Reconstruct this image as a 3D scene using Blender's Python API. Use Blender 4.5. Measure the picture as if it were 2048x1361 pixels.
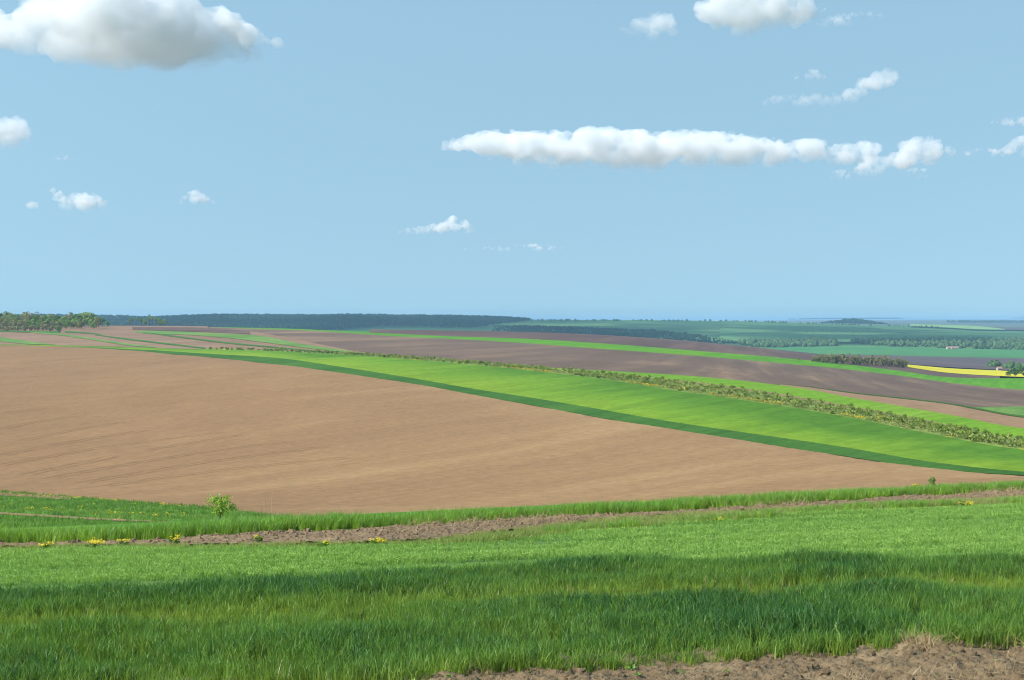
import bpy, bmesh, math, random
import numpy as np
from mathutils import Vector, noise

for o in list(bpy.data.objects):
    bpy.data.objects.remove(o)
scene = bpy.context.scene
RAD = math.radians

# ------------------------------------------------------------------ camera
EYE = 1.70
cam_data = bpy.data.cameras.new('camera')
cam_data.sensor_width = 36.0
cam_data.lens = 36.0 * 2800.0 / 2048.0
cam_data.clip_start = 0.1
cam_data.clip_end = 90000.0
camera = bpy.data.objects.new('camera', cam_data)
scene.collection.objects.link(camera)
camera.location = (0, 0, EYE)
camera.rotation_euler = (RAD(90) - math.atan(40.5 / 2800.0), 0, 0)
scene.camera = camera

# ------------------------------------------------------------------ sky and sun
SUN_ELEV, SUN_DIR = RAD(36), Vector((-0.87, -0.49))
SUN_ROT = math.atan2(SUN_DIR.x, SUN_DIR.y)
world = bpy.data.worlds.new('World')
scene.world = world
world.use_nodes = True
wn = world.node_tree
wn.nodes.clear()
sky = wn.nodes.new('ShaderNodeTexSky')
sky.sky_type = 'NISHITA'
sky.sun_disc = False
sky.sun_elevation = SUN_ELEV
sky.sun_rotation = SUN_ROT
sky.altitude = 150
sky.air_density = 2.6
sky.dust_density = 0.3
sky.ozone_density = 7.0
bg = wn.nodes.new('ShaderNodeBackground')
bg.inputs['Strength'].default_value = 0.15
wo = wn.nodes.new('ShaderNodeOutputWorld')
# the thick pale band of the model's horizon sits below the land here: the air over this plain is clear
wc = wn.nodes.new('ShaderNodeTexCoord')
wa = wn.nodes.new('ShaderNodeVectorMath'); wa.operation = 'ADD'; wa.inputs[1].default_value = (0, 0, 0.60)
wz = wn.nodes.new('ShaderNodeVectorMath'); wz.operation = 'NORMALIZE'
wm = wn.nodes.new('ShaderNodeMix'); wm.data_type = 'RGBA'; wm.blend_type = 'MULTIPLY'; wm.inputs[0].default_value = 1.0
wm.inputs[7].default_value = (1.42, 1.33, 1.14, 1)
wn.links.new(wc.outputs['Generated'], wa.inputs[0])
wn.links.new(wa.outputs[0], wz.inputs[0])
wn.links.new(wz.outputs[0], sky.inputs[0])
wn.links.new(sky.outputs[0], wm.inputs[6])
wn.links.new(wm.outputs[2], bg.inputs['Color'])
wn.links.new(bg.outputs[0], wo.inputs['Surface'])

sun_data = bpy.data.lights.new('sun', 'SUN')
sun_data.energy = 4.6
sun_data.angle = RAD(0.53)
sun_data.color = (1.0, 0.94, 0.86)
sun = bpy.data.objects.new('sun', sun_data)
scene.collection.objects.link(sun)
sd = Vector((SUN_DIR.x * math.cos(SUN_ELEV), SUN_DIR.y * math.cos(SUN_ELEV), math.sin(SUN_ELEV)))
sun.rotation_euler = sd.to_track_quat('Z', 'Y').to_euler()

scene.view_settings.view_transform = 'Standard'
scene.view_settings.look = 'None'
scene.view_settings.exposure = 0.38
scene.view_settings.gamma = 1.0
scene.view_settings.use_curve_mapping = False
cy = scene.cycles
cy.max_bounces = 18
cy.diffuse_bounces = 3
cy.glossy_bounces = 1
cy.transmission_bounces = 3
cy.transparent_max_bounces = 8
cy.volume_bounces = 16
cy.use_denoising = True
cy.denoising_prefilter = 'ACCURATE'
cy.filter_width = 1.1
cy.volume_step_rate = 0.35
cy.sample_clamp_indirect = 4.0

# ------------------------------------------------------------------ survey of the land (metres, camera stands at 0, 0)
EDGES = {
    'wheat_front': [(-4.69,9.49),(-4.59,9.49),(-4.49,9.5),(-4.39,9.51),(-4.29,9.51),(-4.2,9.52),(-4.1,9.53),(-4.0,9.53),(-3.9,9.54),(-3.8,9.55),(-3.7,9.55),(-3.6,9.56),(-3.5,9.56),(-3.4,9.57),(-3.3,9.58),(-3.2,9.59),(-3.1,9.59),(-3.0,9.6),(-2.9,9.61),(-2.8,9.62),(-2.69,9.62),(-2.59,9.63),(-2.49,9.63),(-2.39,9.64),(-2.29,9.64),(-2.18,9.64),(-2.08,9.64),(-1.98,9.64),(-1.87,9.64),(-1.77,9.64),(-1.66,9.63),(-1.56,9.63),(-1.46,9.62),(-1.35,9.62),(-1.25,9.62),(-1.15,9.62),(-1.04,9.62),(-0.94,9.63),(-0.84,9.64),(-0.74,9.66),(-0.64,9.7),(-0.54,9.74),(-0.43,9.79),(-0.33,9.84),(-0.23,9.88),(-0.12,9.92),(-0.01,9.94),(0.09,9.96),(0.2,9.97),(0.31,9.98),(0.41,10.0),(0.52,10.01),(0.63,10.02),(0.74,10.03),(0.85,10.04),(0.96,10.06),(1.07,10.09),(1.18,10.12),(1.29,10.15),(1.4,10.19),(1.52,10.22),(1.63,10.26),(1.75,10.29),(1.86,10.31),(1.98,10.33),(2.09,10.35),(2.21,10.37),(2.32,10.39),(2.44,10.41),(2.56,10.43),(2.67,10.46),(2.79,10.49),(2.91,10.52),(3.03,10.54),(3.15,10.56),(3.27,10.57),(3.39,10.59),(3.51,10.61),(3.63,10.62),(3.75,10.64),(3.87,10.66),(3.99,10.68),(4.11,10.7),(4.24,10.72),(4.36,10.75),(4.48,10.77),(4.61,10.79),(4.74,10.82),(4.86,10.84),(4.99,10.86),(5.12,10.89),(5.25,10.91),(5.37,10.93),(5.5,10.95),(5.63,10.98)],
    'wheat_back': [(-7.82,15.82),(-7.66,15.85),(-7.51,15.88),(-7.36,15.92),(-7.2,15.95),(-7.04,15.99),(-6.89,16.02),(-6.73,16.05),(-6.57,16.08),(-6.41,16.1),(-6.24,16.12),(-6.08,16.14),(-5.91,16.15),(-5.73,16.15),(-5.56,16.15),(-5.38,16.14),(-5.21,16.13),(-5.03,16.12),(-4.86,16.11),(-4.68,16.1),(-4.51,16.09),(-4.33,16.09),(-4.16,16.1),(-3.99,16.11),(-3.83,16.14),(-3.66,16.17),(-3.5,16.21),(-3.33,16.25),(-3.17,16.3),(-3.0,16.36),(-2.84,16.41),(-2.67,16.47),(-2.5,16.54),(-2.34,16.61),(-2.17,16.68),(-2.0,16.76),(-1.83,16.84),(-1.66,16.94),(-1.49,17.06),(-1.31,17.19),(-1.14,17.33),(-0.96,17.47),(-0.78,17.59),(-0.59,17.7),(-0.41,17.79),(-0.22,17.84),(-0.03,17.86),(0.17,17.88),(0.36,17.89),(0.55,17.89),(0.74,17.89),(0.93,17.88),(1.12,17.87),(1.31,17.86),(1.5,17.84),(1.69,17.82),(1.88,17.8),(2.07,17.77),(2.26,17.74),(2.44,17.72),(2.63,17.69),(2.81,17.65),(2.99,17.61),(3.18,17.58),(3.36,17.54),(3.54,17.5),(3.72,17.46),(3.9,17.43),(4.07,17.39),(4.25,17.35),(4.43,17.31),(4.6,17.28),(4.78,17.25),(4.96,17.21),(5.13,17.18),(5.31,17.15),(5.48,17.12),(5.65,17.09),(5.83,17.06),(6.0,17.03),(6.17,17.0),(6.34,16.97),(6.51,16.94),(6.68,16.91),(6.85,16.88),(7.01,16.85),(7.18,16.81),(7.35,16.78),(7.51,16.75),(7.68,16.72),(7.84,16.69),(8.01,16.65),(8.17,16.62),(8.33,16.59),(8.49,16.56)],
    'pea_back': [(-12.56,25.41),(-12.26,25.35),(-11.96,25.3),(-11.67,25.25),(-11.38,25.2),(-11.09,25.16),(-10.8,25.11),(-10.51,25.06),(-10.22,25.01),(-9.93,24.95),(-9.64,24.9),(-9.35,24.85),(-9.07,24.79),(-8.78,24.74),(-8.5,24.68),(-8.21,24.62),(-7.93,24.57),(-7.65,24.51),(-7.37,24.46),(-7.09,24.4),(-6.81,24.34),(-6.54,24.28),(-6.26,24.22),(-5.99,24.16),(-5.72,24.11),(-5.45,24.05),(-5.18,24.0),(-4.91,23.94),(-4.64,23.89),(-4.37,23.83),(-4.11,23.78),(-3.85,23.72),(-3.58,23.67),(-3.32,23.61),(-3.06,23.56),(-2.8,23.5),(-2.55,23.44),(-2.29,23.38),(-2.03,23.31),(-1.78,23.25),(-1.53,23.21),(-1.28,23.19),(-1.03,23.23),(-0.78,23.3),(-0.54,23.42),(-0.29,23.55),(-0.03,23.71),(0.22,23.95),(0.49,24.26),(0.76,24.6),(1.03,24.96),(1.32,25.29),(1.61,25.57),(1.9,25.81),(2.19,26.03),(2.49,26.24),(2.79,26.43),(3.1,26.62),(3.41,26.8),(3.72,26.99),(4.04,27.17),(4.36,27.35),(4.68,27.55),(5.02,27.76),(5.36,27.99),(5.71,28.23),(6.06,28.46),(6.41,28.68),(6.77,28.89),(7.12,29.06),(7.46,29.19),(7.8,29.28),(8.13,29.34),(8.46,29.38),(8.78,29.41),(9.1,29.43),(9.42,29.44),(9.74,29.45),(10.05,29.45),(10.37,29.45),(10.69,29.47),(11.02,29.49),(11.34,29.51),(11.66,29.53),(11.98,29.54),(12.31,29.55),(12.63,29.56),(12.95,29.58),(13.27,29.59),(13.59,29.59),(13.91,29.6),(14.23,29.6),(14.55,29.61),(14.88,29.63),(15.2,29.63)],
    'margin_back': [(-13.09,26.48),(-12.78,26.42),(-12.47,26.37),(-12.16,26.31),(-11.85,26.26),(-11.55,26.21),(-11.25,26.16),(-10.94,26.1),(-10.64,26.05),(-10.34,25.99),(-10.04,25.94),(-9.74,25.88),(-9.44,25.83),(-9.15,25.76),(-8.85,25.7),(-8.55,25.64),(-8.26,25.59),(-7.97,25.53),(-7.68,25.47),(-7.39,25.41),(-7.1,25.34),(-6.81,25.28),(-6.52,25.21),(-6.23,25.15),(-5.95,25.09),(-5.66,25.02),(-5.38,24.94),(-5.1,24.86),(-4.81,24.78),(-4.53,24.7),(-4.26,24.63),(-3.98,24.55),(-3.71,24.49),(-3.44,24.42),(-3.17,24.37),(-2.9,24.32),(-2.64,24.28),(-2.38,24.28),(-2.12,24.31),(-1.86,24.37),(-1.61,24.45),(-1.35,24.6),(-1.1,24.87),(-0.85,25.22),(-0.59,25.61),(-0.32,25.99),(-0.04,26.33),(0.25,26.68),(0.54,27.04),(0.84,27.39),(1.15,27.72),(1.46,28.04),(1.78,28.32),(2.1,28.57),(2.43,28.81),(2.76,29.05),(3.1,29.28),(3.43,29.5),(3.78,29.7),(4.12,29.89),(4.47,30.06),(4.81,30.22),(5.16,30.36),(5.51,30.5),(5.86,30.61),(6.21,30.72),(6.56,30.82),(6.91,30.91),(7.26,31.01),(7.62,31.1),(7.97,31.18),(8.33,31.26),(8.68,31.33),(9.04,31.42),(9.4,31.49),(9.76,31.56),(10.12,31.62),(10.48,31.69),(10.84,31.75),(11.21,31.82),(11.57,31.88),(11.93,31.95),(12.3,32.0),(12.66,32.05),(13.02,32.09),(13.38,32.14),(13.75,32.18),(14.11,32.22),(14.47,32.26),(14.84,32.3),(15.2,32.34),(15.57,32.38),(15.93,32.42),(16.3,32.47),(16.67,32.51)],
    'clod_back': [(-13.53,27.37),(-13.21,27.32),(-12.89,27.27),(-12.58,27.21),(-12.26,27.16),(-11.95,27.11),(-11.63,27.06),(-11.32,27.01),(-11.01,26.96),(-10.71,26.91),(-10.4,26.87),(-10.1,26.83),(-9.8,26.79),(-9.5,26.76),(-9.2,26.72),(-8.9,26.69),(-8.61,26.67),(-8.32,26.65),(-8.03,26.65),(-7.75,26.65),(-7.47,26.67),(-7.19,26.7),(-6.92,26.75),(-6.65,26.81),(-6.38,26.89),(-6.12,27.01),(-5.86,27.16),(-5.6,27.32),(-5.34,27.5),(-5.08,27.66),(-4.8,27.8),(-4.52,27.9),(-4.23,27.96),(-3.94,28.01),(-3.65,28.06),(-3.35,28.12),(-3.06,28.21),(-2.77,28.31),(-2.48,28.42),(-2.18,28.55),(-1.88,28.68),(-1.59,28.82),(-1.28,28.97),(-0.98,29.15),(-0.67,29.34),(-0.36,29.54),(-0.04,29.71),(0.28,29.85),(0.6,29.97),(0.92,30.07),(1.25,30.18),(1.58,30.28),(1.91,30.4),(2.25,30.53),(2.58,30.66),(2.93,30.8),(3.27,30.94),(3.62,31.09),(3.97,31.25),(4.33,31.4),(4.69,31.57),(5.06,31.74),(5.43,31.91),(5.8,32.09),(6.18,32.28),(6.57,32.48),(6.96,32.69),(7.36,32.91),(7.77,33.15),(8.19,33.42),(8.62,33.7),(9.06,33.99),(9.49,34.24),(9.92,34.47),(10.35,34.68),(10.78,34.86),(11.21,35.04),(11.64,35.21),(12.08,35.38),(12.51,35.54),(12.95,35.69),(13.39,35.85),(13.83,36.0),(14.28,36.14),(14.72,36.28),(15.17,36.42),(15.62,36.56),(16.07,36.71),(16.53,36.85),(16.99,36.98),(17.44,37.11),(17.91,37.25),(18.38,37.39),(18.85,37.55),(19.33,37.7)],
    'plough_foot': [(-82.24,166.38),(-79.74,164.9),(-77.28,163.43),(-74.84,161.95),(-72.44,160.46),(-70.05,158.96),(-67.69,157.43),(-65.35,155.86),(-63.03,154.26),(-60.71,152.6),(-58.4,150.86),(-56.09,149.01),(-53.77,147.02),(-51.4,144.78),(-48.97,142.24),(-46.52,139.47),(-44.08,136.52),(-41.67,133.5),(-39.3,130.39),(-36.96,127.13),(-34.69,123.89),(-32.55,120.87),(-30.56,118.18),(-28.74,115.94),(-27.05,114.05),(-25.43,112.3),(-23.82,110.45),(-22.18,108.2),(-20.47,105.38),(-18.74,102.07),(-16.98,98.22),(-15.25,94.03),(-13.26,87.58),(-11.35,80.67),(-9.86,75.83),(-8.36,70.08),(-6.74,62.08),(-6.08,62.08),(-5.41,62.08),(-4.74,62.08),(-4.08,62.08),(-3.41,62.08),(-2.75,62.08),(-2.08,62.08),(-1.42,62.08),(-0.75,62.08),(-0.09,62.08),(0.58,62.08),(1.24,62.08),(1.91,62.08),(2.57,62.08),(3.24,62.08),(3.9,62.08),(4.57,62.08),(5.23,62.08),(5.9,62.08),(6.56,62.08),(7.23,62.08),(7.89,62.08),(8.56,62.08),(9.22,62.08),(9.89,62.08),(10.55,62.08),(11.22,62.08),(11.88,62.08),(12.55,62.08),(13.21,62.08),(13.88,62.08),(14.54,62.08),(15.21,62.08),(15.88,62.08),(16.54,62.08),(17.21,62.08),(17.87,62.08),(18.54,62.08),(19.2,62.08),(19.87,62.08),(20.53,62.08),(21.2,62.08),(21.86,62.08),(22.53,62.08),(23.19,62.08),(23.86,62.08),(24.52,62.08),(25.19,62.08),(25.85,62.08),(26.52,62.08),(27.18,62.08),(27.85,62.08),(28.51,62.08),(29.18,62.08),(29.84,62.08),(30.51,62.08),(31.17,62.08),(31.84,62.08)],
    'dirt_low': [(-65.02,131.55),(-62.47,129.18),(-59.89,126.65),(-57.28,123.94),(-54.63,121.02),(-51.88,117.72),(-49.02,114.01),(-46.23,110.26),(-43.45,106.34),(-40.94,102.89),(-38.66,99.86),(-36.58,97.17),(-34.67,94.79),(-32.87,92.59),(-31.15,90.49),(-29.52,88.49),(-27.95,86.56),(-26.41,84.59),(-24.97,82.82),(-23.69,81.49),(-22.54,80.49),(-21.44,79.6),(-20.34,78.65),(-19.22,77.56),(-18.1,76.31),(-16.95,74.86),(-15.78,73.16),(-15.38,72.51)],
    'dirt_high': [(-66.8,135.15),(-64.31,132.99),(-61.81,130.72),(-59.29,128.3),(-56.75,125.72),(-54.19,122.96),(-51.6,120.01),(-48.9,116.64),(-46.17,113.01),(-43.54,109.43),(-40.97,105.82),(-38.64,102.65),(-36.5,99.81),(-34.51,97.21),(-32.65,94.84),(-30.91,92.66),(-29.26,90.63),(-27.68,88.67),(-26.18,86.84),(-24.76,85.18),(-23.41,83.61),(-22.11,82.09),(-20.85,80.64),(-19.65,79.28),(-18.47,77.9),(-17.29,76.38),(-16.08,74.57),(-15.67,73.87)],
    'plough_top': [(-307.8,622.8),(-300.2,620.7),(-292.6,618.8),(-285.1,616.9),(-277.7,615.2),(-270.4,613.6),(-263.1,611.9),(-255.9,610.4),(-248.8,608.8),(-241.6,607.3),(-234.5,605.8),(-227.4,604.2),(-220.4,602.5),(-213.3,600.7),(-206.1,598.6),(-198.8,595.8),(-191.1,592.0),(-183.0,586.3),(-174.6,579.4),(-166.2,571.7),(-157.6,562.9),(-148.8,552.5),(-139.8,540.5),(-130.1,525.0),(-121.3,511.7),(-113.2,500.1),(-105.0,486.8),(-96.9,472.6),(-88.9,457.8),(-81.3,442.8),(-74.0,427.9),(-67.1,413.6),(-60.5,399.7),(-54.4,386.6),(-48.7,374.7),(-43.4,364.1),(-38.5,354.8),(-33.9,346.6),(-29.5,338.9),(-25.4,331.8),(-21.3,324.8),(-17.5,317.6),(-13.7,309.9),(-10.1,302.2),(-6.75,295.2),(-3.5,288.53),(-0.4,281.93),(2.56,275.3),(5.37,268.49),(8.03,261.41),(10.54,254.32),(12.9,247.47),(15.15,241.02),(17.3,235.1),(19.35,229.56),(21.32,224.37),(23.2,219.42),(24.99,214.62),(26.7,209.98),(28.33,205.5),(29.89,201.2),(31.38,197.01),(32.79,192.89),(34.12,188.81),(35.35,184.67),(36.46,180.37),(37.42,175.8),(38.21,170.91),(38.85,165.82),(39.3,160.43),(39.56,154.69),(39.74,149.17),(39.94,144.11),(40.24,139.79),(40.72,136.37),(41.3,133.55),(41.88,130.88),(42.45,128.35),(43.03,126.03),(43.64,123.92),(44.31,122.1),(45.03,120.53),(45.68,118.86),(46.21,117.0),(46.6,114.85),(46.8,112.37),(46.72,109.38),(46.11,105.32),(44.88,100.05),(42.85,93.3),(40.87,86.95),(39.29,81.73),(37.88,77.07),(36.13,71.95),(33.46,65.25)],
    'dark_crop_top': [(-308.8,624.8),(-301.1,622.7),(-293.5,620.8),(-286.0,618.9),(-278.6,617.1),(-271.2,615.4),(-263.9,613.8),(-256.7,612.2),(-249.5,610.6),(-242.3,609.1),(-235.2,607.6),(-228.1,606.0),(-221.1,604.5),(-214.0,602.8),(-206.9,600.9),(-199.7,598.5),(-192.2,595.3),(-184.3,590.6),(-176.3,585.0),(-168.4,579.3),(-160.5,573.2),(-152.5,566.3),(-144.4,558.3),(-136.0,548.6),(-127.5,537.5),(-119.1,526.1),(-111.1,515.2),(-103.5,505.1),(-96.1,494.9),(-88.9,484.1),(-81.6,471.9),(-74.2,457.8),(-66.8,441.1),(-59.6,423.6),(-52.9,407.1),(-46.8,392.6),(-41.3,380.4),(-36.2,369.6),(-31.4,359.9),(-26.8,351.1),(-22.5,343.1),(-18.4,335.2),(-14.5,327.5),(-10.7,320.1),(-7.2,313.4),(-3.7,307.2),(-0.4,301.1),(2.74,294.91),(5.77,288.32),(8.64,281.45),(11.37,274.51),(13.95,267.59),(16.39,260.78),(18.69,254.09),(20.86,247.45),(22.9,241.08),(24.85,235.1),(26.74,229.64),(28.58,224.78),(30.37,220.33),(32.12,216.2),(33.81,212.27),(35.43,208.41),(36.98,204.63),(38.47,200.96),(39.88,197.27),(41.18,193.45),(42.34,189.39),(43.34,185.0),(44.12,180.07),(44.56,174.26),(44.72,167.87),(44.75,161.46),(44.75,155.46),(44.91,150.41),(45.2,146.15),(45.54,142.32),(45.92,138.84),(46.33,135.71),(46.73,132.71),(47.11,129.84),(47.94,128.33),(48.79,126.96),(49.61,125.6),(50.4,124.22),(51.13,122.78),(51.78,121.23),(52.33,119.5),(52.69,117.46),(52.8,114.96),(52.62,111.95),(51.86,107.88),(50.22,102.19),(47.65,94.9),(45.13,87.99)],
    'green_top': [(-313.0,633.3),(-305.1,631.0),(-297.4,628.9),(-289.7,626.8),(-282.1,624.9),(-274.6,623.0),(-267.1,621.2),(-259.7,619.4),(-252.4,617.8),(-245.2,616.2),(-238.0,614.7),(-230.8,613.3),(-223.8,611.8),(-216.7,610.5),(-209.7,609.2),(-202.7,607.6),(-195.4,605.3),(-187.9,602.1),(-180.3,598.3),(-172.8,594.3),(-165.2,589.9),(-157.6,585.1),(-150.0,580.1),(-142.5,574.9),(-135.0,569.4),(-127.6,563.5),(-120.2,557.1),(-112.9,550.7),(-105.7,544.0),(-98.6,536.9),(-91.4,529.0),(-84.3,520.0),(-77.2,510.1),(-70.3,499.7),(-63.6,489.4),(-57.2,479.5),(-51.1,470.4),(-45.2,461.7),(-39.5,453.6),(-34.1,446.0),(-28.9,439.2),(-23.8,433.0),(-18.9,427.2),(-14.1,421.5),(-9.5,415.5),(-5.0,409.4),(-0.6,403.0),(3.7,396.4),(7.8,389.8),(11.8,383.2),(15.6,376.4),(19.2,369.0),(22.7,360.9),(25.9,351.8),(28.8,341.6),(31.5,331.6),(34.1,322.2),(36.6,314.0),(39.0,307.1),(41.5,301.1),(43.92,295.64),(46.26,290.44),(48.49,285.23),(50.62,280.1),(52.67,275.15),(54.63,270.25),(56.48,265.33),(58.2,260.34),(59.8,255.26),(61.22,249.89),(62.37,243.9),(63.3,237.58),(64.05,231.09),(64.68,224.68),(65.25,218.55),(65.66,212.29),(65.77,205.55),(65.72,198.71),(65.58,192.08),(65.53,186.09),(65.76,181.22),(66.31,177.5),(66.89,174.06),(67.5,170.88),(68.13,167.93),(68.79,165.19),(69.45,162.6),(70.11,160.11),(70.74,157.7),(71.33,155.31),(71.87,152.92),(72.36,150.53),(72.76,148.07),(73.05,145.48),(73.19,142.72)],
    'shrub_top': [(-126.6,568.2),(-121.8,564.5),(-114.6,558.8),(-107.4,552.7),(-100.3,546.3),(-93.2,539.3),(-86.2,531.6),(-79.3,523.5),(-72.5,514.9),(-65.8,506.4),(-59.4,498.1),(-53.2,489.8),(-47.1,481.3),(-41.2,472.8),(-35.5,465.0),(-30.1,458.1),(-24.9,452.1),(-19.8,446.6),(-14.8,441.2),(-10.0,435.7),(-5.2,430.2),(-0.6,424.5),(3.9,418.8),(8.3,413.1),(12.5,407.5),(16.6,401.8),(20.6,395.9),(24.5,389.6),(28.2,383.2),(31.7,376.5),(35.1,369.8),(38.4,362.9),(41.4,356.0),(44.4,349.1),(47.2,342.4),(49.9,335.8),(52.5,329.4),(54.9,323.1),(57.2,316.7),(59.4,310.2),(61.4,303.8),(63.32,297.49),(65.12,291.27),(66.82,285.21),(68.45,279.37),(69.93,273.45),(71.25,267.43),(72.39,261.22),(73.39,254.95),(74.2,248.52),(74.6,241.19),(74.49,232.78),(74.08,224.01),(73.64,215.67),(73.4,208.42),(73.66,203.01),(74.5,199.41),(75.38,196.15),(76.28,193.12),(77.2,190.29),(78.13,187.63),(79.07,185.1),(79.98,182.67),(80.87,180.28),(81.7,177.89),(82.46,175.44),(83.11,172.89),(83.64,170.2),(84.03,167.35),(84.28,164.33)],
    'path_top': [(8.3,415.9),(12.6,409.8),(16.7,403.7),(20.7,397.6),(24.6,391.6),(28.4,386.0),(32.1,380.6),(35.7,375.4),(39.1,369.9),(42.4,364.2),(45.5,358.0),(48.5,351.7),(51.3,345.3),(54.0,338.9),(56.5,332.6),(58.9,326.1),(61.1,319.2),(63.1,312.3),(65.0,305.6),(66.84,298.98),(68.57,292.67),(70.21,286.55),(71.7,280.4),(73.06,274.23),(74.24,267.88),(75.25,261.42),(76.1,254.86),(76.53,247.44),(76.44,238.88),(76.05,229.96),(75.62,221.49),(75.42,214.16),(75.72,208.68),(76.61,205.07),(77.55,201.81),(78.52,198.78),(79.5,195.95),(80.48,193.27),(81.47,190.73),(82.44,188.28),(83.38,185.88),(84.27,183.48),(85.09,181.04),(85.81,178.5),(86.39,175.79),(86.81,172.88),(87.06,169.75)],
    'light_crop_top': [(8.3,417.5),(12.7,414.3),(17.0,411.2),(21.3,408.4),(25.5,405.9),(29.7,403.8),(33.9,401.7),(38.0,399.6),(42.0,397.3),(46.0,394.8),(49.8,391.8),(53.6,388.5),(57.2,384.9),(60.7,381.1),(64.1,377.2),(67.4,372.9),(70.4,368.0),(73.2,362.2),(75.6,355.1),(77.1,344.8),(78.4,334.4),(79.9,326.3),(81.6,319.1),(83.2,312.3),(84.7,305.5),(85.99,298.74),(87.15,291.91),(88.1,284.86),(88.72,277.24),(88.71,268.24),(88.47,259.1),(88.41,251.06),(88.93,245.09),(90.17,241.38),(91.45,237.98),(92.73,234.76),(94.01,231.71),(95.28,228.79),(96.53,225.99),(97.76,223.28),(98.95,220.59),(100.09,217.93),(101.16,215.22),(102.13,212.44),(102.97,209.53),(103.67,206.45),(104.2,203.18)],
    'hedge_low': [(71.7,374.3),(75.4,373.2),(79.1,371.6),(81.8,366.1),(84.2,359.5),(87.2,356.1),(90.5,354.0),(93.9,352.4),(97.1,350.2),(100.2,348.0),(103.1,345.4),(105.3,340.5),(105.8,330.6),(104.9,317.3),(104.2,305.1),(103.41,293.66),(103.75,285.92),(105.54,282.51),(107.44,279.58),(109.34,276.8),(111.25,274.2),(113.13,271.67),(114.99,269.21),(116.82,266.81),(118.6,264.4),(120.33,261.99),(121.97,259.5),(123.5,256.92),(124.92,254.19),(126.16,251.25),(127.2,248.03)],
    'hedge_high': [(71.9,375.4),(75.8,375.0),(79.6,374.2),(82.6,369.5),(85.2,363.7),(88.4,360.9),(91.9,359.4),(95.5,358.3),(98.8,356.5),(102.1,354.5),(105.1,352.0),(107.4,347.4),(108.4,338.6),(108.0,326.7),(107.3,314.3),(106.4,302.3),(106.75,294.18),(108.6,290.72),(110.57,287.73),(112.54,284.9),(114.52,282.26),(116.47,279.69),(118.41,277.22),(120.33,274.81),(122.19,272.39),(123.99,269.96),(125.69,267.43),(127.29,264.79),(128.76,262.01),(130.07,259.03),(131.19,255.8)],
    'patch_top': [(106.4,327.0),(109.1,330.0),(114.8,336.4),(121.2,344.1),(127.3,350.7),(132.5,354.6),(137.3,357.2),(141.7,358.7),(145.8,359.3),(149.5,359.0),(153.0,358.1),(156.1,356.6),(159.1,354.7),(161.9,352.5),(164.5,350.0),(167.1,347.5),(169.5,344.9),(171.9,342.4),(174.3,339.9)],
    'strip_low': [(-204.6,945.3),(-203.6,943.8),(-189.7,925.1),(-177.0,911.2),(-165.4,900.9),(-154.6,894.6),(-144.1,888.7),(-133.2,879.8),(-121.6,864.4),(-109.8,844.4),(-98.3,823.8),(-87.2,803.1),(-76.3,780.1),(-66.1,758.7),(-56.7,742.2),(-48.0,730.3),(-39.6,720.3),(-31.4,709.7),(-23.4,698.4),(-15.7,687.5),(-8.2,677.1),(-1.0,667.4),(6.1,658.1),(13.0,648.7),(19.6,639.3),(26.1,630.6),(32.5,623.1),(38.8,617.0),(45.1,612.6),(51.4,609.6),(57.7,607.4),(64.1,606.0),(70.4,605.0),(76.8,604.1),(83.1,603.1),(89.4,602.0),(95.8,601.2),(102.1,600.8),(108.6,601.1),(115.3,602.3),(122.1,603.9),(128.9,605.6),(135.6,606.3),(141.9,605.7),(147.7,603.0),(152.9,598.0),(157.5,591.3),(161.5,582.8),(164.5,571.4),(166.5,557.8),(168.9,545.9),(172.0,537.4),(174.8,528.5),(177.5,520.0),(180.6,512.9),(184.4,508.1),(188.9,505.6),(193.3,503.0),(197.5,500.0),(201.6,496.9),(205.5,493.4),(209.2,489.7),(212.8,486.0),(216.2,482.0),(219.5,477.9),(222.6,473.5),(225.5,469.0),(228.2,464.3),(230.6,459.2),(232.7,453.7)],
    'strip_high': [(-205.2,948.1),(-204.5,947.9),(-193.9,945.7),(-183.5,944.6),(-173.0,942.3),(-162.4,939.6),(-151.6,934.8),(-140.2,926.1),(-128.0,909.6),(-115.4,888.1),(-103.4,867.1),(-92.3,850.4),(-81.8,835.4),(-71.6,821.2),(-61.7,807.2),(-52.1,792.7),(-42.9,779.4),(-34.0,768.6),(-25.6,761.6),(-17.3,757.4),(-9.2,754.6),(-1.1,752.0),(6.9,747.9),(14.8,742.1),(22.6,735.3),(30.2,728.4),(37.7,722.2),(45.1,717.3),(52.5,713.0),(59.7,708.6),(66.9,704.5),(74.1,701.1),(81.4,698.9),(88.8,698.2),(96.4,699.4),(104.3,701.8),(112.3,704.8),(120.3,707.9),(128.3,710.1),(136.2,711.5),(143.9,711.9),(151.4,711.3),(158.5,709.1),(165.3,705.5),(171.4,699.5),(176.5,690.3),(181.0,679.2),(184.9,667.0),(186.9,649.3),(188.0,629.6),(191.5,619.2),(199.0,622.0),(207.8,628.4),(218.7,640.4),(229.5,651.7),(240.0,661.3),(250.0,669.3),(259.3,674.8),(267.8,677.9),(275.5,678.9),(282.3,677.9),(288.5,675.5),(294.2,671.9),(299.4,667.4),(304.3,662.5),(308.9,657.3),(313.4,652.0),(317.9,646.9),(322.4,642.0),(326.9,637.3)],
    'balk': [(-204.6,945.3),(-202.9,940.8),(-183.5,895.3),(-166.1,854.8),(-148.9,811.2),(-132.0,763.5),(-115.8,714.4),(-100.9,666.5),(-87.4,620.9),(-75.2,578.5),(-64.3,539.3),(-55.4,510.6),(-48.2,492.9),(-41.8,479.6),(-39.7,475.3)],
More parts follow.
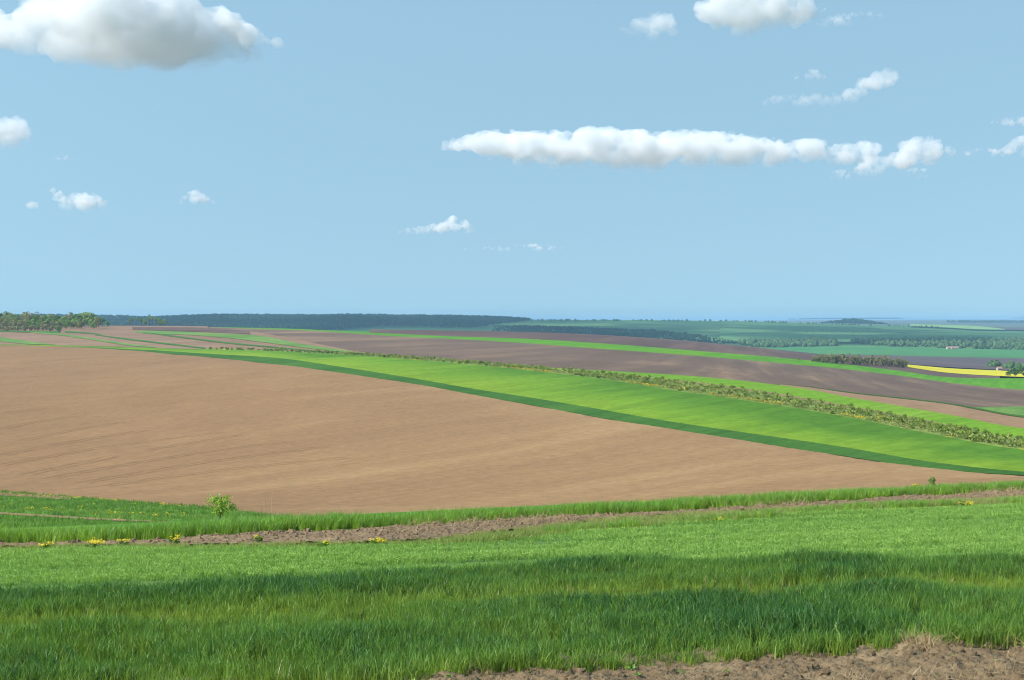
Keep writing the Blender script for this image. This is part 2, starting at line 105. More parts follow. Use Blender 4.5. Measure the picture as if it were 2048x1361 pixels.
    'wedge_low': [(-359.2,726.8),(-347.4,718.5),(-336.3,711.1),(-325.6,704.4),(-315.2,698.2),(-305.0,692.2),(-295.0,686.1),(-285.0,679.8),(-275.0,673.2),(-264.9,665.9),(-254.8,658.1),(-244.5,649.5),(-234.2,640.3),(-221.5,624.0),(-210.1,610.2),(-202.6,607.4),(-198.2,607.1)],
    'wedge_high': [(-407.9,825.2),(-392.9,812.6),(-379.1,801.7),(-366.1,792.2),(-353.7,783.6),(-341.7,775.4),(-329.9,767.2),(-318.0,758.5),(-306.1,749.1),(-293.8,738.5),(-281.3,726.6),(-268.5,713.3),(-255.5,698.6),(-237.6,669.3),(-220.6,640.7),(-207.0,620.6),(-199.0,609.6)],
    'ribbon_a_low': [(-264.9,769.4),(-249.3,747.5),(-233.8,724.1),(-217.3,696.3),(-201.3,667.8),(-186.2,640.4),(-171.5,612.3),(-159.7,593.0),(-150.5,582.0),(-147.5,578.4)],
    'ribbon_a_high': [(-269.5,782.7),(-255.9,767.1),(-241.7,748.6),(-225.0,720.8),(-208.1,690.4),(-192.5,662.1),(-177.4,633.7),(-164.4,610.5),(-153.4,593.2),(-149.8,587.5)],
    'ribbon_b_low': [(-217.6,730.4),(-206.0,708.4),(-190.2,679.2),(-176.6,655.7),(-164.1,634.6),(-152.2,614.2),(-140.9,594.3),(-130.2,575.2),(-123.3,562.3)],
    'ribbon_b_high': [(-221.0,742.1),(-210.0,722.3),(-194.8,695.8),(-181.3,673.1),(-168.7,652.4),(-156.7,632.1),(-145.0,611.2),(-133.3,588.5),(-125.7,573.1)],
    'ribbon_c_low': [(-209.0,778.3),(-193.7,749.2),(-184.9,746.0),(-176.3,743.6),(-166.0,733.3),(-154.5,716.4),(-143.0,697.7),(-131.2,675.4),(-119.4,650.4),(-107.7,622.9),(-96.1,592.7),(-85.5,564.5),(-76.0,540.3),(-67.6,519.7),(-60.1,503.9),(-54.5,493.7)],
    'ribbon_c_high': [(-216.9,807.6),(-209.8,811.5),(-200.1,807.5),(-189.3,798.4),(-178.6,788.6),(-167.6,776.9),(-156.8,764.9),(-146.6,754.3),(-135.8,740.0),(-122.5,708.4),(-106.7,658.1),(-92.6,611.7),(-81.4,578.5),(-71.5,549.6),(-62.4,522.9),(-55.5,502.7)],
    'ribbon_d_low': [(-204.4,774.4),(-195.7,756.8),(-179.6,724.7),(-165.2,696.7),(-151.7,670.2),(-139.3,645.9),(-127.9,623.9),(-117.3,603.9),(-107.4,585.3),(-97.9,566.6),(-88.8,547.5),(-80.2,529.5),(-72.3,514.0),(-69.8,509.1)],
    'ribbon_d_high': [(-208.1,788.3),(-199.8,772.7),(-184.4,743.9),(-169.9,716.3),(-156.0,689.0),(-143.1,663.4),(-131.4,640.9),(-120.6,620.7),(-110.4,601.5),(-100.6,582.2),(-91.2,562.2),(-82.2,542.7),(-73.8,524.5),(-71.1,518.7)],
    'ribbon_e_low': [(-245.9,770.1),(-238.7,764.7),(-226.5,751.5),(-216.1,734.4)],
    'ribbon_e_high': [(-254.7,797.7),(-246.5,789.6),(-232.2,770.4),(-219.6,746.3)],
    'dark_patch_low': [(-226.2,834.5),(-224.1,832.3),(-212.1,820.1),(-201.2,811.8),(-190.8,804.7),(-180.7,798.1),(-170.7,791.5),(-160.3,782.2),(-149.1,767.6),(-141.8,757.7)],
    'dark_patch_high': [(-245.2,904.7),(-243.8,905.2),(-235.0,908.7),(-226.1,912.1),(-217.0,914.9),(-206.6,912.6),(-194.7,902.4),(-181.4,885.1),(-164.0,844.0),(-153.1,818.2)],
    'wood_edge_low': [(-407.9,825.2),(-397.0,821.0),(-386.4,817.2),(-376.0,813.7),(-365.8,810.4),(-355.7,807.2),(-345.7,804.0),(-335.8,800.8),(-325.8,797.5),(-316.0,794.1),(-306.1,790.6),(-296.1,786.7),(-286.2,782.6),(-275.5,776.1),(-264.9,769.4),(-255.2,765.1),(-245.8,761.4)],
    'wood_edge_high': [(-451.7,913.8),(-435.3,900.2),(-420.3,888.9),(-406.1,878.8),(-392.5,869.5),(-379.4,860.9),(-366.8,853.0),(-354.6,845.7),(-342.7,838.8),(-331.0,832.0),(-319.5,825.4),(-308.2,818.7),(-296.9,811.9),(-285.3,803.5),(-274.4,796.9),(-265.0,794.4),(-255.9,792.7)],
    'rape_low': [(216.9,767.9),(215.9,750.0),(214.6,718.9),(215.4,696.6),(220.6,689.5),(227.3,687.4),(234.5,686.7),(241.3,685.2),(248.0,683.4),(254.9,682.3),(261.4,680.2),(267.4,677.0),(273.1,673.1),(278.3,668.3),(283.2,663.1),(287.9,657.6),(292.4,651.8),(296.6,645.9),(300.7,639.7),(304.5,633.4),(308.2,627.1),(311.7,620.7),(315.0,614.1)],
    'rape_high': [(244.2,864.4),(248.1,862.0),(255.1,854.4),(260.0,840.6),(269.5,842.2),(280.9,849.4),(292.1,855.4),(301.3,855.6),(308.8,851.0),(317.7,850.5),(326.2,848.7),(333.8,845.0),(340.8,840.0),(347.1,833.4),(352.7,825.8),(358.0,817.6),(362.7,808.6),(367.2,799.5),(371.1,789.6),(374.6,779.2),(377.6,768.4),(380.3,757.3),(382.7,746.2)],
    'teal_low': [(195.7,1150.9),(208.0,1150.9),(220.3,1150.9),(232.6,1150.9),(245.0,1150.9),(257.3,1150.9),(350.8,1497.5),(363.1,1482.2),(373.0,1458.8),(381.7,1432.7),(391.0,1410.7),(402.0,1396.6),(415.3,1391.0),(429.4,1388.3),(443.7,1386.5),(457.9,1384.7),(472.3,1383.2),(486.5,1381.7),(500.8,1380.0),(514.9,1378.3),(528.6,1375.6),(542.0,1372.1),(554.9,1367.7),(567.3,1362.3),(579.3,1356.3),(590.9,1349.6),(602.1,1342.3),(612.9,1334.6),(623.4,1326.4),(633.5,1317.8),(643.3,1309.0),(652.6,1299.7),(661.6,1290.1)],
    'teal_high': [(193.3,1960.8),(207.7,1964.5),(229.3,1969.4),(250.8,1972.9),(272.3,1975.1),(293.5,1975.7),(314.5,1974.2),(335.0,1970.8),(355.3,1966.2),(375.3,1960.7),(395.1,1954.5),(414.3,1946.6),(433.1,1937.1),(451.1,1925.6),(468.4,1911.8),(485.1,1897.0),(501.4,1882.1),(517.7,1868.0),(532.4,1849.4),(545.0,1825.3),(557.9,1803.8),(572.9,1790.2),(588.3,1778.9),(604.3,1769.9),(620.6,1762.5),(637.4,1756.7),(654.6,1752.4),(671.7,1748.0),(688.8,1743.7),(705.6,1739.2),(722.2,1734.3),(738.6,1729.3),(754.8,1723.9),(770.8,1718.3),(786.5,1712.4),(801.9,1706.2),(817.1,1699.8),(832.0,1693.0),(846.5,1685.8),(860.7,1678.2)],
    'belt_high': [(219.3,2225.2),(234.8,2221.2),(257.7,2213.4),(280.2,2203.7),(302.3,2192.9),(324.1,2181.7),(345.8,2170.8),(367.4,2161.3),(388.9,2152.1),(410.0,2141.7),(430.7,2130.9),(451.2,2119.6),(471.5,2109.0),(491.9,2099.4),(512.8,2093.1),(535.7,2094.8),(559.9,2101.5),(584.7,2109.6),(608.8,2115.1),(631.2,2114.2),(652.7,2110.3),(673.8,2105.7),(694.7,2100.5),(715.4,2095.3),(736.1,2090.4),(757.0,2086.1),(778.0,2082.6),(798.9,2079.0),(819.8,2075.4),(840.5,2071.7),(861.1,2067.8),(881.6,2063.9),(902.0,2059.9),(922.2,2055.9),(942.4,2051.8),(962.4,2047.7),(982.4,2043.6),(1002.3,2039.5),(1022.1,2035.4),(1041.7,2031.3)],
    'orchard_high': [(449.1,3022.7),(498.3,3128.3),(545.1,3206.2),(582.1,3221.3),(616.3,3219.5),(650.4,3217.8),(687.6,3230.4),(726.3,3248.5),(766.3,3270.9),(807.6,3296.2),(849.7,3322.7),(856.7,3327.1)],
    'orchard_side': [(856.7,3327.1),(800.4,3004.0),(727.7,2625.8),(658.2,2286.7),(654.5,2268.0)],
    'far_ridge': [(-29.7,3464.2),(-4.9,3459.2),(32.1,3453.7),(69.0,3450.2),(105.9,3448.4),(142.9,3448.3),(179.9,3449.5),(217.0,3452.2),(254.3,3456.6),(291.8,3462.4),(329.7,3470.3),(367.9,3480.4),(406.7,3493.2),(446.2,3509.6),(486.6,3529.5),(527.2,3548.2),(567.9,3565.2),(608.8,3581.1),(645.9,3574.2),(678.5,3544.2),(711.5,3519.9),(749.0,3518.7),(788.5,3526.8),(829.6,3541.0),(871.8,3558.4),(914.7,3577.2),(959.4,3600.8),(1000.4,3609.9),(1032.1,3585.3),(1055.9,3536.4),(1077.7,3484.5),(1100.6,3439.4),(1120.2,3387.4),(1137.3,3331.1),(1153.4,3275.3),(1170.4,3225.4),(1189.0,3182.9),(1207.0,3140.8),(1224.0,3098.8),(1240.6,3057.8),(1256.5,3017.4),(1272.0,2978.0),(1287.2,2939.8),(1302.0,2902.6),(1316.6,2866.6),(1330.7,2831.3),(1344.3,2796.4),(1357.1,2761.4),(1368.9,2726.1),(1379.7,2690.1)],
    'far_light_low': [(1028.5,3617.9),(1036.7,3601.4),(1060.9,3553.1),(1080.7,3494.1),(1085.5,3392.1),(1082.1,3272.1),(1113.3,3260.9),(1151.7,3270.5)],
    'far_light_high': [(1322.4,4651.6),(1325.2,4603.5),(1343.1,4498.6),(1358.1,4391.2),(1362.9,4259.1),(1351.3,4086.0),(1281.0,3751.8),(1183.9,3362.1)],
    'far_purple_low': [(1111.0,3433.6),(1127.7,3410.0),(1148.8,3364.8),(1167.3,3314.9),(1186.2,3269.2),(1207.3,3231.9),(1227.6,3194.4),(1246.6,3156.0),(1265.0,3117.9),(1282.5,3079.8),(1299.6,3042.5),(1316.1,3005.7),(1332.0,2969.3),(1347.5,2933.8),(1362.4,2898.6),(1376.7,2863.8),(1390.3,2829.1),(1403.0,2794.0),(1414.6,2758.3)],
    'far_purple_high': [(1267.3,3916.5),(1300.1,3931.1),(1344.1,3936.7),(1385.9,3935.5),(1429.3,3939.0),(1476.1,3951.4),(1521.6,3959.5),(1565.0,3962.0),(1607.2,3961.4),(1647.8,3956.9),(1687.2,3950.0),(1725.8,3941.4),(1763.2,3930.7),(1800.1,3919.3),(1836.0,3906.4),(1871.2,3892.5),(1905.6,3877.6),(1939.0,3861.4),(1971.4,3844.0)],
}
HEIGHT_TANGENTS = (-0.83, 0.8128571428571428, 65)
HEIGHT_LOG_DEPTHS = (1.0986122886681096, 9.680344001221918, 110)
HEIGHTS = """
-0.336 -0.368 -0.4 -0.432 -0.466 -0.501 -0.539 -0.582 -0.629 -0.681 -0.738 -0.798 -0.863 -0.935 -1.011 -1.094 -1.183 -1.28 -1.385 -1.499 -1.621 -1.754 -1.898 -2.054 -2.221 -2.403 -2.601 -2.791 -3.013 -3.262 -3.557 -3.92 -4.358 -4.867 -5.439 -6.063 -6.731 -7.431 -8.154 -8.891 -9.634 -10.385 -11.164 -11.99 -12.886 -13.87 -14.926 -15.988 -16.962 -17.794 -18.511 -19.116 -19.539 -19.735 -19.77 -19.736 -19.676 -19.59 -19.461 -19.272 -19.007 -18.611 -17.972 -17.013 -15.79 -14.402 -12.909 -11.438 -10.142 -8.973 -7.739 -6.407 -5.189 -4.447 -4.694 -6.242 -8.979 -12.866 -17.983 -23.504 -27.84 -30.154 -31.042 -31.228 -30.485 -27.978 -23.443 -17.265 -10.163 -4.043 -1.052 -0.599 -0.993 -1.416 -1.682 -1.754 -1.689 -1.542 -1.331 -1.059 -0.722 -0.234 0.757 2.754 5.781 9.224 12.222 14.112 14.915 15.403
-0.333 -0.366 -0.398 -0.429 -0.462 -0.497 -0.536 -0.578 -0.625 -0.677 -0.733 -0.793 -0.858 -0.928 -1.004 -1.086 -1.175 -1.271 -1.376 -1.489 -1.609 -1.742 -1.885 -2.039 -2.205 -2.386 -2.583 -2.781 -3.003 -3.251 -3.546 -3.907 -4.344 -4.852 -5.423 -6.046 -6.712 -7.41 -8.131 -8.865 -9.604 -10.352 -11.127 -11.95 -12.843 -13.826 -14.881 -15.942 -16.915 -17.745 -18.462 -19.069 -19.493 -19.691 -19.726 -19.692 -19.633 -19.547 -19.419 -19.231 -18.966 -18.571 -17.933 -16.972 -15.747 -14.356 -12.857 -11.38 -10.081 -8.911 -7.677 -6.345 -5.128 -4.39 -4.643 -6.198 -8.939 -12.827 -17.944 -23.46 -27.786 -30.093 -30.98 -31.166 -30.423 -27.916 -23.381 -17.203 -10.101 -3.981 -0.99 -0.537 -0.931 -1.354 -1.62 -1.692 -1.627 -1.48 -1.269 -0.997 -0.661 -0.174 0.814 2.808 5.833 9.278 12.279 14.172 14.977 15.466
-0.331 -0.363 -0.395 -0.427 -0.459 -0.494 -0.532 -0.574 -0.621 -0.672 -0.728 -0.787 -0.852 -0.922 -0.997 -1.079 -1.166 -1.262 -1.366 -1.478 -1.598 -1.729 -1.872 -2.025 -2.19 -2.37 -2.565 -2.767 -2.988 -3.234 -3.528 -3.888 -4.324 -4.831 -5.399 -6.02 -6.683 -7.378 -8.095 -8.825 -9.559 -10.301 -11.07 -11.888 -12.777 -13.757 -14.812 -15.871 -16.841 -17.67 -18.387 -18.996 -19.424 -19.623 -19.66 -19.626 -19.567 -19.483 -19.356 -19.169 -18.905 -18.512 -17.873 -16.911 -15.684 -14.287 -12.778 -11.291 -9.987 -8.815 -7.581 -6.25 -5.034 -4.301 -4.566 -6.132 -8.878 -12.769 -17.886 -23.394 -27.704 -30.001 -30.885 -31.071 -30.328 -27.821 -23.286 -17.108 -10.006 -3.886 -0.895 -0.442 -0.835 -1.259 -1.525 -1.597 -1.532 -1.385 -1.174 -0.901 -0.566 -0.081 0.901 2.889 5.912 9.36 12.367 14.264 15.072 15.564
-0.329 -0.361 -0.392 -0.424 -0.456 -0.491 -0.528 -0.57 -0.616 -0.667 -0.722 -0.782 -0.846 -0.915 -0.99 -1.071 -1.158 -1.254 -1.357 -1.468 -1.587 -1.717 -1.859 -2.011 -2.175 -2.353 -2.547 -2.75 -2.969 -3.215 -3.507 -3.866 -4.3 -4.805 -5.371 -5.989 -6.648 -7.339 -8.052 -8.776 -9.504 -10.239 -11.001 -11.813 -12.697 -13.675 -14.728 -15.786 -16.754 -17.58 -18.297 -18.91 -19.341 -19.543 -19.581 -19.548 -19.49 -19.407 -19.281 -19.096 -18.834 -18.441 -17.803 -16.84 -15.608 -14.204 -12.683 -11.183 -9.873 -8.7 -7.466 -6.135 -4.92 -4.194 -4.474 -6.054 -8.807 -12.701 -17.818 -23.315 -27.605 -29.888 -30.769 -30.956 -30.213 -27.706 -23.171 -16.992 -9.89 -3.771 -0.779 -0.326 -0.72 -1.144 -1.409 -1.481 -1.416 -1.27 -1.058 -0.786 -0.451 0.031 1.007 2.987 6.007 9.459 12.472 14.376 15.187 15.682
-0.326 -0.358 -0.39 -0.421 -0.453 -0.487 -0.525 -0.566 -0.612 -0.663 -0.717 -0.776 -0.84 -0.909 -0.983 -1.064 -1.15 -1.245 -1.347 -1.458 -1.576 -1.705 -1.846 -1.997 -2.159 -2.337 -2.529 -2.732 -2.949 -3.193 -3.484 -3.842 -4.274 -4.776 -5.34 -5.955 -6.611 -7.298 -8.005 -8.723 -9.443 -10.171 -10.926 -11.73 -12.609 -13.584 -14.637 -15.694 -16.659 -17.482 -18.2 -18.816 -19.252 -19.457 -19.496 -19.464 -19.407 -19.325 -19.202 -19.018 -18.758 -18.366 -17.728 -16.763 -15.528 -14.115 -12.58 -11.065 -9.748 -8.573 -7.339 -6.008 -4.795 -4.077 -4.374 -5.969 -8.731 -12.629 -17.746 -23.23 -27.497 -29.765 -30.643 -30.829 -30.086 -27.579 -23.044 -16.866 -9.764 -3.644 -0.653 -0.2 -0.593 -1.017 -1.283 -1.355 -1.29 -1.143 -0.932 -0.659 -0.325 0.153 1.121 3.093 6.111 9.567 12.588 14.498 15.313 15.812
-0.324 -0.356 -0.387 -0.418 -0.45 -0.484 -0.521 -0.562 -0.608 -0.658 -0.712 -0.771 -0.834 -0.902 -0.977 -1.056 -1.142 -1.236 -1.338 -1.447 -1.565 -1.693 -1.833 -1.983 -2.144 -2.32 -2.511 -2.712 -2.929 -3.171 -3.46 -3.816 -4.247 -4.747 -5.308 -5.92 -6.572 -7.255 -7.957 -8.668 -9.381 -10.1 -10.847 -11.645 -12.518 -13.49 -14.543 -15.599 -16.561 -17.381 -18.1 -18.72 -19.16 -19.369 -19.409 -19.378 -19.322 -19.242 -19.12 -18.938 -18.679 -18.289 -17.651 -16.685 -15.445 -14.023 -12.474 -10.943 -9.617 -8.441 -7.207 -5.876 -4.664 -3.955 -4.27 -5.883 -8.653 -12.555 -17.672 -23.143 -27.385 -29.637 -30.511 -30.697 -29.954 -27.447 -22.912 -16.734 -9.632 -3.512 -0.521 -0.068 -0.461 -0.885 -1.151 -1.222 -1.158 -1.011 -0.8 -0.527 -0.193 0.281 1.241 3.204 6.218 9.678 12.708 14.626 15.445 15.948
-0.322 -0.353 -0.384 -0.415 -0.447 -0.48 -0.517 -0.558 -0.603 -0.653 -0.707 -0.765 -0.828 -0.896 -0.97 -1.049 -1.134 -1.227 -1.328 -1.437 -1.554 -1.681 -1.82 -1.969 -2.129 -2.304 -2.493 -2.693 -2.908 -3.148 -3.436 -3.791 -4.22 -4.718 -5.276 -5.885 -6.533 -7.211 -7.908 -8.613 -9.318 -10.029 -10.768 -11.558 -12.425 -13.396 -14.448 -15.503 -16.461 -17.279 -17.998 -18.622 -19.068 -19.279 -19.321 -19.291 -19.235 -19.157 -19.037 -18.857 -18.6 -18.211 -17.574 -16.606 -15.361 -13.93 -12.366 -10.819 -9.486 -8.308 -7.074 -5.742 -4.532 -3.832 -4.166 -5.795 -8.575 -12.48 -17.597 -23.055 -27.272 -29.508 -30.377 -30.563 -29.821 -27.314 -22.779 -16.6 -9.498 -3.378 -0.387 0.066 -0.328 -0.752 -1.017 -1.089 -1.024 -0.877 -0.666 -0.394 -0.06 0.411 1.362 3.315 6.327 9.791 12.829 14.755 15.578 16.085
-0.32 -0.351 -0.381 -0.412 -0.443 -0.477 -0.513 -0.554 -0.599 -0.648 -0.702 -0.76 -0.822 -0.89 -0.963 -1.041 -1.126 -1.218 -1.319 -1.427 -1.543 -1.669 -1.807 -1.955 -2.114 -2.287 -2.475 -2.674 -2.887 -3.126 -3.412 -3.765 -4.192 -4.688 -5.244 -5.849 -6.494 -7.167 -7.859 -8.557 -9.255 -9.958 -10.69 -11.472 -12.334 -13.301 -14.353 -15.407 -16.362 -17.177 -17.897 -18.524 -18.974 -19.188 -19.232 -19.202 -19.148 -19.071 -18.953 -18.775 -18.52 -18.132 -17.495 -16.525 -15.276 -13.837 -12.258 -10.697 -9.355 -8.176 -6.942 -5.61 -4.402 -3.71 -4.061 -5.706 -8.495 -12.404 -17.52 -22.966 -27.16 -29.379 -30.245 -30.431 -29.688 -27.181 -22.647 -16.468 -9.366 -3.246 -0.255 0.198 -0.196 -0.619 -0.885 -0.957 -0.892 -0.745 -0.534 -0.262 0.071 0.539 1.482 3.427 6.435 9.904 12.949 14.882 15.709 16.22
-0.317 -0.349 -0.379 -0.409 -0.44 -0.474 -0.51 -0.55 -0.595 -0.644 -0.697 -0.754 -0.816 -0.883 -0.956 -1.034 -1.118 -1.21 -1.309 -1.416 -1.531 -1.657 -1.794 -1.94 -2.098 -2.271 -2.458 -2.654 -2.866 -3.103 -3.388 -3.74 -4.165 -4.659 -5.212 -5.814 -6.455 -7.124 -7.81 -8.503 -9.193 -9.889 -10.613 -11.388 -12.244 -13.209 -14.259 -15.311 -16.262 -17.075 -17.795 -18.426 -18.88 -19.097 -19.141 -19.113 -19.059 -18.983 -18.867 -18.691 -18.437 -18.05 -17.413 -16.442 -15.189 -13.742 -12.151 -10.576 -9.228 -8.047 -6.813 -5.481 -4.274 -3.59 -3.956 -5.616 -8.412 -12.324 -17.441 -22.876 -27.048 -29.254 -30.116 -30.302 -29.559 -27.052 -22.518 -16.339 -9.237 -3.117 -0.126 0.327 -0.067 -0.49 -0.756 -0.828 -0.763 -0.616 -0.405 -0.133 0.2 0.664 1.6 3.537 6.543 10.015 13.068 15.007 15.838 16.352
-0.315 -0.346 -0.376 -0.406 -0.437 -0.47 -0.506 -0.546 -0.59 -0.639 -0.692 -0.749 -0.81 -0.877 -0.949 -1.026 -1.109 -1.201 -1.3 -1.406 -1.52 -1.645 -1.78 -1.926 -2.083 -2.254 -2.44 -2.635 -2.845 -3.081 -3.364 -3.714 -4.137 -4.629 -5.179 -5.778 -6.415 -7.08 -7.762 -8.449 -9.133 -9.821 -10.538 -11.307 -12.157 -13.118 -14.166 -15.215 -16.163 -16.973 -17.693 -18.326 -18.784 -19.003 -19.048 -19.02 -18.968 -18.893 -18.778 -18.603 -18.351 -17.965 -17.328 -16.355 -15.099 -13.646 -12.044 -10.459 -9.104 -7.923 -6.689 -5.357 -4.151 -3.473 -3.852 -5.524 -8.326 -12.241 -17.357 -22.783 -26.938 -29.132 -29.992 -30.178 -29.435 -26.928 -22.393 -16.215 -9.113 -2.993 -0.002 0.451 0.057 -0.366 -0.632 -0.704 -0.639 -0.492 -0.281 -0.008 0.324 0.786 1.716 3.646 6.65 10.125 13.183 15.128 15.962 16.48
-0.313 -0.344 -0.373 -0.403 -0.434 -0.467 -0.502 -0.542 -0.586 -0.634 -0.687 -0.743 -0.804 -0.87 -0.942 -1.019 -1.101 -1.192 -1.29 -1.396 -1.509 -1.633 -1.767 -1.912 -2.068 -2.238 -2.422 -2.616 -2.824 -3.058 -3.34 -3.688 -4.109 -4.599 -5.146 -5.742 -6.376 -7.037 -7.714 -8.396 -9.075 -9.757 -10.467 -11.23 -12.074 -13.031 -14.075 -15.12 -16.064 -16.871 -17.59 -18.226 -18.685 -18.906 -18.953 -18.925 -18.873 -18.799 -18.685 -18.511 -18.259 -17.874 -17.237 -16.264 -15.006 -13.548 -11.939 -10.345 -8.987 -7.805 -6.571 -5.239 -4.034 -3.36 -3.748 -5.428 -8.235 -12.152 -17.268 -22.688 -26.83 -29.016 -29.874 -30.06 -29.317 -26.81 -22.275 -16.097 -8.995 -2.875 0.116 0.569 0.175 -0.248 -0.514 -0.586 -0.521 -0.374 -0.163 0.109 0.441 0.902 1.827 3.754 6.756 10.233 13.295 15.244 16.08 16.601
-0.31 -0.341 -0.371 -0.4 -0.431 -0.463 -0.499 -0.538 -0.582 -0.63 -0.682 -0.738 -0.798 -0.864 -0.935 -1.011 -1.093 -1.183 -1.281 -1.385 -1.498 -1.621 -1.754 -1.898 -2.052 -2.221 -2.404 -2.596 -2.803 -3.036 -3.315 -3.662 -4.081 -4.568 -5.113 -5.706 -6.337 -6.994 -7.668 -8.345 -9.019 -9.695 -10.4 -11.157 -11.996 -12.948 -13.987 -15.027 -15.965 -16.769 -17.488 -18.124 -18.585 -18.806 -18.853 -18.826 -18.773 -18.7 -18.586 -18.413 -18.162 -17.777 -17.14 -16.166 -14.907 -13.447 -11.834 -10.238 -8.878 -7.695 -6.461 -5.129 -3.924 -3.253 -3.645 -5.329 -8.137 -12.055 -17.171 -22.588 -26.724 -28.907 -29.764 -29.95 -29.207 -26.7 -22.165 -15.987 -8.885 -2.765 0.226 0.679 0.285 -0.138 -0.404 -0.476 -0.411 -0.264 -0.053 0.219 0.551 1.011 1.935 3.859 6.86 10.338 13.403 15.353 16.19 16.714
-0.308 -0.339 -0.368 -0.397 -0.428 -0.46 -0.495 -0.534 -0.577 -0.625 -0.677 -0.732 -0.792 -0.857 -0.928 -1.004 -1.085 -1.174 -1.271 -1.375 -1.487 -1.609 -1.741 -1.884 -2.037 -2.205 -2.386 -2.577 -2.782 -3.013 -3.291 -3.635 -4.052 -4.537 -5.079 -5.67 -6.298 -6.952 -7.622 -8.296 -8.965 -9.638 -10.339 -11.091 -11.924 -12.869 -13.901 -14.934 -15.866 -16.667 -17.385 -18.021 -18.481 -18.702 -18.749 -18.721 -18.669 -18.595 -18.481 -18.308 -18.057 -17.672 -17.035 -16.061 -14.802 -13.343 -11.732 -10.137 -8.777 -7.594 -6.36 -5.029 -3.824 -3.151 -3.542 -5.225 -8.032 -11.95 -17.066 -22.484 -26.622 -28.806 -29.664 -29.85 -29.107 -26.6 -22.065 -15.887 -8.785 -2.665 0.326 0.779 0.386 -0.038 -0.304 -0.375 -0.311 -0.164 0.047 0.32 0.651 1.111 2.036 3.961 6.963 10.44 13.504 15.454 16.291 16.817
-0.306 -0.336 -0.365 -0.394 -0.425 -0.456 -0.491 -0.53 -0.573 -0.62 -0.672 -0.727 -0.786 -0.851 -0.921 -0.996 -1.077 -1.165 -1.262 -1.365 -1.476 -1.597 -1.728 -1.87 -2.022 -2.188 -2.368 -2.558 -2.761 -2.99 -3.266 -3.608 -4.023 -4.505 -5.045 -5.633 -6.258 -6.91 -7.577 -8.249 -8.916 -9.586 -10.283 -11.031 -11.859 -12.796 -13.819 -14.842 -15.767 -16.565 -17.281 -17.915 -18.373 -18.593 -18.639 -18.611 -18.559 -18.484 -18.369 -18.195 -17.943 -17.557 -16.92 -15.948 -14.691 -13.236 -11.631 -10.043 -8.687 -7.505 -6.271 -4.94 -3.734 -3.058 -3.44 -5.115 -7.918 -11.834 -16.95 -22.374 -26.524 -28.716 -29.575 -29.762 -29.019 -26.512 -21.977 -15.798 -8.696 -2.576 0.415 0.868 0.475 0.051 -0.215 -0.286 -0.222 -0.075 0.136 0.409 0.741 1.202 2.131 4.06 7.063 10.539 13.599 15.545 16.381 16.908
-0.303 -0.334 -0.363 -0.392 -0.421 -0.453 -0.487 -0.526 -0.569 -0.616 -0.667 -0.721 -0.78 -0.845 -0.914 -0.988 -1.069 -1.157 -1.252 -1.355 -1.464 -1.585 -1.715 -1.856 -2.007 -2.172 -2.35 -2.538 -2.74 -2.967 -3.241 -3.581 -3.993 -4.472 -5.01 -5.596 -6.219 -6.868 -7.534 -8.204 -8.87 -9.539 -10.234 -10.979 -11.801 -12.729 -13.74 -14.752 -15.669 -16.463 -17.178 -17.808 -18.262 -18.479 -18.523 -18.495 -18.441 -18.365 -18.249 -18.072 -17.819 -17.432 -16.795 -15.823 -14.571 -13.124 -11.533 -9.959 -8.61 -7.429 -6.195 -4.863 -3.656 -2.972 -3.338 -4.997 -7.792 -11.704 -16.82 -22.256 -26.431 -28.641 -29.507 -29.694 -28.951 -26.442 -21.907 -15.728 -8.625 -2.505 0.488 0.942 0.549 0.126 -0.14 -0.211 -0.147 -0 0.211 0.484 0.817 1.282 2.218 4.155 7.161 10.633 13.686 15.625 16.458 16.987
-0.301 -0.331 -0.36 -0.389 -0.418 -0.45 -0.484 -0.522 -0.564 -0.611 -0.662 -0.716 -0.774 -0.838 -0.907 -0.981 -1.061 -1.148 -1.242 -1.344 -1.453 -1.573 -1.702 -1.842 -1.991 -2.155 -2.332 -2.519 -2.719 -2.945 -3.216 -3.553 -3.962 -4.439 -4.975 -5.558 -6.179 -6.828 -7.492 -8.162 -8.829 -9.498 -10.193 -10.935 -11.752 -12.669 -13.666 -14.662 -15.57 -16.361 -17.073 -17.698 -18.145 -18.357 -18.4 -18.37 -18.315 -18.236 -18.117 -17.937 -17.681 -17.292 -16.654 -15.686 -14.44 -13.007 -11.438 -9.886 -8.549 -7.369 -6.133 -4.802 -3.592 -2.896 -3.235 -4.869 -7.649 -11.552 -16.666 -22.124 -26.347 -28.598 -29.484 -29.674 -28.926 -26.414 -21.875 -15.693 -8.589 -2.464 0.535 0.995 0.604 0.182 -0.083 -0.155 -0.091 0.055 0.266 0.54 0.876 1.347 2.296 4.246 7.257 10.723 13.764 15.694 16.522 17.051
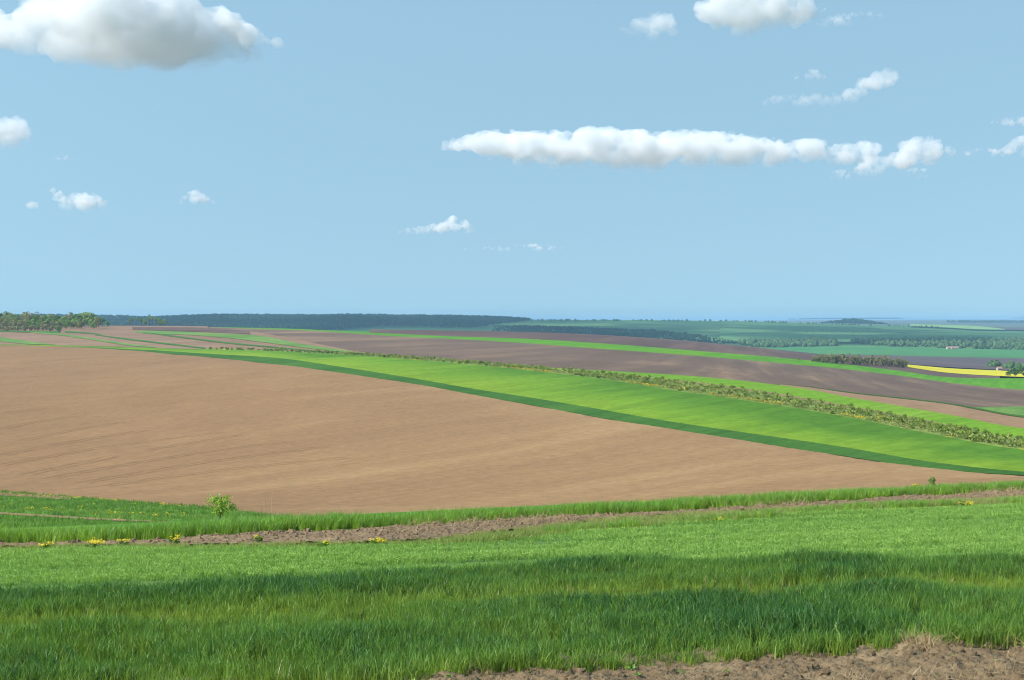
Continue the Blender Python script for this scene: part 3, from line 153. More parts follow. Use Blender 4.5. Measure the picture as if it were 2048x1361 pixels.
-0.299 -0.328 -0.357 -0.386 -0.415 -0.446 -0.48 -0.518 -0.56 -0.606 -0.656 -0.71 -0.768 -0.832 -0.9 -0.973 -1.052 -1.139 -1.233 -1.334 -1.442 -1.56 -1.689 -1.827 -1.976 -2.138 -2.314 -2.5 -2.698 -2.922 -3.19 -3.524 -3.93 -4.405 -4.938 -5.52 -6.14 -6.787 -7.452 -8.123 -8.792 -9.464 -10.159 -10.9 -11.712 -12.617 -13.595 -14.574 -15.472 -16.26 -16.968 -17.585 -18.022 -18.228 -18.267 -18.235 -18.177 -18.095 -17.97 -17.786 -17.524 -17.131 -16.492 -15.529 -14.296 -12.883 -11.346 -9.828 -8.507 -7.327 -6.088 -4.755 -3.543 -2.829 -3.129 -4.723 -7.477 -11.363 -16.469 -21.965 -26.279 -28.621 -29.557 -29.757 -28.996 -26.469 -21.92 -15.73 -8.62 -2.483 0.537 1.011 0.628 0.21 -0.054 -0.127 -0.065 0.079 0.291 0.569 0.911 1.396 2.364 4.333 7.349 10.808 13.834 15.75 16.572 17.1
-0.296 -0.326 -0.354 -0.383 -0.412 -0.443 -0.476 -0.514 -0.556 -0.602 -0.651 -0.705 -0.762 -0.825 -0.893 -0.966 -1.044 -1.13 -1.223 -1.324 -1.431 -1.548 -1.676 -1.813 -1.961 -2.122 -2.296 -2.48 -2.677 -2.898 -3.164 -3.495 -3.898 -4.37 -4.901 -5.481 -6.1 -6.748 -7.414 -8.088 -8.76 -9.436 -10.133 -10.874 -11.68 -12.571 -13.527 -14.485 -15.372 -16.158 -16.863 -17.469 -17.892 -18.087 -18.121 -18.086 -18.025 -17.937 -17.804 -17.611 -17.34 -16.94 -16.299 -15.345 -14.132 -12.751 -11.26 -9.789 -8.492 -7.308 -6.06 -4.726 -3.51 -2.771 -3.016 -4.551 -7.264 -11.117 -16.206 -21.765 -26.242 -28.762 -29.807 -30.024 -29.23 -26.669 -22.098 -15.89 -8.765 -2.6 0.465 0.974 0.608 0.198 -0.062 -0.139 -0.082 0.058 0.272 0.558 0.915 1.422 2.421 4.415 7.44 10.888 13.895 15.794 16.609 17.136
-0.294 -0.323 -0.352 -0.38 -0.409 -0.439 -0.473 -0.51 -0.551 -0.597 -0.646 -0.699 -0.757 -0.819 -0.886 -0.958 -1.036 -1.121 -1.214 -1.313 -1.42 -1.536 -1.663 -1.799 -1.945 -2.105 -2.278 -2.461 -2.656 -2.875 -3.138 -3.464 -3.864 -4.333 -4.862 -5.441 -6.061 -6.71 -7.378 -8.055 -8.733 -9.414 -10.114 -10.855 -11.656 -12.531 -13.464 -14.398 -15.272 -16.056 -16.757 -17.349 -17.753 -17.934 -17.96 -17.92 -17.853 -17.756 -17.611 -17.404 -17.12 -16.707 -16.063 -15.123 -13.941 -12.605 -11.178 -9.773 -8.506 -7.312 -6.05 -4.713 -3.494 -2.723 -2.895 -4.347 -6.998 -10.798 -15.857 -21.513 -26.257 -29.087 -30.323 -30.565 -29.7 -27.074 -22.46 -16.219 -9.069 -2.854 0.294 0.867 0.531 0.136 -0.12 -0.203 -0.158 -0.024 0.193 0.495 0.878 1.423 2.465 4.493 7.527 10.963 13.948 15.828 16.633 17.158
-0.292 -0.321 -0.349 -0.377 -0.405 -0.436 -0.469 -0.506 -0.547 -0.592 -0.641 -0.694 -0.751 -0.812 -0.879 -0.951 -1.028 -1.113 -1.204 -1.303 -1.409 -1.524 -1.65 -1.785 -1.93 -2.089 -2.261 -2.441 -2.635 -2.852 -3.111 -3.433 -3.829 -4.295 -4.822 -5.401 -6.021 -6.672 -7.344 -8.026 -8.71 -9.397 -10.101 -10.842 -11.639 -12.498 -13.405 -14.312 -15.172 -15.954 -16.649 -17.222 -17.601 -17.763 -17.779 -17.733 -17.658 -17.548 -17.384 -17.156 -16.851 -16.42 -15.772 -14.853 -13.715 -12.442 -11.098 -9.778 -8.549 -7.341 -6.057 -4.718 -3.497 -2.688 -2.771 -4.118 -6.687 -10.413 -15.429 -21.224 -26.356 -29.65 -31.171 -31.429 -30.438 -27.7 -23.019 -16.728 -9.543 -3.255 0.017 0.684 0.394 0.02 -0.231 -0.327 -0.301 -0.178 0.046 0.372 0.798 1.396 2.496 4.565 7.611 11.033 13.993 15.853 16.648 17.172
-0.289 -0.318 -0.346 -0.374 -0.402 -0.432 -0.465 -0.502 -0.543 -0.588 -0.636 -0.688 -0.745 -0.806 -0.872 -0.943 -1.02 -1.104 -1.195 -1.293 -1.398 -1.512 -1.637 -1.771 -1.915 -2.072 -2.243 -2.422 -2.614 -2.828 -3.084 -3.401 -3.793 -4.255 -4.781 -5.359 -5.981 -6.634 -7.31 -7.998 -8.689 -9.383 -10.091 -10.835 -11.628 -12.473 -13.353 -14.232 -15.075 -15.851 -16.537 -17.084 -17.432 -17.571 -17.575 -17.521 -17.435 -17.306 -17.117 -16.859 -16.524 -16.068 -15.414 -14.524 -13.446 -12.254 -11.013 -9.794 -8.613 -7.39 -6.082 -4.745 -3.524 -2.676 -2.662 -3.894 -6.372 -10.014 -14.983 -20.96 -26.595 -30.489 -32.355 -32.59 -31.392 -28.48 -23.702 -17.352 -10.133 -3.762 -0.339 0.445 0.211 -0.138 -0.389 -0.506 -0.507 -0.399 -0.167 0.195 0.676 1.345 2.515 4.632 7.691 11.098 14.033 15.871 16.657 17.178
-0.287 -0.316 -0.343 -0.371 -0.399 -0.429 -0.461 -0.498 -0.538 -0.583 -0.631 -0.683 -0.739 -0.8 -0.865 -0.936 -1.012 -1.095 -1.185 -1.282 -1.386 -1.5 -1.624 -1.757 -1.9 -2.055 -2.225 -2.403 -2.593 -2.804 -3.056 -3.369 -3.755 -4.215 -4.739 -5.317 -5.94 -6.596 -7.277 -7.971 -8.669 -9.37 -10.085 -10.833 -11.626 -12.46 -13.315 -14.164 -14.985 -15.749 -16.415 -16.93 -17.24 -17.352 -17.342 -17.278 -17.179 -17.027 -16.804 -16.506 -16.129 -15.641 -14.983 -14.131 -13.126 -12.031 -10.907 -9.804 -8.68 -7.449 -6.126 -4.799 -3.588 -2.706 -2.603 -3.732 -6.13 -9.7 -14.639 -20.84 -27.047 -31.608 -33.812 -33.938 -32.423 -29.257 -24.346 -17.944 -10.714 -4.28 -0.713 0.19 0.013 -0.315 -0.573 -0.721 -0.758 -0.669 -0.425 -0.021 0.528 1.278 2.525 4.693 7.766 11.158 14.067 15.884 16.661 17.181
-0.285 -0.313 -0.341 -0.368 -0.396 -0.425 -0.458 -0.494 -0.534 -0.578 -0.626 -0.677 -0.733 -0.793 -0.858 -0.928 -1.004 -1.086 -1.176 -1.272 -1.375 -1.488 -1.611 -1.743 -1.884 -2.039 -2.207 -2.383 -2.572 -2.781 -3.028 -3.336 -3.718 -4.173 -4.696 -5.274 -5.898 -6.557 -7.242 -7.941 -8.647 -9.357 -10.08 -10.837 -11.635 -12.463 -13.297 -14.114 -14.905 -15.644 -16.28 -16.752 -17.019 -17.102 -17.077 -17.003 -16.887 -16.708 -16.444 -16.091 -15.66 -15.136 -14.475 -13.669 -12.749 -11.763 -10.767 -9.785 -8.729 -7.509 -6.191 -4.892 -3.704 -2.804 -2.641 -3.704 -6.063 -9.6 -14.553 -21.013 -27.801 -32.987 -35.427 -35.308 -33.345 -29.818 -24.732 -18.304 -11.123 -4.688 -1.024 -0.028 -0.162 -0.479 -0.757 -0.948 -1.028 -0.958 -0.701 -0.25 0.37 1.205 2.53 4.748 7.834 11.212 14.097 15.895 16.664 17.182
-0.283 -0.311 -0.338 -0.365 -0.393 -0.422 -0.454 -0.49 -0.53 -0.573 -0.621 -0.672 -0.727 -0.787 -0.851 -0.921 -0.996 -1.077 -1.166 -1.262 -1.364 -1.476 -1.598 -1.729 -1.869 -2.022 -2.189 -2.364 -2.551 -2.757 -3.001 -3.303 -3.68 -4.132 -4.652 -5.229 -5.854 -6.516 -7.204 -7.909 -8.621 -9.341 -10.077 -10.848 -11.658 -12.487 -13.303 -14.086 -14.839 -15.539 -16.129 -16.548 -16.766 -16.821 -16.783 -16.698 -16.564 -16.353 -16.039 -15.621 -15.124 -14.558 -13.9 -13.145 -12.316 -11.446 -10.582 -9.719 -8.742 -7.564 -6.284 -5.036 -3.889 -2.997 -2.816 -3.871 -6.253 -9.825 -14.859 -21.607 -28.917 -34.581 -37.071 -36.54 -33.985 -29.972 -24.663 -18.26 -11.22 -4.88 -1.202 -0.162 -0.277 -0.605 -0.921 -1.166 -1.291 -1.241 -0.969 -0.472 0.218 1.132 2.53 4.794 7.891 11.256 14.119 15.9 16.661 17.177
-0.28 -0.308 -0.335 -0.362 -0.389 -0.419 -0.45 -0.486 -0.525 -0.569 -0.616 -0.666 -0.721 -0.78 -0.844 -0.913 -0.987 -1.069 -1.157 -1.251 -1.353 -1.464 -1.585 -1.714 -1.854 -2.006 -2.171 -2.345 -2.53 -2.734 -2.973 -3.271 -3.642 -4.09 -4.607 -5.184 -5.809 -6.472 -7.162 -7.87 -8.589 -9.32 -10.073 -10.864 -11.694 -12.532 -13.333 -14.079 -14.785 -15.431 -15.962 -16.321 -16.491 -16.518 -16.469 -16.374 -16.222 -15.977 -15.609 -15.114 -14.544 -13.936 -13.284 -12.583 -11.846 -11.092 -10.353 -9.604 -8.715 -7.61 -6.406 -5.237 -4.152 -3.297 -3.143 -4.254 -6.727 -10.409 -15.602 -22.653 -30.379 -36.306 -38.625 -37.523 -34.243 -29.62 -24.047 -17.736 -10.947 -4.814 -1.211 -0.18 -0.314 -0.686 -1.062 -1.37 -1.542 -1.51 -1.222 -0.681 0.071 1.055 2.516 4.816 7.919 11.268 14.106 15.869 16.622 17.136
-0.278 -0.306 -0.332 -0.359 -0.386 -0.415 -0.447 -0.482 -0.521 -0.564 -0.611 -0.661 -0.715 -0.774 -0.837 -0.906 -0.979 -1.06 -1.147 -1.241 -1.342 -1.452 -1.572 -1.7 -1.838 -1.989 -2.153 -2.325 -2.509 -2.71 -2.946 -3.238 -3.604 -4.047 -4.561 -5.136 -5.76 -6.423 -7.114 -7.824 -8.549 -9.292 -10.066 -10.884 -11.74 -12.592 -13.38 -14.089 -14.741 -15.325 -15.789 -16.085 -16.21 -16.216 -16.159 -16.055 -15.885 -15.608 -15.186 -14.615 -13.968 -13.321 -12.679 -12.03 -11.378 -10.731 -10.103 -9.453 -8.656 -7.652 -6.556 -5.488 -4.484 -3.689 -3.599 -4.81 -7.429 -11.287 -16.696 -24.045 -32.055 -38.02 -39.972 -38.19 -34.104 -28.789 -22.938 -16.791 -10.356 -4.521 -1.049 -0.062 -0.263 -0.738 -1.21 -1.588 -1.804 -1.786 -1.482 -0.904 -0.1 0.942 2.449 4.769 7.861 11.178 13.981 15.717 16.458 16.966
-0.276 -0.303 -0.33 -0.356 -0.383 -0.412 -0.443 -0.478 -0.517 -0.559 -0.606 -0.655 -0.709 -0.767 -0.83 -0.898 -0.971 -1.051 -1.138 -1.231 -1.331 -1.44 -1.558 -1.686 -1.823 -1.972 -2.135 -2.306 -2.488 -2.687 -2.919 -3.206 -3.566 -4.003 -4.513 -5.084 -5.706 -6.367 -7.058 -7.768 -8.497 -9.254 -10.052 -10.899 -11.785 -12.654 -13.431 -14.104 -14.703 -15.223 -15.622 -15.861 -15.951 -15.942 -15.881 -15.773 -15.588 -15.285 -14.817 -14.179 -13.467 -12.786 -12.153 -11.549 -10.969 -10.411 -9.872 -9.299 -8.587 -7.695 -6.724 -5.771 -4.858 -4.136 -4.123 -5.449 -8.234 -12.3 -17.95 -25.557 -33.72 -39.535 -40.995 -38.506 -33.611 -27.604 -21.513 -15.598 -9.587 -4.085 -0.738 0.208 -0.127 -0.804 -1.425 -1.88 -2.131 -2.12 -1.802 -1.195 -0.354 0.726 2.258 4.569 7.613 10.86 13.593 15.282 16 16.493
-0.273 -0.301 -0.327 -0.353 -0.38 -0.408 -0.439 -0.474 -0.512 -0.555 -0.601 -0.65 -0.703 -0.761 -0.823 -0.891 -0.963 -1.042 -1.128 -1.22 -1.319 -1.428 -1.545 -1.672 -1.808 -1.956 -2.117 -2.287 -2.467 -2.664 -2.893 -3.174 -3.527 -3.958 -4.461 -5.027 -5.644 -6.302 -6.991 -7.7 -8.432 -9.201 -10.023 -10.901 -11.816 -12.701 -13.471 -14.113 -14.665 -15.13 -15.473 -15.67 -15.738 -15.724 -15.664 -15.557 -15.365 -15.044 -14.546 -13.864 -13.108 -12.405 -11.778 -11.206 -10.677 -10.182 -9.702 -9.181 -8.535 -7.747 -6.899 -6.06 -5.24 -4.588 -4.641 -6.059 -8.997 -13.267 -19.139 -26.932 -35.125 -40.659 -41.588 -38.449 -32.833 -26.238 -20 -14.373 -8.804 -3.609 -0.303 0.648 0.093 -0.937 -1.788 -2.322 -2.59 -2.577 -2.248 -1.627 -0.771 0.323 1.849 4.105 7.041 10.152 12.755 14.354 15.031 15.494
-0.271 -0.298 -0.324 -0.35 -0.377 -0.405 -0.435 -0.47 -0.508 -0.55 -0.596 -0.644 -0.697 -0.755 -0.817 -0.883 -0.955 -1.033 -1.119 -1.21 -1.308 -1.416 -1.532 -1.658 -1.793 -1.939 -2.099 -2.267 -2.446 -2.641 -2.866 -3.142 -3.488 -3.911 -4.406 -4.964 -5.575 -6.227 -6.912 -7.62 -8.353 -9.131 -9.974 -10.881 -11.822 -12.721 -13.485 -14.106 -14.623 -15.046 -15.351 -15.525 -15.586 -15.576 -15.524 -15.423 -15.232 -14.906 -14.4 -13.706 -12.936 -12.224 -11.6 -11.045 -10.545 -10.084 -9.631 -9.13 -8.524 -7.816 -7.073 -6.336 -5.6 -5.005 -5.095 -6.563 -9.612 -14.055 -20.097 -27.984 -36.1 -41.276 -41.694 -38.021 -31.845 -24.849 -18.6 -13.294 -8.14 -3.174 0.228 1.263 0.389 -1.18 -2.363 -2.978 -3.238 -3.211 -2.877 -2.263 -1.422 -0.345 1.14 3.286 6.037 8.923 11.317 12.771 13.381 13.794
-0.269 -0.296 -0.321 -0.347 -0.373 -0.401 -0.432 -0.466 -0.504 -0.545 -0.59 -0.639 -0.691 -0.748 -0.81 -0.876 -0.947 -1.025 -1.109 -1.2 -1.297 -1.404 -1.519 -1.644 -1.777 -1.923 -2.081 -2.248 -2.426 -2.618 -2.84 -3.111 -3.449 -3.862 -4.348 -4.897 -5.499 -6.144 -6.823 -7.527 -8.26 -9.044 -9.904 -10.834 -11.796 -12.706 -13.468 -14.077 -14.574 -14.972 -15.257 -15.425 -15.493 -15.496 -15.458 -15.368 -15.186 -14.868 -14.375 -13.7 -12.948 -12.244 -11.623 -11.074 -10.584 -10.131 -9.676 -9.167 -8.572 -7.914 -7.249 -6.597 -5.932 -5.378 -5.47 -6.942 -10.06 -14.638 -20.792 -28.679 -36.625 -41.397 -41.356 -37.287 -30.744 -23.568 -17.443 -12.463 -7.665 -2.827 0.819 2.028 0.746 -1.546 -3.165 -3.864 -4.091 -4.038 -3.706 -3.123 -2.328 -1.301 0.11 2.102 4.599 7.175 9.278 10.532 11.049 11.391
-0.266 -0.293 -0.319 -0.344 -0.37 -0.398 -0.428 -0.462 -0.499 -0.541 -0.585 -0.633 -0.685 -0.742 -0.803 -0.868 -0.939 -1.016 -1.099 -1.189 -1.286 -1.392 -1.506 -1.63 -1.762 -1.906 -2.063 -2.229 -2.405 -2.595 -2.814 -3.079 -3.409 -3.813 -4.289 -4.827 -5.42 -6.057 -6.729 -7.428 -8.157 -8.942 -9.812 -10.762 -11.74 -12.657 -13.419 -14.024 -14.513 -14.9 -15.182 -15.359 -15.445 -15.465 -15.443 -15.369 -15.201 -14.899 -14.434 -13.804 -13.097 -12.419 -11.807 -11.26 -10.77 -10.31 -9.834 -9.298 -8.694 -8.061 -7.451 -6.866 -6.261 -5.73 -5.8 -7.25 -10.416 -15.109 -21.333 -29.142 -36.834 -41.17 -40.724 -36.389 -29.666 -22.504 -16.594 -11.908 -7.388 -2.586 1.415 2.867 1.134 -2.001 -4.136 -4.927 -5.104 -5.016 -4.696 -4.165 -3.444 -2.489 -1.164 0.658 2.868 5.088 6.849 7.869 8.274 8.532
-0.264 -0.29 -0.316 -0.341 -0.367 -0.394 -0.424 -0.458 -0.495 -0.536 -0.58 -0.628 -0.679 -0.735 -0.796 -0.86 -0.93 -1.007 -1.09 -1.179 -1.275 -1.379 -1.493 -1.615 -1.747 -1.89 -2.045 -2.21 -2.384 -2.573 -2.788 -3.047 -3.369 -3.764 -4.23 -4.76 -5.343 -5.972 -6.637 -7.329 -8.053 -8.834 -9.707 -10.667 -11.658 -12.579 -13.343 -13.949 -14.437 -14.824 -15.114 -15.31 -15.418 -15.456 -15.448 -15.39 -15.237 -14.956 -14.527 -13.954 -13.309 -12.674 -12.084 -11.548 -11.06 -10.591 -10.091 -9.525 -8.906 -8.288 -7.719 -7.19 -6.634 -6.117 -6.161 -7.594 -10.825 -15.649 -21.934 -29.605 -36.959 -40.824 -40.02 -35.529 -28.781 -21.761 -16.087 -11.624 -7.289 -2.457 1.944 3.674 1.511 -2.475 -5.158 -6.059 -6.184 -6.062 -5.76 -5.295 -4.661 -3.781 -2.527 -0.846 1.106 2.985 4.411 5.195 5.49 5.664
-0.262 -0.288 -0.313 -0.338 -0.364 -0.391 -0.421 -0.454 -0.491 -0.531 -0.575 -0.622 -0.673 -0.729 -0.789 -0.853 -0.922 -0.998 -1.08 -1.169 -1.264 -1.367 -1.48 -1.601 -1.731 -1.873 -2.027 -2.19 -2.363 -2.55 -2.762 -3.016 -3.33 -3.716 -4.175 -4.698 -5.275 -5.897 -6.554 -7.238 -7.954 -8.726 -9.595 -10.559 -11.556 -12.48 -13.246 -13.854 -14.343 -14.736 -15.041 -15.26 -15.39 -15.442 -15.446 -15.398 -15.259 -14.996 -14.602 -14.088 -13.512 -12.937 -12.389 -11.878 -11.406 -10.94 -10.43 -9.851 -9.233 -8.636 -8.107 -7.628 -7.113 -6.608 -6.642 -8.102 -11.456 -16.46 -22.824 -30.312 -37.23 -40.584 -39.46 -34.904 -28.246 -21.429 -15.942 -11.599 -7.351 -2.44 2.34 4.343 1.84 -2.889 -6.101 -7.134 -7.222 -7.074 -6.796 -6.398 -5.847 -5.026 -3.803 -2.193 -0.412 1.207 2.362 2.952 3.153 3.255
-0.259 -0.285 -0.31 -0.335 -0.36 -0.388 -0.417 -0.45 -0.486 -0.527 -0.57 -0.617 -0.667 -0.722 -0.782 -0.845 -0.914 -0.989 -1.071 -1.159 -1.253 -1.355 -1.467 -1.587 -1.716 -1.856 -2.009 -2.171 -2.343 -2.527 -2.736 -2.985 -3.292 -3.671 -4.124 -4.643 -5.217 -5.834 -6.483 -7.159 -7.864 -8.626 -9.483 -10.442 -11.44 -12.366 -13.133 -13.74 -14.229 -14.629 -14.953 -15.198 -15.347 -15.409 -15.417 -15.373 -15.243 -14.995 -14.629 -14.167 -13.663 -13.162 -12.675 -12.213 -11.776 -11.336 -10.844 -10.285 -9.699 -9.147 -8.668 -8.237 -7.758 -7.27 -7.331 -8.89 -12.447 -17.692 -24.16 -31.423 -37.798 -40.586 -39.177 -34.628 -28.148 -21.546 -16.163 -11.824 -7.563 -2.54 2.56 4.806 2.095 -3.193 -6.867 -8.056 -8.133 -7.972 -7.72 -7.38 -6.894 -6.1 -4.855 -3.227 -1.502 -0.02 0.967 1.426 1.562 1.615
-0.257 -0.283 -0.307 -0.332 -0.357 -0.384 -0.413 -0.446 -0.482 -0.522 -0.565 -0.611 -0.661 -0.716 -0.775 -0.838 -0.906 -0.98 -1.061 -1.148 -1.241 -1.343 -1.454 -1.573 -1.701 -1.84 -1.991 -2.152 -2.322 -2.504 -2.71 -2.953 -3.254 -3.627 -4.078 -4.596 -5.17 -5.783 -6.425 -7.091 -7.787 -8.535 -9.376 -10.321 -11.314 -12.24 -13.005 -13.607 -14.093 -14.5 -14.847 -15.119 -15.285 -15.352 -15.359 -15.314 -15.187 -14.95 -14.606 -14.188 -13.755 -13.338 -12.933 -12.54 -12.163 -11.775 -11.336 -10.838 -10.325 -9.849 -9.436 -9.057 -8.614 -8.158 -8.293 -10.028 -13.858 -19.375 -25.941 -32.928 -38.658 -40.836 -39.17 -34.691 -28.457 -22.072 -16.72 -12.292 -7.933 -2.77 2.583 5.032 2.249 -3.386 -7.429 -8.779 -8.869 -8.703 -8.472 -8.171 -7.72 -6.918 -5.6 -3.878 -2.098 -0.63 0.297 0.694 0.794 0.823
-0.255 -0.28 -0.305 -0.329 -0.354 -0.381 -0.41 -0.442 -0.478 -0.517 -0.56 -0.606 -0.656 -0.709 -0.768 -0.83 -0.898 -0.972 -1.052 -1.138 -1.23 -1.331 -1.441 -1.559 -1.685 -1.823 -1.973 -2.132 -2.301 -2.481 -2.684 -2.922 -3.217 -3.586 -4.035 -4.555 -5.13 -5.742 -6.377 -7.033 -7.718 -8.452 -9.274 -10.199 -11.181 -12.103 -12.863 -13.456 -13.935 -14.35 -14.722 -15.024 -15.209 -15.28 -15.283 -15.234 -15.108 -14.88 -14.555 -14.178 -13.816 -13.493 -13.185 -12.881 -12.584 -12.273 -11.92 -11.523 -11.122 -10.754 -10.426 -10.107 -9.71 -9.311 -9.57 -11.536 -15.651 -21.393 -27.988 -34.628 -39.643 -41.198 -39.315 -34.961 -29.032 -22.885 -17.541 -12.979 -8.474 -3.159 2.379 4.99 2.252 -3.525 -7.814 -9.302 -9.41 -9.235 -9.007 -8.713 -8.256 -7.405 -5.977 -4.11 -2.202 -0.656 0.295 0.681 0.769 0.793
-0.253 -0.278 -0.302 -0.326 -0.351 -0.377 -0.406 -0.438 -0.473 -0.512 -0.555 -0.6 -0.65 -0.703 -0.761 -0.823 -0.89 -0.963 -1.042 -1.128 -1.219 -1.319 -1.428 -1.545 -1.67 -1.806 -1.955 -2.113 -2.28 -2.458 -2.658 -2.892 -3.18 -3.545 -3.994 -4.517 -5.094 -5.705 -6.334 -6.98 -7.653 -8.374 -9.175 -10.078 -11.044 -11.956 -12.705 -13.285 -13.758 -14.182 -14.581 -14.917 -15.126 -15.208 -15.211 -15.16 -15.037 -14.821 -14.518 -14.183 -13.896 -13.675 -13.477 -13.277 -13.076 -12.862 -12.619 -12.352 -12.092 -11.854 -11.628 -11.387 -11.063 -10.763 -11.186 -13.387 -17.71 -23.53 -29.998 -36.195 -40.474 -41.449 -39.411 -35.24 -29.67 -23.811 -18.52 -13.853 -9.209 -3.768 1.879 4.604 2.007 -3.711 -8.086 -9.647 -9.748 -9.539 -9.275 -8.936 -8.413 -7.461 -5.893 -3.865 -1.801 -0.136 0.876 1.277 1.367 1.404
-0.25 -0.275 -0.299 -0.323 -0.348 -0.374 -0.402 -0.434 -0.469 -0.508 -0.55 -0.595 -0.644 -0.697 -0.754 -0.815 -0.882 -0.954 -1.033 -1.117 -1.208 -1.307 -1.415 -1.531 -1.655 -1.79 -1.937 -2.094 -2.259 -2.436 -2.632 -2.861 -3.144 -3.504 -3.953 -4.479 -5.058 -5.667 -6.289 -6.926 -7.589 -8.297 -9.079 -9.959 -10.904 -11.798 -12.53 -13.095 -13.563 -14 -14.429 -14.803 -15.048 -15.151 -15.165 -15.119 -15.007 -14.811 -14.54 -14.258 -14.056 -13.944 -13.864 -13.777 -13.683 -13.578 -13.458 -13.334 -13.227 -13.13 -13.023 -12.887 -12.68 -12.533 -13.15 -15.527 -19.892 -25.552 -31.665 -37.291 -40.855 -41.352 -39.253 -35.329 -30.178 -24.687 -19.551 -14.875 -10.164 -4.675 0.974 3.749 1.377 -4.064 -8.318 -9.838 -9.878 -9.585 -9.226 -8.766 -8.091 -6.97 -5.231 -3.044 -0.84 0.931 1.996 2.412 2.507 2.569
-0.248 -0.273 -0.296 -0.32 -0.344 -0.37 -0.398 -0.43 -0.465 -0.503 -0.545 -0.589 -0.638 -0.69 -0.747 -0.808 -0.873 -0.945 -1.023 -1.107 -1.197 -1.295 -1.402 -1.517 -1.64 -1.773 -1.919 -2.074 -2.238 -2.413 -2.606 -2.831 -3.108 -3.463 -3.91 -4.437 -5.018 -5.625 -6.24 -6.868 -7.52 -8.217 -8.983 -9.842 -10.763 -11.631 -12.34 -12.89 -13.358 -13.812 -14.272 -14.69 -14.982 -15.123 -15.16 -15.133 -15.044 -14.881 -14.659 -14.448 -14.342 -14.348 -14.391 -14.422 -14.439 -14.448 -14.454 -14.471 -14.514 -14.56 -14.584 -14.587 -14.554 -14.622 -15.444 -17.891 -22.075 -27.294 -32.795 -37.708 -40.6 -40.755 -38.708 -35.103 -30.43 -25.401 -20.558 -16.012 -11.359 -5.955 -0.447 2.294 0.233 -4.689 -8.571 -9.906 -9.809 -9.368 -8.836 -8.159 -7.23 -5.854 -3.907 -1.572 0.728 2.549 3.625 4.036 4.135 4.234
-0.246 -0.27 -0.294 -0.317 -0.341 -0.367 -0.395 -0.426 -0.46 -0.498 -0.54 -0.584 -0.632 -0.684 -0.74 -0.8 -0.865 -0.936 -1.014 -1.097 -1.186 -1.283 -1.389 -1.502 -1.624 -1.757 -1.901 -2.055 -2.217 -2.39 -2.58 -2.801 -3.072 -3.421 -3.864 -4.392 -4.973 -5.576 -6.184 -6.803 -7.446 -8.132 -8.886 -9.727 -10.621 -11.456 -12.138 -12.677 -13.152 -13.626 -14.119 -14.583 -14.932 -15.126 -15.205 -15.212 -15.161 -15.049 -14.895 -14.776 -14.783 -14.912 -15.077 -15.226 -15.357 -15.479 -15.605 -15.753 -15.932 -16.113 -16.28 -16.456 -16.651 -16.987 -18.006 -20.4 -24.18 -28.712 -33.379 -37.455 -39.722 -39.667 -37.777 -34.55 -30.405 -25.918 -21.497 -17.231 -12.788 -7.634 -2.438 0.176 -1.487 -5.644 -8.898 -9.898 -9.587 -8.931 -8.149 -7.163 -5.878 -4.165 -1.97 0.499 2.843 4.644 5.672 6.052 6.149 6.292
-0.243 -0.268 -0.291 -0.314 -0.338 -0.363 -0.391 -0.422 -0.456 -0.494 -0.535 -0.578 -0.626 -0.677 -0.733 -0.793 -0.857 -0.928 -1.004 -1.086 -1.174 -1.271 -1.376 -1.488 -1.609 -1.74 -1.883 -2.036 -2.197 -2.367 -2.554 -2.771 -3.036 -3.377 -3.816 -4.341 -4.919 -5.517 -6.119 -6.729 -7.364 -8.041 -8.785 -9.611 -10.478 -11.278 -11.934 -12.469 -12.958 -13.456 -13.98 -14.489 -14.902 -15.161 -15.295 -15.354 -15.359 -15.315 -15.25 -15.243 -15.375 -15.629 -15.913 -16.176 -16.418 -16.65 -16.887 -17.15 -17.446 -17.753 -18.069 -18.444 -18.902 -19.531 -20.718 -22.95 -26.172 -29.867 -33.578 -36.754 -38.445 -38.278 -36.605 -33.774 -30.166 -26.262 -22.356 -18.495 -14.405 -9.667 -4.943 -2.534 -3.726 -6.921 -9.343 -9.888 -9.306 -8.389 -7.3 -5.94 -4.228 -2.121 0.345 2.938 5.279 6.997 7.927 8.252 8.344 8.535
-0.241 -0.265 -0.288 -0.311 -0.335 -0.36 -0.387 -0.418 -0.452 -0.489 -0.53 -0.573 -0.62 -0.671 -0.726 -0.785 -0.849 -0.919 -0.995 -1.076 -1.163 -1.259 -1.363 -1.474 -1.594 -1.723 -1.865 -2.016 -2.176 -2.344 -2.529 -2.742 -3 -3.333 -3.763 -4.282 -4.856 -5.448 -6.042 -6.644 -7.272 -7.942 -8.677 -9.489 -10.33 -11.1 -11.741 -12.282 -12.792 -13.315 -13.865 -14.416 -14.89 -15.221 -15.424 -15.55 -15.627 -15.666 -15.707 -15.824 -16.087 -16.463 -16.859 -17.23 -17.578 -17.913 -18.252 -18.613 -19.009 -19.431 -19.899 -20.482 -21.209 -22.112 -23.419 -25.42 -28.031 -30.875 -33.639 -35.945 -37.124 -36.894 -35.43 -32.946 -29.824 -26.488 -23.131 -19.753 -16.127 -11.935 -7.796 -5.634 -6.316 -8.454 -9.942 -9.974 -9.101 -7.906 -6.49 -4.73 -2.574 -0.064 2.673 5.374 7.685 9.286 10.092 10.352 10.436 10.673
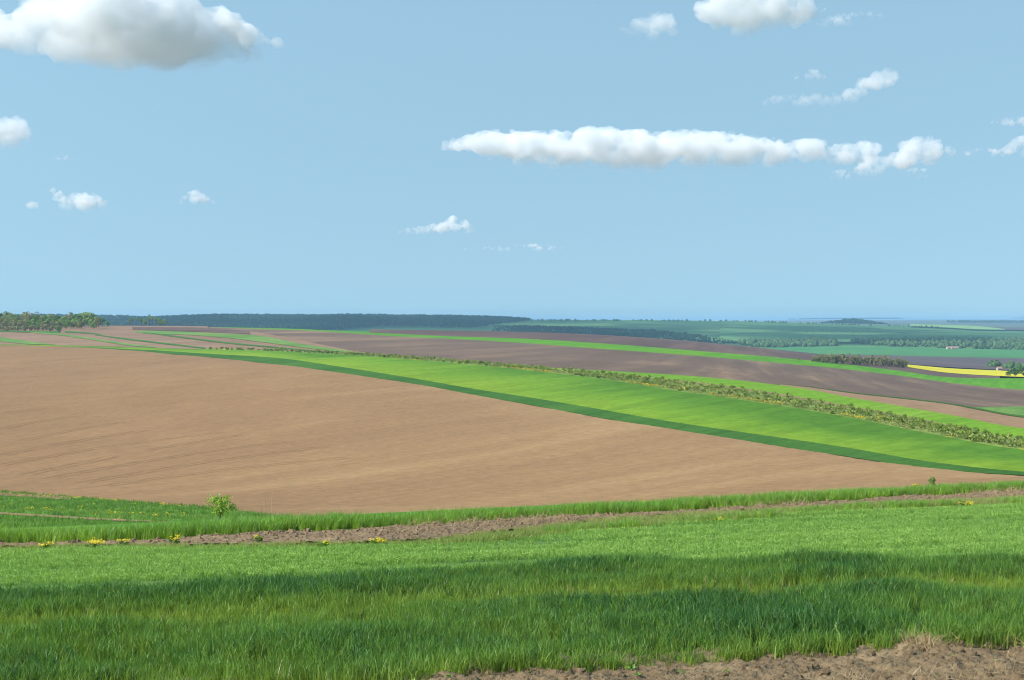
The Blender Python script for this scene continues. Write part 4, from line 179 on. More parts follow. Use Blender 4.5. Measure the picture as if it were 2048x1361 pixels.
-0.239 -0.262 -0.285 -0.308 -0.332 -0.356 -0.384 -0.414 -0.447 -0.484 -0.524 -0.567 -0.614 -0.664 -0.719 -0.778 -0.841 -0.91 -0.985 -1.066 -1.152 -1.247 -1.349 -1.46 -1.578 -1.707 -1.847 -1.997 -2.155 -2.322 -2.505 -2.713 -2.965 -3.288 -3.706 -4.216 -4.781 -5.366 -5.953 -6.549 -7.17 -7.833 -8.559 -9.358 -10.178 -10.928 -11.567 -12.127 -12.664 -13.211 -13.783 -14.368 -14.897 -15.298 -15.578 -15.784 -15.946 -16.081 -16.233 -16.478 -16.868 -17.356 -17.855 -18.326 -18.774 -19.207 -19.636 -20.081 -20.56 -21.086 -21.703 -22.488 -23.454 -24.575 -25.939 -27.686 -29.737 -31.84 -33.787 -35.348 -36.099 -35.815 -34.488 -32.232 -29.485 -26.648 -23.819 -20.95 -17.848 -14.275 -10.767 -8.849 -9.021 -10.135 -10.716 -10.248 -9.098 -7.641 -5.907 -3.767 -1.2 1.675 4.653 7.447 9.72 11.203 11.89 12.088 12.164 12.439
-0.236 -0.26 -0.283 -0.305 -0.328 -0.353 -0.38 -0.41 -0.443 -0.48 -0.519 -0.562 -0.608 -0.658 -0.712 -0.77 -0.833 -0.901 -0.975 -1.055 -1.141 -1.235 -1.336 -1.446 -1.563 -1.69 -1.829 -1.978 -2.135 -2.3 -2.48 -2.686 -2.931 -3.242 -3.646 -4.141 -4.696 -5.272 -5.853 -6.443 -7.058 -7.714 -8.432 -9.217 -10.021 -10.766 -11.42 -12.011 -12.578 -13.146 -13.736 -14.346 -14.92 -15.386 -15.744 -16.036 -16.291 -16.527 -16.79 -17.153 -17.656 -18.245 -18.834 -19.396 -19.936 -20.458 -20.967 -21.48 -22.027 -22.647 -23.404 -24.369 -25.524 -26.785 -28.143 -29.65 -31.26 -32.809 -34.147 -35.145 -35.57 -35.217 -33.918 -31.737 -29.219 -26.775 -24.414 -22.033 -19.462 -16.516 -13.618 -11.905 -11.612 -11.841 -11.646 -10.75 -9.365 -7.681 -5.663 -3.188 -0.275 2.897 6.069 8.938 11.182 12.573 13.167 13.318 13.387 13.688
-0.234 -0.257 -0.28 -0.302 -0.325 -0.35 -0.376 -0.406 -0.439 -0.475 -0.514 -0.556 -0.602 -0.652 -0.705 -0.763 -0.825 -0.892 -0.966 -1.045 -1.13 -1.223 -1.323 -1.432 -1.548 -1.674 -1.811 -1.959 -2.114 -2.278 -2.457 -2.659 -2.897 -3.197 -3.584 -4.062 -4.603 -5.17 -5.745 -6.33 -6.94 -7.591 -8.299 -9.07 -9.863 -10.614 -11.297 -11.928 -12.527 -13.115 -13.717 -14.345 -14.953 -15.474 -15.906 -16.284 -16.633 -16.966 -17.33 -17.795 -18.392 -19.062 -19.728 -20.369 -20.99 -21.59 -22.167 -22.736 -23.337 -24.038 -24.919 -26.033 -27.321 -28.645 -29.946 -31.254 -32.563 -33.762 -34.714 -35.34 -35.536 -35.096 -33.721 -31.472 -29.044 -26.88 -24.906 -22.956 -20.875 -18.508 -16.148 -14.584 -13.899 -13.445 -12.665 -11.443 -9.875 -8.005 -5.745 -2.991 0.195 3.589 6.906 9.834 12.064 13.397 13.932 14.053 14.118 14.435
-0.232 -0.255 -0.277 -0.299 -0.322 -0.346 -0.372 -0.402 -0.434 -0.47 -0.509 -0.551 -0.596 -0.645 -0.698 -0.755 -0.816 -0.884 -0.956 -1.035 -1.119 -1.21 -1.31 -1.418 -1.532 -1.657 -1.793 -1.939 -2.094 -2.257 -2.433 -2.632 -2.864 -3.152 -3.522 -3.981 -4.507 -5.066 -5.635 -6.216 -6.822 -7.467 -8.165 -8.922 -9.709 -10.474 -11.193 -11.868 -12.5 -13.103 -13.715 -14.355 -14.987 -15.553 -16.047 -16.504 -16.938 -17.357 -17.804 -18.35 -19.018 -19.751 -20.478 -21.184 -21.872 -22.536 -23.168 -23.779 -24.422 -25.187 -26.171 -27.399 -28.769 -30.101 -31.321 -32.477 -33.608 -34.63 -35.38 -35.793 -35.841 -35.307 -33.789 -31.378 -28.94 -26.961 -25.285 -23.687 -22.02 -20.141 -18.214 -16.744 -15.756 -14.829 -13.661 -12.218 -10.517 -8.501 -6.042 -3.064 0.326 3.88 7.298 10.271 12.501 13.805 14.311 14.417 14.479 14.805
-0.229 -0.252 -0.274 -0.296 -0.319 -0.343 -0.369 -0.398 -0.43 -0.466 -0.504 -0.545 -0.59 -0.639 -0.691 -0.748 -0.808 -0.875 -0.947 -1.024 -1.108 -1.198 -1.297 -1.403 -1.517 -1.64 -1.775 -1.92 -2.074 -2.235 -2.41 -2.606 -2.832 -3.109 -3.462 -3.903 -4.416 -4.965 -5.53 -6.107 -6.709 -7.348 -8.036 -8.781 -9.564 -10.347 -11.103 -11.82 -12.482 -13.099 -13.717 -14.364 -15.012 -15.61 -16.155 -16.675 -17.177 -17.664 -18.174 -18.778 -19.496 -20.272 -21.045 -21.799 -22.537 -23.249 -23.922 -24.562 -25.234 -26.048 -27.109 -28.418 -29.832 -31.143 -32.282 -33.333 -34.376 -35.333 -36.005 -36.313 -36.27 -35.649 -33.972 -31.371 -28.874 -27.011 -25.551 -24.215 -22.863 -21.355 -19.745 -18.328 -17.126 -15.904 -14.51 -12.933 -11.142 -9.018 -6.404 -3.256 0.282 3.944 7.431 10.438 12.674 13.969 14.463 14.563 14.625 14.953
-0.227 -0.25 -0.272 -0.293 -0.316 -0.339 -0.365 -0.394 -0.426 -0.461 -0.499 -0.54 -0.584 -0.632 -0.684 -0.74 -0.8 -0.866 -0.937 -1.014 -1.096 -1.186 -1.284 -1.389 -1.502 -1.624 -1.757 -1.901 -2.053 -2.214 -2.387 -2.579 -2.801 -3.068 -3.407 -3.833 -4.333 -4.875 -5.435 -6.008 -6.607 -7.24 -7.919 -8.652 -9.432 -10.23 -11.019 -11.774 -12.461 -13.089 -13.711 -14.364 -15.022 -15.641 -16.22 -16.784 -17.336 -17.869 -18.422 -19.063 -19.812 -20.616 -21.418 -22.204 -22.976 -23.72 -24.419 -25.079 -25.768 -26.615 -27.728 -29.088 -30.524 -31.808 -32.883 -33.868 -34.874 -35.824 -36.483 -36.745 -36.65 -35.96 -34.146 -31.379 -28.817 -27.026 -25.71 -24.55 -23.41 -22.153 -20.751 -19.361 -18.024 -16.638 -15.128 -13.481 -11.632 -9.432 -6.71 -3.443 0.195 3.928 7.46 10.489 12.733 14.028 14.519 14.617 14.679 15.008
-0.225 -0.247 -0.269 -0.29 -0.312 -0.336 -0.361 -0.39 -0.421 -0.456 -0.494 -0.534 -0.578 -0.626 -0.677 -0.733 -0.792 -0.857 -0.928 -1.004 -1.085 -1.174 -1.271 -1.375 -1.487 -1.607 -1.739 -1.882 -2.033 -2.192 -2.363 -2.553 -2.77 -3.03 -3.357 -3.77 -4.26 -4.796 -5.351 -5.921 -6.515 -7.144 -7.815 -8.538 -9.315 -10.124 -10.938 -11.723 -12.431 -13.067 -13.692 -14.347 -15.011 -15.642 -16.241 -16.832 -17.414 -17.975 -18.553 -19.215 -19.981 -20.8 -21.619 -22.424 -23.215 -23.978 -24.693 -25.363 -26.063 -26.928 -28.07 -29.46 -30.906 -32.169 -33.202 -34.15 -35.145 -36.107 -36.773 -37.019 -36.894 -36.16 -34.25 -31.364 -28.753 -27.007 -25.78 -24.724 -23.709 -22.599 -21.317 -19.939 -18.526 -17.06 -15.5 -13.819 -11.937 -9.691 -6.9 -3.559 0.139 3.915 7.473 10.516 12.766 14.062 14.553 14.651 14.713 15.043
-0.223 -0.245 -0.266 -0.287 -0.309 -0.332 -0.358 -0.386 -0.417 -0.452 -0.489 -0.529 -0.572 -0.619 -0.67 -0.725 -0.784 -0.848 -0.918 -0.994 -1.074 -1.162 -1.258 -1.361 -1.471 -1.591 -1.721 -1.863 -2.012 -2.17 -2.339 -2.527 -2.74 -2.993 -3.311 -3.716 -4.198 -4.728 -5.279 -5.845 -6.435 -7.059 -7.722 -8.437 -9.21 -10.025 -10.857 -11.664 -12.387 -13.029 -13.655 -14.311 -14.978 -15.615 -16.225 -16.829 -17.426 -18.001 -18.591 -19.263 -20.037 -20.864 -21.69 -22.505 -23.305 -24.077 -24.8 -25.475 -26.179 -27.054 -28.211 -29.614 -31.064 -32.315 -33.327 -34.258 -35.25 -36.222 -36.899 -37.139 -37 -36.241 -34.276 -31.317 -28.676 -26.961 -25.784 -24.78 -23.827 -22.789 -21.566 -20.193 -18.745 -17.244 -15.667 -13.971 -12.073 -9.803 -6.977 -3.597 0.134 3.931 7.503 10.554 12.807 14.104 14.595 14.693 14.754 15.086
-0.22 -0.242 -0.263 -0.284 -0.306 -0.329 -0.354 -0.382 -0.413 -0.447 -0.484 -0.523 -0.566 -0.613 -0.663 -0.717 -0.776 -0.84 -0.909 -0.983 -1.063 -1.15 -1.245 -1.347 -1.456 -1.574 -1.703 -1.843 -1.992 -2.148 -2.315 -2.501 -2.711 -2.958 -3.27 -3.667 -4.143 -4.669 -5.216 -5.778 -6.364 -6.983 -7.64 -8.347 -9.115 -9.933 -10.776 -11.597 -12.33 -12.975 -13.601 -14.257 -14.925 -15.565 -16.178 -16.788 -17.391 -17.972 -18.567 -19.242 -20.019 -20.849 -21.679 -22.497 -23.301 -24.076 -24.802 -25.478 -26.185 -27.063 -28.226 -29.635 -31.085 -32.331 -33.335 -34.259 -35.25 -36.229 -36.911 -37.149 -37.005 -36.234 -34.241 -31.244 -28.589 -26.893 -25.743 -24.762 -23.832 -22.824 -21.624 -20.252 -18.791 -17.278 -15.695 -13.995 -12.091 -9.811 -6.969 -3.573 0.17 3.977 7.554 10.608 12.863 14.16 14.651 14.749 14.811 15.144
-0.218 -0.24 -0.261 -0.281 -0.303 -0.325 -0.35 -0.378 -0.408 -0.442 -0.479 -0.518 -0.56 -0.607 -0.656 -0.71 -0.768 -0.831 -0.899 -0.973 -1.052 -1.138 -1.232 -1.333 -1.441 -1.557 -1.685 -1.824 -1.971 -2.125 -2.291 -2.474 -2.681 -2.925 -3.231 -3.623 -4.095 -4.616 -5.16 -5.718 -6.299 -6.913 -7.564 -8.266 -9.028 -9.845 -10.693 -11.522 -12.26 -12.905 -13.53 -14.187 -14.855 -15.495 -16.11 -16.721 -17.325 -17.908 -18.505 -19.181 -19.959 -20.789 -21.62 -22.439 -23.244 -24.021 -24.747 -25.424 -26.131 -27.01 -28.175 -29.585 -31.036 -32.28 -33.282 -34.204 -35.195 -36.176 -36.86 -37.098 -36.952 -36.177 -34.172 -31.156 -28.494 -26.811 -25.675 -24.701 -23.779 -22.779 -21.585 -20.214 -18.748 -17.233 -15.649 -13.948 -12.042 -9.758 -6.913 -3.512 0.236 4.045 7.624 10.679 12.934 14.231 14.723 14.821 14.883 15.217
-0.216 -0.237 -0.258 -0.279 -0.3 -0.322 -0.346 -0.374 -0.404 -0.437 -0.474 -0.512 -0.555 -0.6 -0.65 -0.702 -0.759 -0.822 -0.89 -0.963 -1.041 -1.126 -1.219 -1.319 -1.426 -1.541 -1.667 -1.805 -1.95 -2.103 -2.267 -2.448 -2.652 -2.893 -3.195 -3.583 -4.051 -4.568 -5.108 -5.662 -6.239 -6.849 -7.495 -8.19 -8.947 -9.761 -10.608 -11.44 -12.177 -12.82 -13.445 -14.101 -14.769 -15.41 -16.024 -16.637 -17.241 -17.824 -18.421 -19.097 -19.875 -20.706 -21.537 -22.356 -23.161 -23.938 -24.664 -25.341 -26.049 -26.928 -28.092 -29.503 -30.954 -32.198 -33.199 -34.121 -35.112 -36.094 -36.778 -37.016 -36.87 -36.094 -34.083 -31.058 -28.394 -26.718 -25.588 -24.617 -23.696 -22.697 -21.505 -20.134 -18.668 -17.152 -15.568 -13.867 -11.96 -9.676 -6.83 -3.428 0.32 4.13 7.709 10.765 13.02 14.317 14.808 14.906 14.969 15.305
-0.213 -0.235 -0.255 -0.276 -0.297 -0.319 -0.343 -0.37 -0.4 -0.433 -0.469 -0.507 -0.549 -0.594 -0.643 -0.695 -0.751 -0.813 -0.88 -0.952 -1.03 -1.114 -1.206 -1.305 -1.41 -1.524 -1.649 -1.785 -1.929 -2.08 -2.243 -2.421 -2.623 -2.861 -3.16 -3.545 -4.009 -4.524 -5.06 -5.61 -6.183 -6.788 -7.429 -8.119 -8.871 -9.679 -10.523 -11.351 -12.084 -12.724 -13.346 -14.002 -14.671 -15.311 -15.926 -16.538 -17.142 -17.726 -18.322 -18.999 -19.777 -20.607 -21.438 -22.258 -23.063 -23.84 -24.566 -25.243 -25.95 -26.83 -27.994 -29.405 -30.856 -32.1 -33.101 -34.023 -35.014 -35.996 -36.68 -36.918 -36.772 -35.995 -33.982 -30.955 -28.29 -26.616 -25.489 -24.519 -23.598 -22.599 -21.407 -20.036 -18.57 -17.054 -15.47 -13.769 -11.862 -9.578 -6.731 -3.329 0.419 4.229 7.808 10.863 13.118 14.416 14.907 15.005 15.068 15.406
-0.211 -0.232 -0.253 -0.273 -0.293 -0.315 -0.339 -0.366 -0.395 -0.428 -0.464 -0.502 -0.543 -0.587 -0.636 -0.687 -0.743 -0.804 -0.871 -0.942 -1.018 -1.102 -1.193 -1.291 -1.395 -1.508 -1.632 -1.766 -1.908 -2.058 -2.218 -2.395 -2.595 -2.83 -3.127 -3.509 -3.971 -4.482 -5.015 -5.561 -6.13 -6.731 -7.367 -8.052 -8.798 -9.6 -10.436 -11.256 -11.982 -12.617 -13.237 -13.893 -14.561 -15.202 -15.816 -16.428 -17.033 -17.616 -18.213 -18.889 -19.667 -20.498 -21.329 -22.148 -22.953 -23.73 -24.456 -25.134 -25.841 -26.72 -27.885 -29.295 -30.746 -31.99 -32.991 -33.913 -34.905 -35.886 -36.571 -36.808 -36.662 -35.885 -33.874 -30.847 -28.182 -26.508 -25.38 -24.409 -23.488 -22.49 -21.298 -19.926 -18.46 -16.944 -15.36 -13.659 -11.752 -9.468 -6.622 -3.22 0.528 4.338 7.918 10.973 13.228 14.525 15.016 15.114 15.178 15.518
-0.209 -0.23 -0.25 -0.27 -0.29 -0.312 -0.335 -0.362 -0.391 -0.423 -0.459 -0.496 -0.537 -0.581 -0.629 -0.68 -0.735 -0.796 -0.861 -0.932 -1.007 -1.09 -1.18 -1.276 -1.38 -1.491 -1.614 -1.747 -1.887 -2.035 -2.194 -2.368 -2.566 -2.8 -3.095 -3.475 -3.934 -4.443 -4.972 -5.515 -6.08 -6.676 -7.308 -7.988 -8.729 -9.523 -10.349 -11.156 -11.872 -12.5 -13.119 -13.774 -14.442 -15.083 -15.697 -16.31 -16.914 -17.497 -18.094 -18.771 -19.549 -20.379 -21.21 -22.029 -22.834 -23.611 -24.337 -25.015 -25.722 -26.601 -27.766 -29.176 -30.627 -31.872 -32.873 -33.794 -34.786 -35.767 -36.452 -36.689 -36.543 -35.767 -33.758 -30.736 -28.072 -26.393 -25.262 -24.291 -23.369 -22.371 -21.179 -19.807 -18.341 -16.825 -15.241 -13.54 -11.634 -9.349 -6.503 -3.101 0.647 4.457 8.036 11.092 13.347 14.644 15.135 15.233 15.297 15.64
-0.206 -0.227 -0.247 -0.267 -0.287 -0.308 -0.332 -0.358 -0.387 -0.419 -0.453 -0.491 -0.531 -0.575 -0.622 -0.672 -0.727 -0.787 -0.852 -0.921 -0.996 -1.078 -1.167 -1.262 -1.364 -1.475 -1.596 -1.727 -1.866 -2.012 -2.169 -2.342 -2.538 -2.77 -3.064 -3.443 -3.9 -4.405 -4.932 -5.471 -6.032 -6.624 -7.251 -7.927 -8.662 -9.447 -10.261 -11.053 -11.756 -12.377 -12.993 -13.648 -14.316 -14.956 -15.571 -16.183 -16.788 -17.371 -17.967 -18.644 -19.422 -20.253 -21.084 -21.903 -22.708 -23.485 -24.211 -24.888 -25.595 -26.475 -27.639 -29.05 -30.501 -31.745 -32.746 -33.668 -34.659 -35.641 -36.325 -36.563 -36.417 -35.642 -33.636 -30.621 -27.959 -26.274 -25.137 -24.164 -23.243 -22.245 -21.052 -19.681 -18.215 -16.699 -15.115 -13.414 -11.507 -9.223 -6.377 -2.975 0.774 4.584 8.163 11.218 13.473 14.77 15.262 15.36 15.424 15.77
-0.204 -0.225 -0.245 -0.264 -0.284 -0.305 -0.328 -0.354 -0.382 -0.414 -0.448 -0.485 -0.525 -0.568 -0.615 -0.665 -0.719 -0.778 -0.842 -0.911 -0.985 -1.066 -1.154 -1.248 -1.349 -1.458 -1.578 -1.708 -1.845 -1.989 -2.144 -2.315 -2.51 -2.741 -3.034 -3.412 -3.867 -4.369 -4.892 -5.428 -5.985 -6.573 -7.197 -7.868 -8.597 -9.373 -10.172 -10.947 -11.636 -12.248 -12.861 -13.516 -14.184 -14.824 -15.439 -16.051 -16.656 -17.239 -17.835 -18.512 -19.29 -20.121 -20.952 -21.771 -22.576 -23.353 -24.079 -24.756 -25.464 -26.343 -27.508 -28.918 -30.369 -31.613 -32.614 -33.536 -34.527 -35.509 -36.194 -36.431 -36.285 -35.511 -33.51 -30.505 -27.845 -26.152 -25.007 -24.032 -23.111 -22.113 -20.92 -19.549 -18.083 -16.567 -14.983 -13.282 -11.375 -9.091 -6.245 -2.843 0.906 4.716 8.295 11.35 13.605 14.902 15.394 15.492 15.556 15.906
-0.202 -0.222 -0.242 -0.261 -0.281 -0.302 -0.324 -0.35 -0.378 -0.409 -0.443 -0.48 -0.519 -0.562 -0.608 -0.657 -0.711 -0.769 -0.833 -0.901 -0.974 -1.054 -1.141 -1.234 -1.334 -1.442 -1.56 -1.689 -1.824 -1.967 -2.119 -2.289 -2.482 -2.712 -3.004 -3.381 -3.834 -4.334 -4.854 -5.386 -5.94 -6.523 -7.143 -7.81 -8.533 -9.299 -10.083 -10.839 -11.512 -12.116 -12.726 -13.38 -14.048 -14.689 -15.303 -15.916 -16.52 -17.103 -17.7 -18.377 -19.155 -19.985 -20.816 -21.635 -22.44 -23.217 -23.943 -24.621 -25.328 -26.207 -27.372 -28.782 -30.233 -31.478 -32.479 -33.4 -34.392 -35.373 -36.058 -36.295 -36.149 -35.376 -33.382 -30.386 -27.73 -26.026 -24.874 -23.897 -22.975 -21.977 -20.785 -19.413 -17.947 -16.431 -14.847 -13.146 -11.24 -8.955 -6.109 -2.707 1.041 4.851 8.43 11.486 13.741 15.038 15.529 15.627 15.692 16.045
-0.199 -0.22 -0.239 -0.258 -0.278 -0.298 -0.321 -0.346 -0.374 -0.405 -0.438 -0.474 -0.513 -0.555 -0.601 -0.65 -0.703 -0.76 -0.823 -0.891 -0.963 -1.042 -1.128 -1.22 -1.319 -1.425 -1.542 -1.669 -1.803 -1.944 -2.095 -2.262 -2.454 -2.683 -2.975 -3.351 -3.802 -4.3 -4.817 -5.345 -5.895 -6.474 -7.09 -7.753 -8.47 -9.226 -9.994 -10.73 -11.386 -11.981 -12.589 -13.242 -13.911 -14.551 -15.166 -15.778 -16.382 -16.966 -17.562 -18.239 -19.017 -19.847 -20.678 -21.497 -22.303 -23.08 -23.806 -24.483 -25.19 -26.07 -27.234 -28.645 -30.095 -31.34 -32.341 -33.262 -34.254 -35.235 -35.92 -36.158 -36.012 -35.239 -33.252 -30.268 -27.614 -25.9 -24.738 -23.759 -22.838 -21.839 -20.647 -19.276 -17.81 -16.293 -14.709 -13.008 -11.102 -8.818 -5.971 -2.569 1.179 4.989 8.568 11.623 13.878 15.176 15.667 15.765 15.831 16.186
-0.197 -0.217 -0.236 -0.255 -0.274 -0.295 -0.317 -0.342 -0.369 -0.4 -0.433 -0.469 -0.507 -0.549 -0.594 -0.642 -0.694 -0.752 -0.814 -0.88 -0.952 -1.03 -1.115 -1.206 -1.303 -1.409 -1.525 -1.65 -1.782 -1.921 -2.07 -2.236 -2.426 -2.654 -2.946 -3.321 -3.771 -4.266 -4.78 -5.305 -5.851 -6.426 -7.038 -7.697 -8.408 -9.154 -9.906 -10.622 -11.262 -11.848 -12.452 -13.106 -13.774 -14.414 -15.029 -15.641 -16.246 -16.829 -17.425 -18.102 -18.88 -19.711 -20.541 -21.361 -22.166 -22.943 -23.669 -24.346 -25.053 -25.933 -27.097 -28.508 -29.959 -31.203 -32.204 -33.126 -34.117 -35.099 -35.783 -36.021 -35.875 -35.104 -33.123 -30.15 -27.499 -25.775 -24.604 -23.622 -22.701 -21.703 -20.51 -19.139 -17.673 -16.157 -14.573 -12.872 -10.965 -8.681 -5.835 -2.433 1.316 5.126 8.705 11.76 14.015 15.312 15.804 15.902 15.968 16.326
-0.195 -0.215 -0.234 -0.252 -0.271 -0.291 -0.313 -0.338 -0.365 -0.395 -0.428 -0.463 -0.501 -0.542 -0.587 -0.635 -0.686 -0.743 -0.804 -0.87 -0.94 -1.018 -1.102 -1.192 -1.288 -1.392 -1.507 -1.632 -1.762 -1.899 -2.047 -2.211 -2.399 -2.627 -2.918 -3.292 -3.74 -4.233 -4.744 -5.266 -5.808 -6.379 -6.987 -7.642 -8.348 -9.085 -9.821 -10.518 -11.142 -11.72 -12.322 -12.974 -13.643 -14.283 -14.898 -15.51 -16.114 -16.698 -17.294 -17.971 -18.749 -19.579 -20.41 -21.229 -22.035 -22.812 -23.538 -24.215 -24.922 -25.802 -26.966 -28.377 -29.828 -31.072 -32.073 -32.995 -33.986 -34.967 -35.652 -35.89 -35.744 -34.974 -32.999 -30.037 -27.389 -25.655 -24.475 -23.491 -22.57 -21.571 -20.379 -19.008 -17.542 -16.026 -14.442 -12.741 -10.834 -8.55 -5.703 -2.301 1.447 5.257 8.836 11.891 14.146 15.444 15.935 16.033 16.099 16.461
-0.193 -0.212 -0.231 -0.249 -0.268 -0.288 -0.309 -0.334 -0.361 -0.391 -0.423 -0.458 -0.495 -0.536 -0.58 -0.627 -0.678 -0.734 -0.795 -0.86 -0.929 -1.006 -1.089 -1.178 -1.273 -1.376 -1.489 -1.615 -1.744 -1.879 -2.025 -2.187 -2.375 -2.601 -2.892 -3.265 -3.712 -4.203 -4.711 -5.229 -5.768 -6.336 -6.94 -7.591 -8.292 -9.02 -9.742 -10.423 -11.033 -11.603 -12.202 -12.855 -13.523 -14.163 -14.778 -15.39 -15.994 -16.578 -17.174 -17.851 -18.629 -19.459 -20.29 -21.11 -21.915 -22.692 -23.418 -24.095 -24.802 -25.682 -26.846 -28.257 -29.708 -30.952 -31.953 -32.875 -33.866 -34.848 -35.532 -35.77 -35.624 -34.855 -32.885 -29.932 -27.287 -25.544 -24.357 -23.371 -22.45 -21.451 -20.259 -18.888 -17.422 -15.906 -14.322 -12.621 -10.714 -8.43 -5.583 -2.181 1.567 5.377 8.956 12.011 14.266 15.563 16.055 16.153 16.22 16.584
-0.19 -0.21 -0.228 -0.247 -0.265 -0.284 -0.306 -0.33 -0.356 -0.386 -0.418 -0.452 -0.489 -0.53 -0.573 -0.62 -0.67 -0.725 -0.785 -0.849 -0.918 -0.994 -1.076 -1.164 -1.258 -1.359 -1.471 -1.6 -1.728 -1.862 -2.007 -2.168 -2.354 -2.58 -2.87 -3.242 -3.688 -4.177 -4.682 -5.198 -5.734 -6.299 -6.9 -7.549 -8.245 -8.966 -9.677 -10.344 -10.943 -11.506 -12.103 -12.756 -13.424 -14.064 -14.679 -15.291 -15.895 -16.479 -17.075 -17.752 -18.53 -19.36 -20.191 -21.011 -21.816 -22.593 -23.319 -23.996 -24.703 -25.583 -26.747 -28.158 -29.609 -30.853 -31.854 -32.776 -33.767 -34.749 -35.433 -35.671 -35.525 -34.757 -32.791 -29.846 -27.202 -25.453 -24.26 -23.272 -22.351 -21.352 -20.16 -18.789 -17.323 -15.807 -14.223 -12.522 -10.615 -8.331 -5.484 -2.082 1.666 5.476 9.055 12.11 14.365 15.662 16.154 16.252 16.319 16.686
-0.188 -0.207 -0.226 -0.244 -0.262 -0.281 -0.302 -0.326 -0.352 -0.381 -0.413 -0.447 -0.483 -0.523 -0.566 -0.612 -0.662 -0.716 -0.776 -0.839 -0.907 -0.981 -1.062 -1.15 -1.242 -1.343 -1.453 -1.591 -1.718 -1.851 -1.995 -2.155 -2.34 -2.565 -2.855 -3.227 -3.672 -4.16 -4.664 -5.178 -5.712 -6.275 -6.874 -7.52 -8.214 -8.93 -9.634 -10.292 -10.884 -11.444 -12.039 -12.691 -13.36 -14 -14.615 -15.227 -15.831 -16.415 -17.011 -17.688 -18.466 -19.296 -20.127 -20.946 -21.752 -22.528 -23.255 -23.932 -24.639 -25.519 -26.683 -28.094 -29.544 -30.789 -31.79 -32.711 -33.703 -34.684 -35.369 -35.607 -35.461 -34.693 -32.73 -29.789 -27.147 -25.393 -24.196 -23.208 -22.287 -21.288 -20.096 -18.725 -17.259 -15.742 -14.158 -12.457 -10.551 -8.267 -5.42 -2.018 1.73 5.54 9.119 12.174 14.429 15.727 16.218 16.316 16.384 16.752
"""
RUTS = [[(-103.9,284.2),(-104.3,287.9),(-104.3,290.8),(-104.1,293.2),(-103.7,294.8),(-103.0,295.7),(-102.0,295.9),(-100.8,295.3),(-99.3,294.1)],[(-91.1,249.2),(-91.0,254.1),(-90.6,258.7),(-89.9,262.7),(-89.1,266.2),(-88.0,269.1),(-86.6,271.5),(-85.0,273.1),(-83.2,274.1)],[(-79.3,216.8),(-78.9,222.9),(-78.4,228.8),(-77.6,234.5),(-76.6,240.0),(-75.4,245.0),(-73.9,249.6),(-72.2,253.7),(-70.2,257.3)],[(-73.9,201.9),(-72.7,207.8),(-71.3,213.4),(-69.7,218.8),(-67.8,223.9),(-65.6,228.6),(-63.2,233.0),(-60.6,236.8),(-57.6,240.1)],[(-68.8,188.1),(-67.1,194.1),(-65.1,199.6),(-62.7,204.8),(-60.0,209.6),(-57.0,213.9),(-53.8,217.9),(-50.2,221.4),(-46.5,224.6)],[(-60.2,173.2),(-59.2,180.4),(-57.6,187.0),(-55.7,192.9),(-53.5,198.5),(-50.9,203.7),(-48.0,208.5),(-44.9,213.2),(-41.6,217.7)],[(-55.2,166.4),(-53.6,173.1),(-51.6,179.0),(-49.1,184.1),(-46.1,188.5),(-42.9,192.4),(-39.5,196.0),(-35.9,199.5),(-32.1,203.1)],[(-48.4,157.7),(-46.9,164.4),(-44.7,170.0),(-42.1,174.6),(-39.1,178.6),(-35.9,182.0),(-32.5,185.3),(-28.9,188.5),(-25.2,192.0)],[(-44.3,150.7),(-42.4,156.2),(-40.0,160.7),(-37.3,164.2),(-34.2,167.0),(-30.9,169.4),(-27.5,171.4),(-23.9,173.4),(-20.3,175.6)]]
# ------------------------------------------------------------------ helpers: land
_H = np.array([[float(v) for v in row.split()] for row in HEIGHTS.strip().split('\n')])
_T0, _T1, _NT = HEIGHT_TANGENTS
_L0, _L1, _NL = HEIGHT_LOG_DEPTHS

def _cr(t):
    return (-.5*t**3 + t**2 - .5*t, 1.5*t**3 - 2.5*t**2 + 1, -1.5*t**3 + 2*t**2 + .5*t, .5*t**3 - .5*t**2)

def height(x, y):
    x = np.asarray(x, float); y = np.maximum(np.asarray(y, float), 3.01)
    a = np.clip((x/y - _T0) / ((_T1 - _T0) / (_NT - 1)), 0, _NT - 1.0001)
    b = np.clip((np.log(y) - _L0) / ((_L1 - _L0) / (_NL - 1)), 0, _NL - 1.0001)
    i = a.astype(int); j = b.astype(int)
    wa = _cr(a - i); wb = _cr(b - j)
    z = 0
    for p in range(4):
        ip = np.clip(i + p - 1, 0, _NT - 1)
        for q in range(4):
            z = z + wa[p] * wb[q] * _H[ip, np.clip(j + q - 1, 0, _NL - 1)]
    return z

def edge(name):
    """a field edge as depth over bearing (x / y)"""
    pts = np.array(EDGES[name])
    t = pts[:, 0] / pts[:, 1]
    k = np.argsort(t)
    t, l = t[k], np.log(pts[k, 1])
    return lambda q: np.exp(np.interp(q, t, l))

def fn(e):
    return edge(e) if isinstance(e, str) else (e if callable(e) else (lambda q: np.full_like(np.asarray(q, float), float(e))))

COL = scene.collection

def tag(o, label=None, cat=None, group=None, kind=None):
    if label: o['label'] = label
    if cat: o['category'] = cat
    if group: o['group'] = group
    if kind: o['kind'] = kind
    return o

def link(name, data, mats=(), parent=None):
    o = bpy.data.objects.new(name, data)
    COL.objects.link(o)
    for m in (mats if isinstance(mats, (list, tuple)) else [mats]):
        if data is not None and m is not None and len(data.materials) < 4 and m.name not in data.materials:
            data.materials.append(m)
    if parent is not None:
        o.parent = parent
    return o

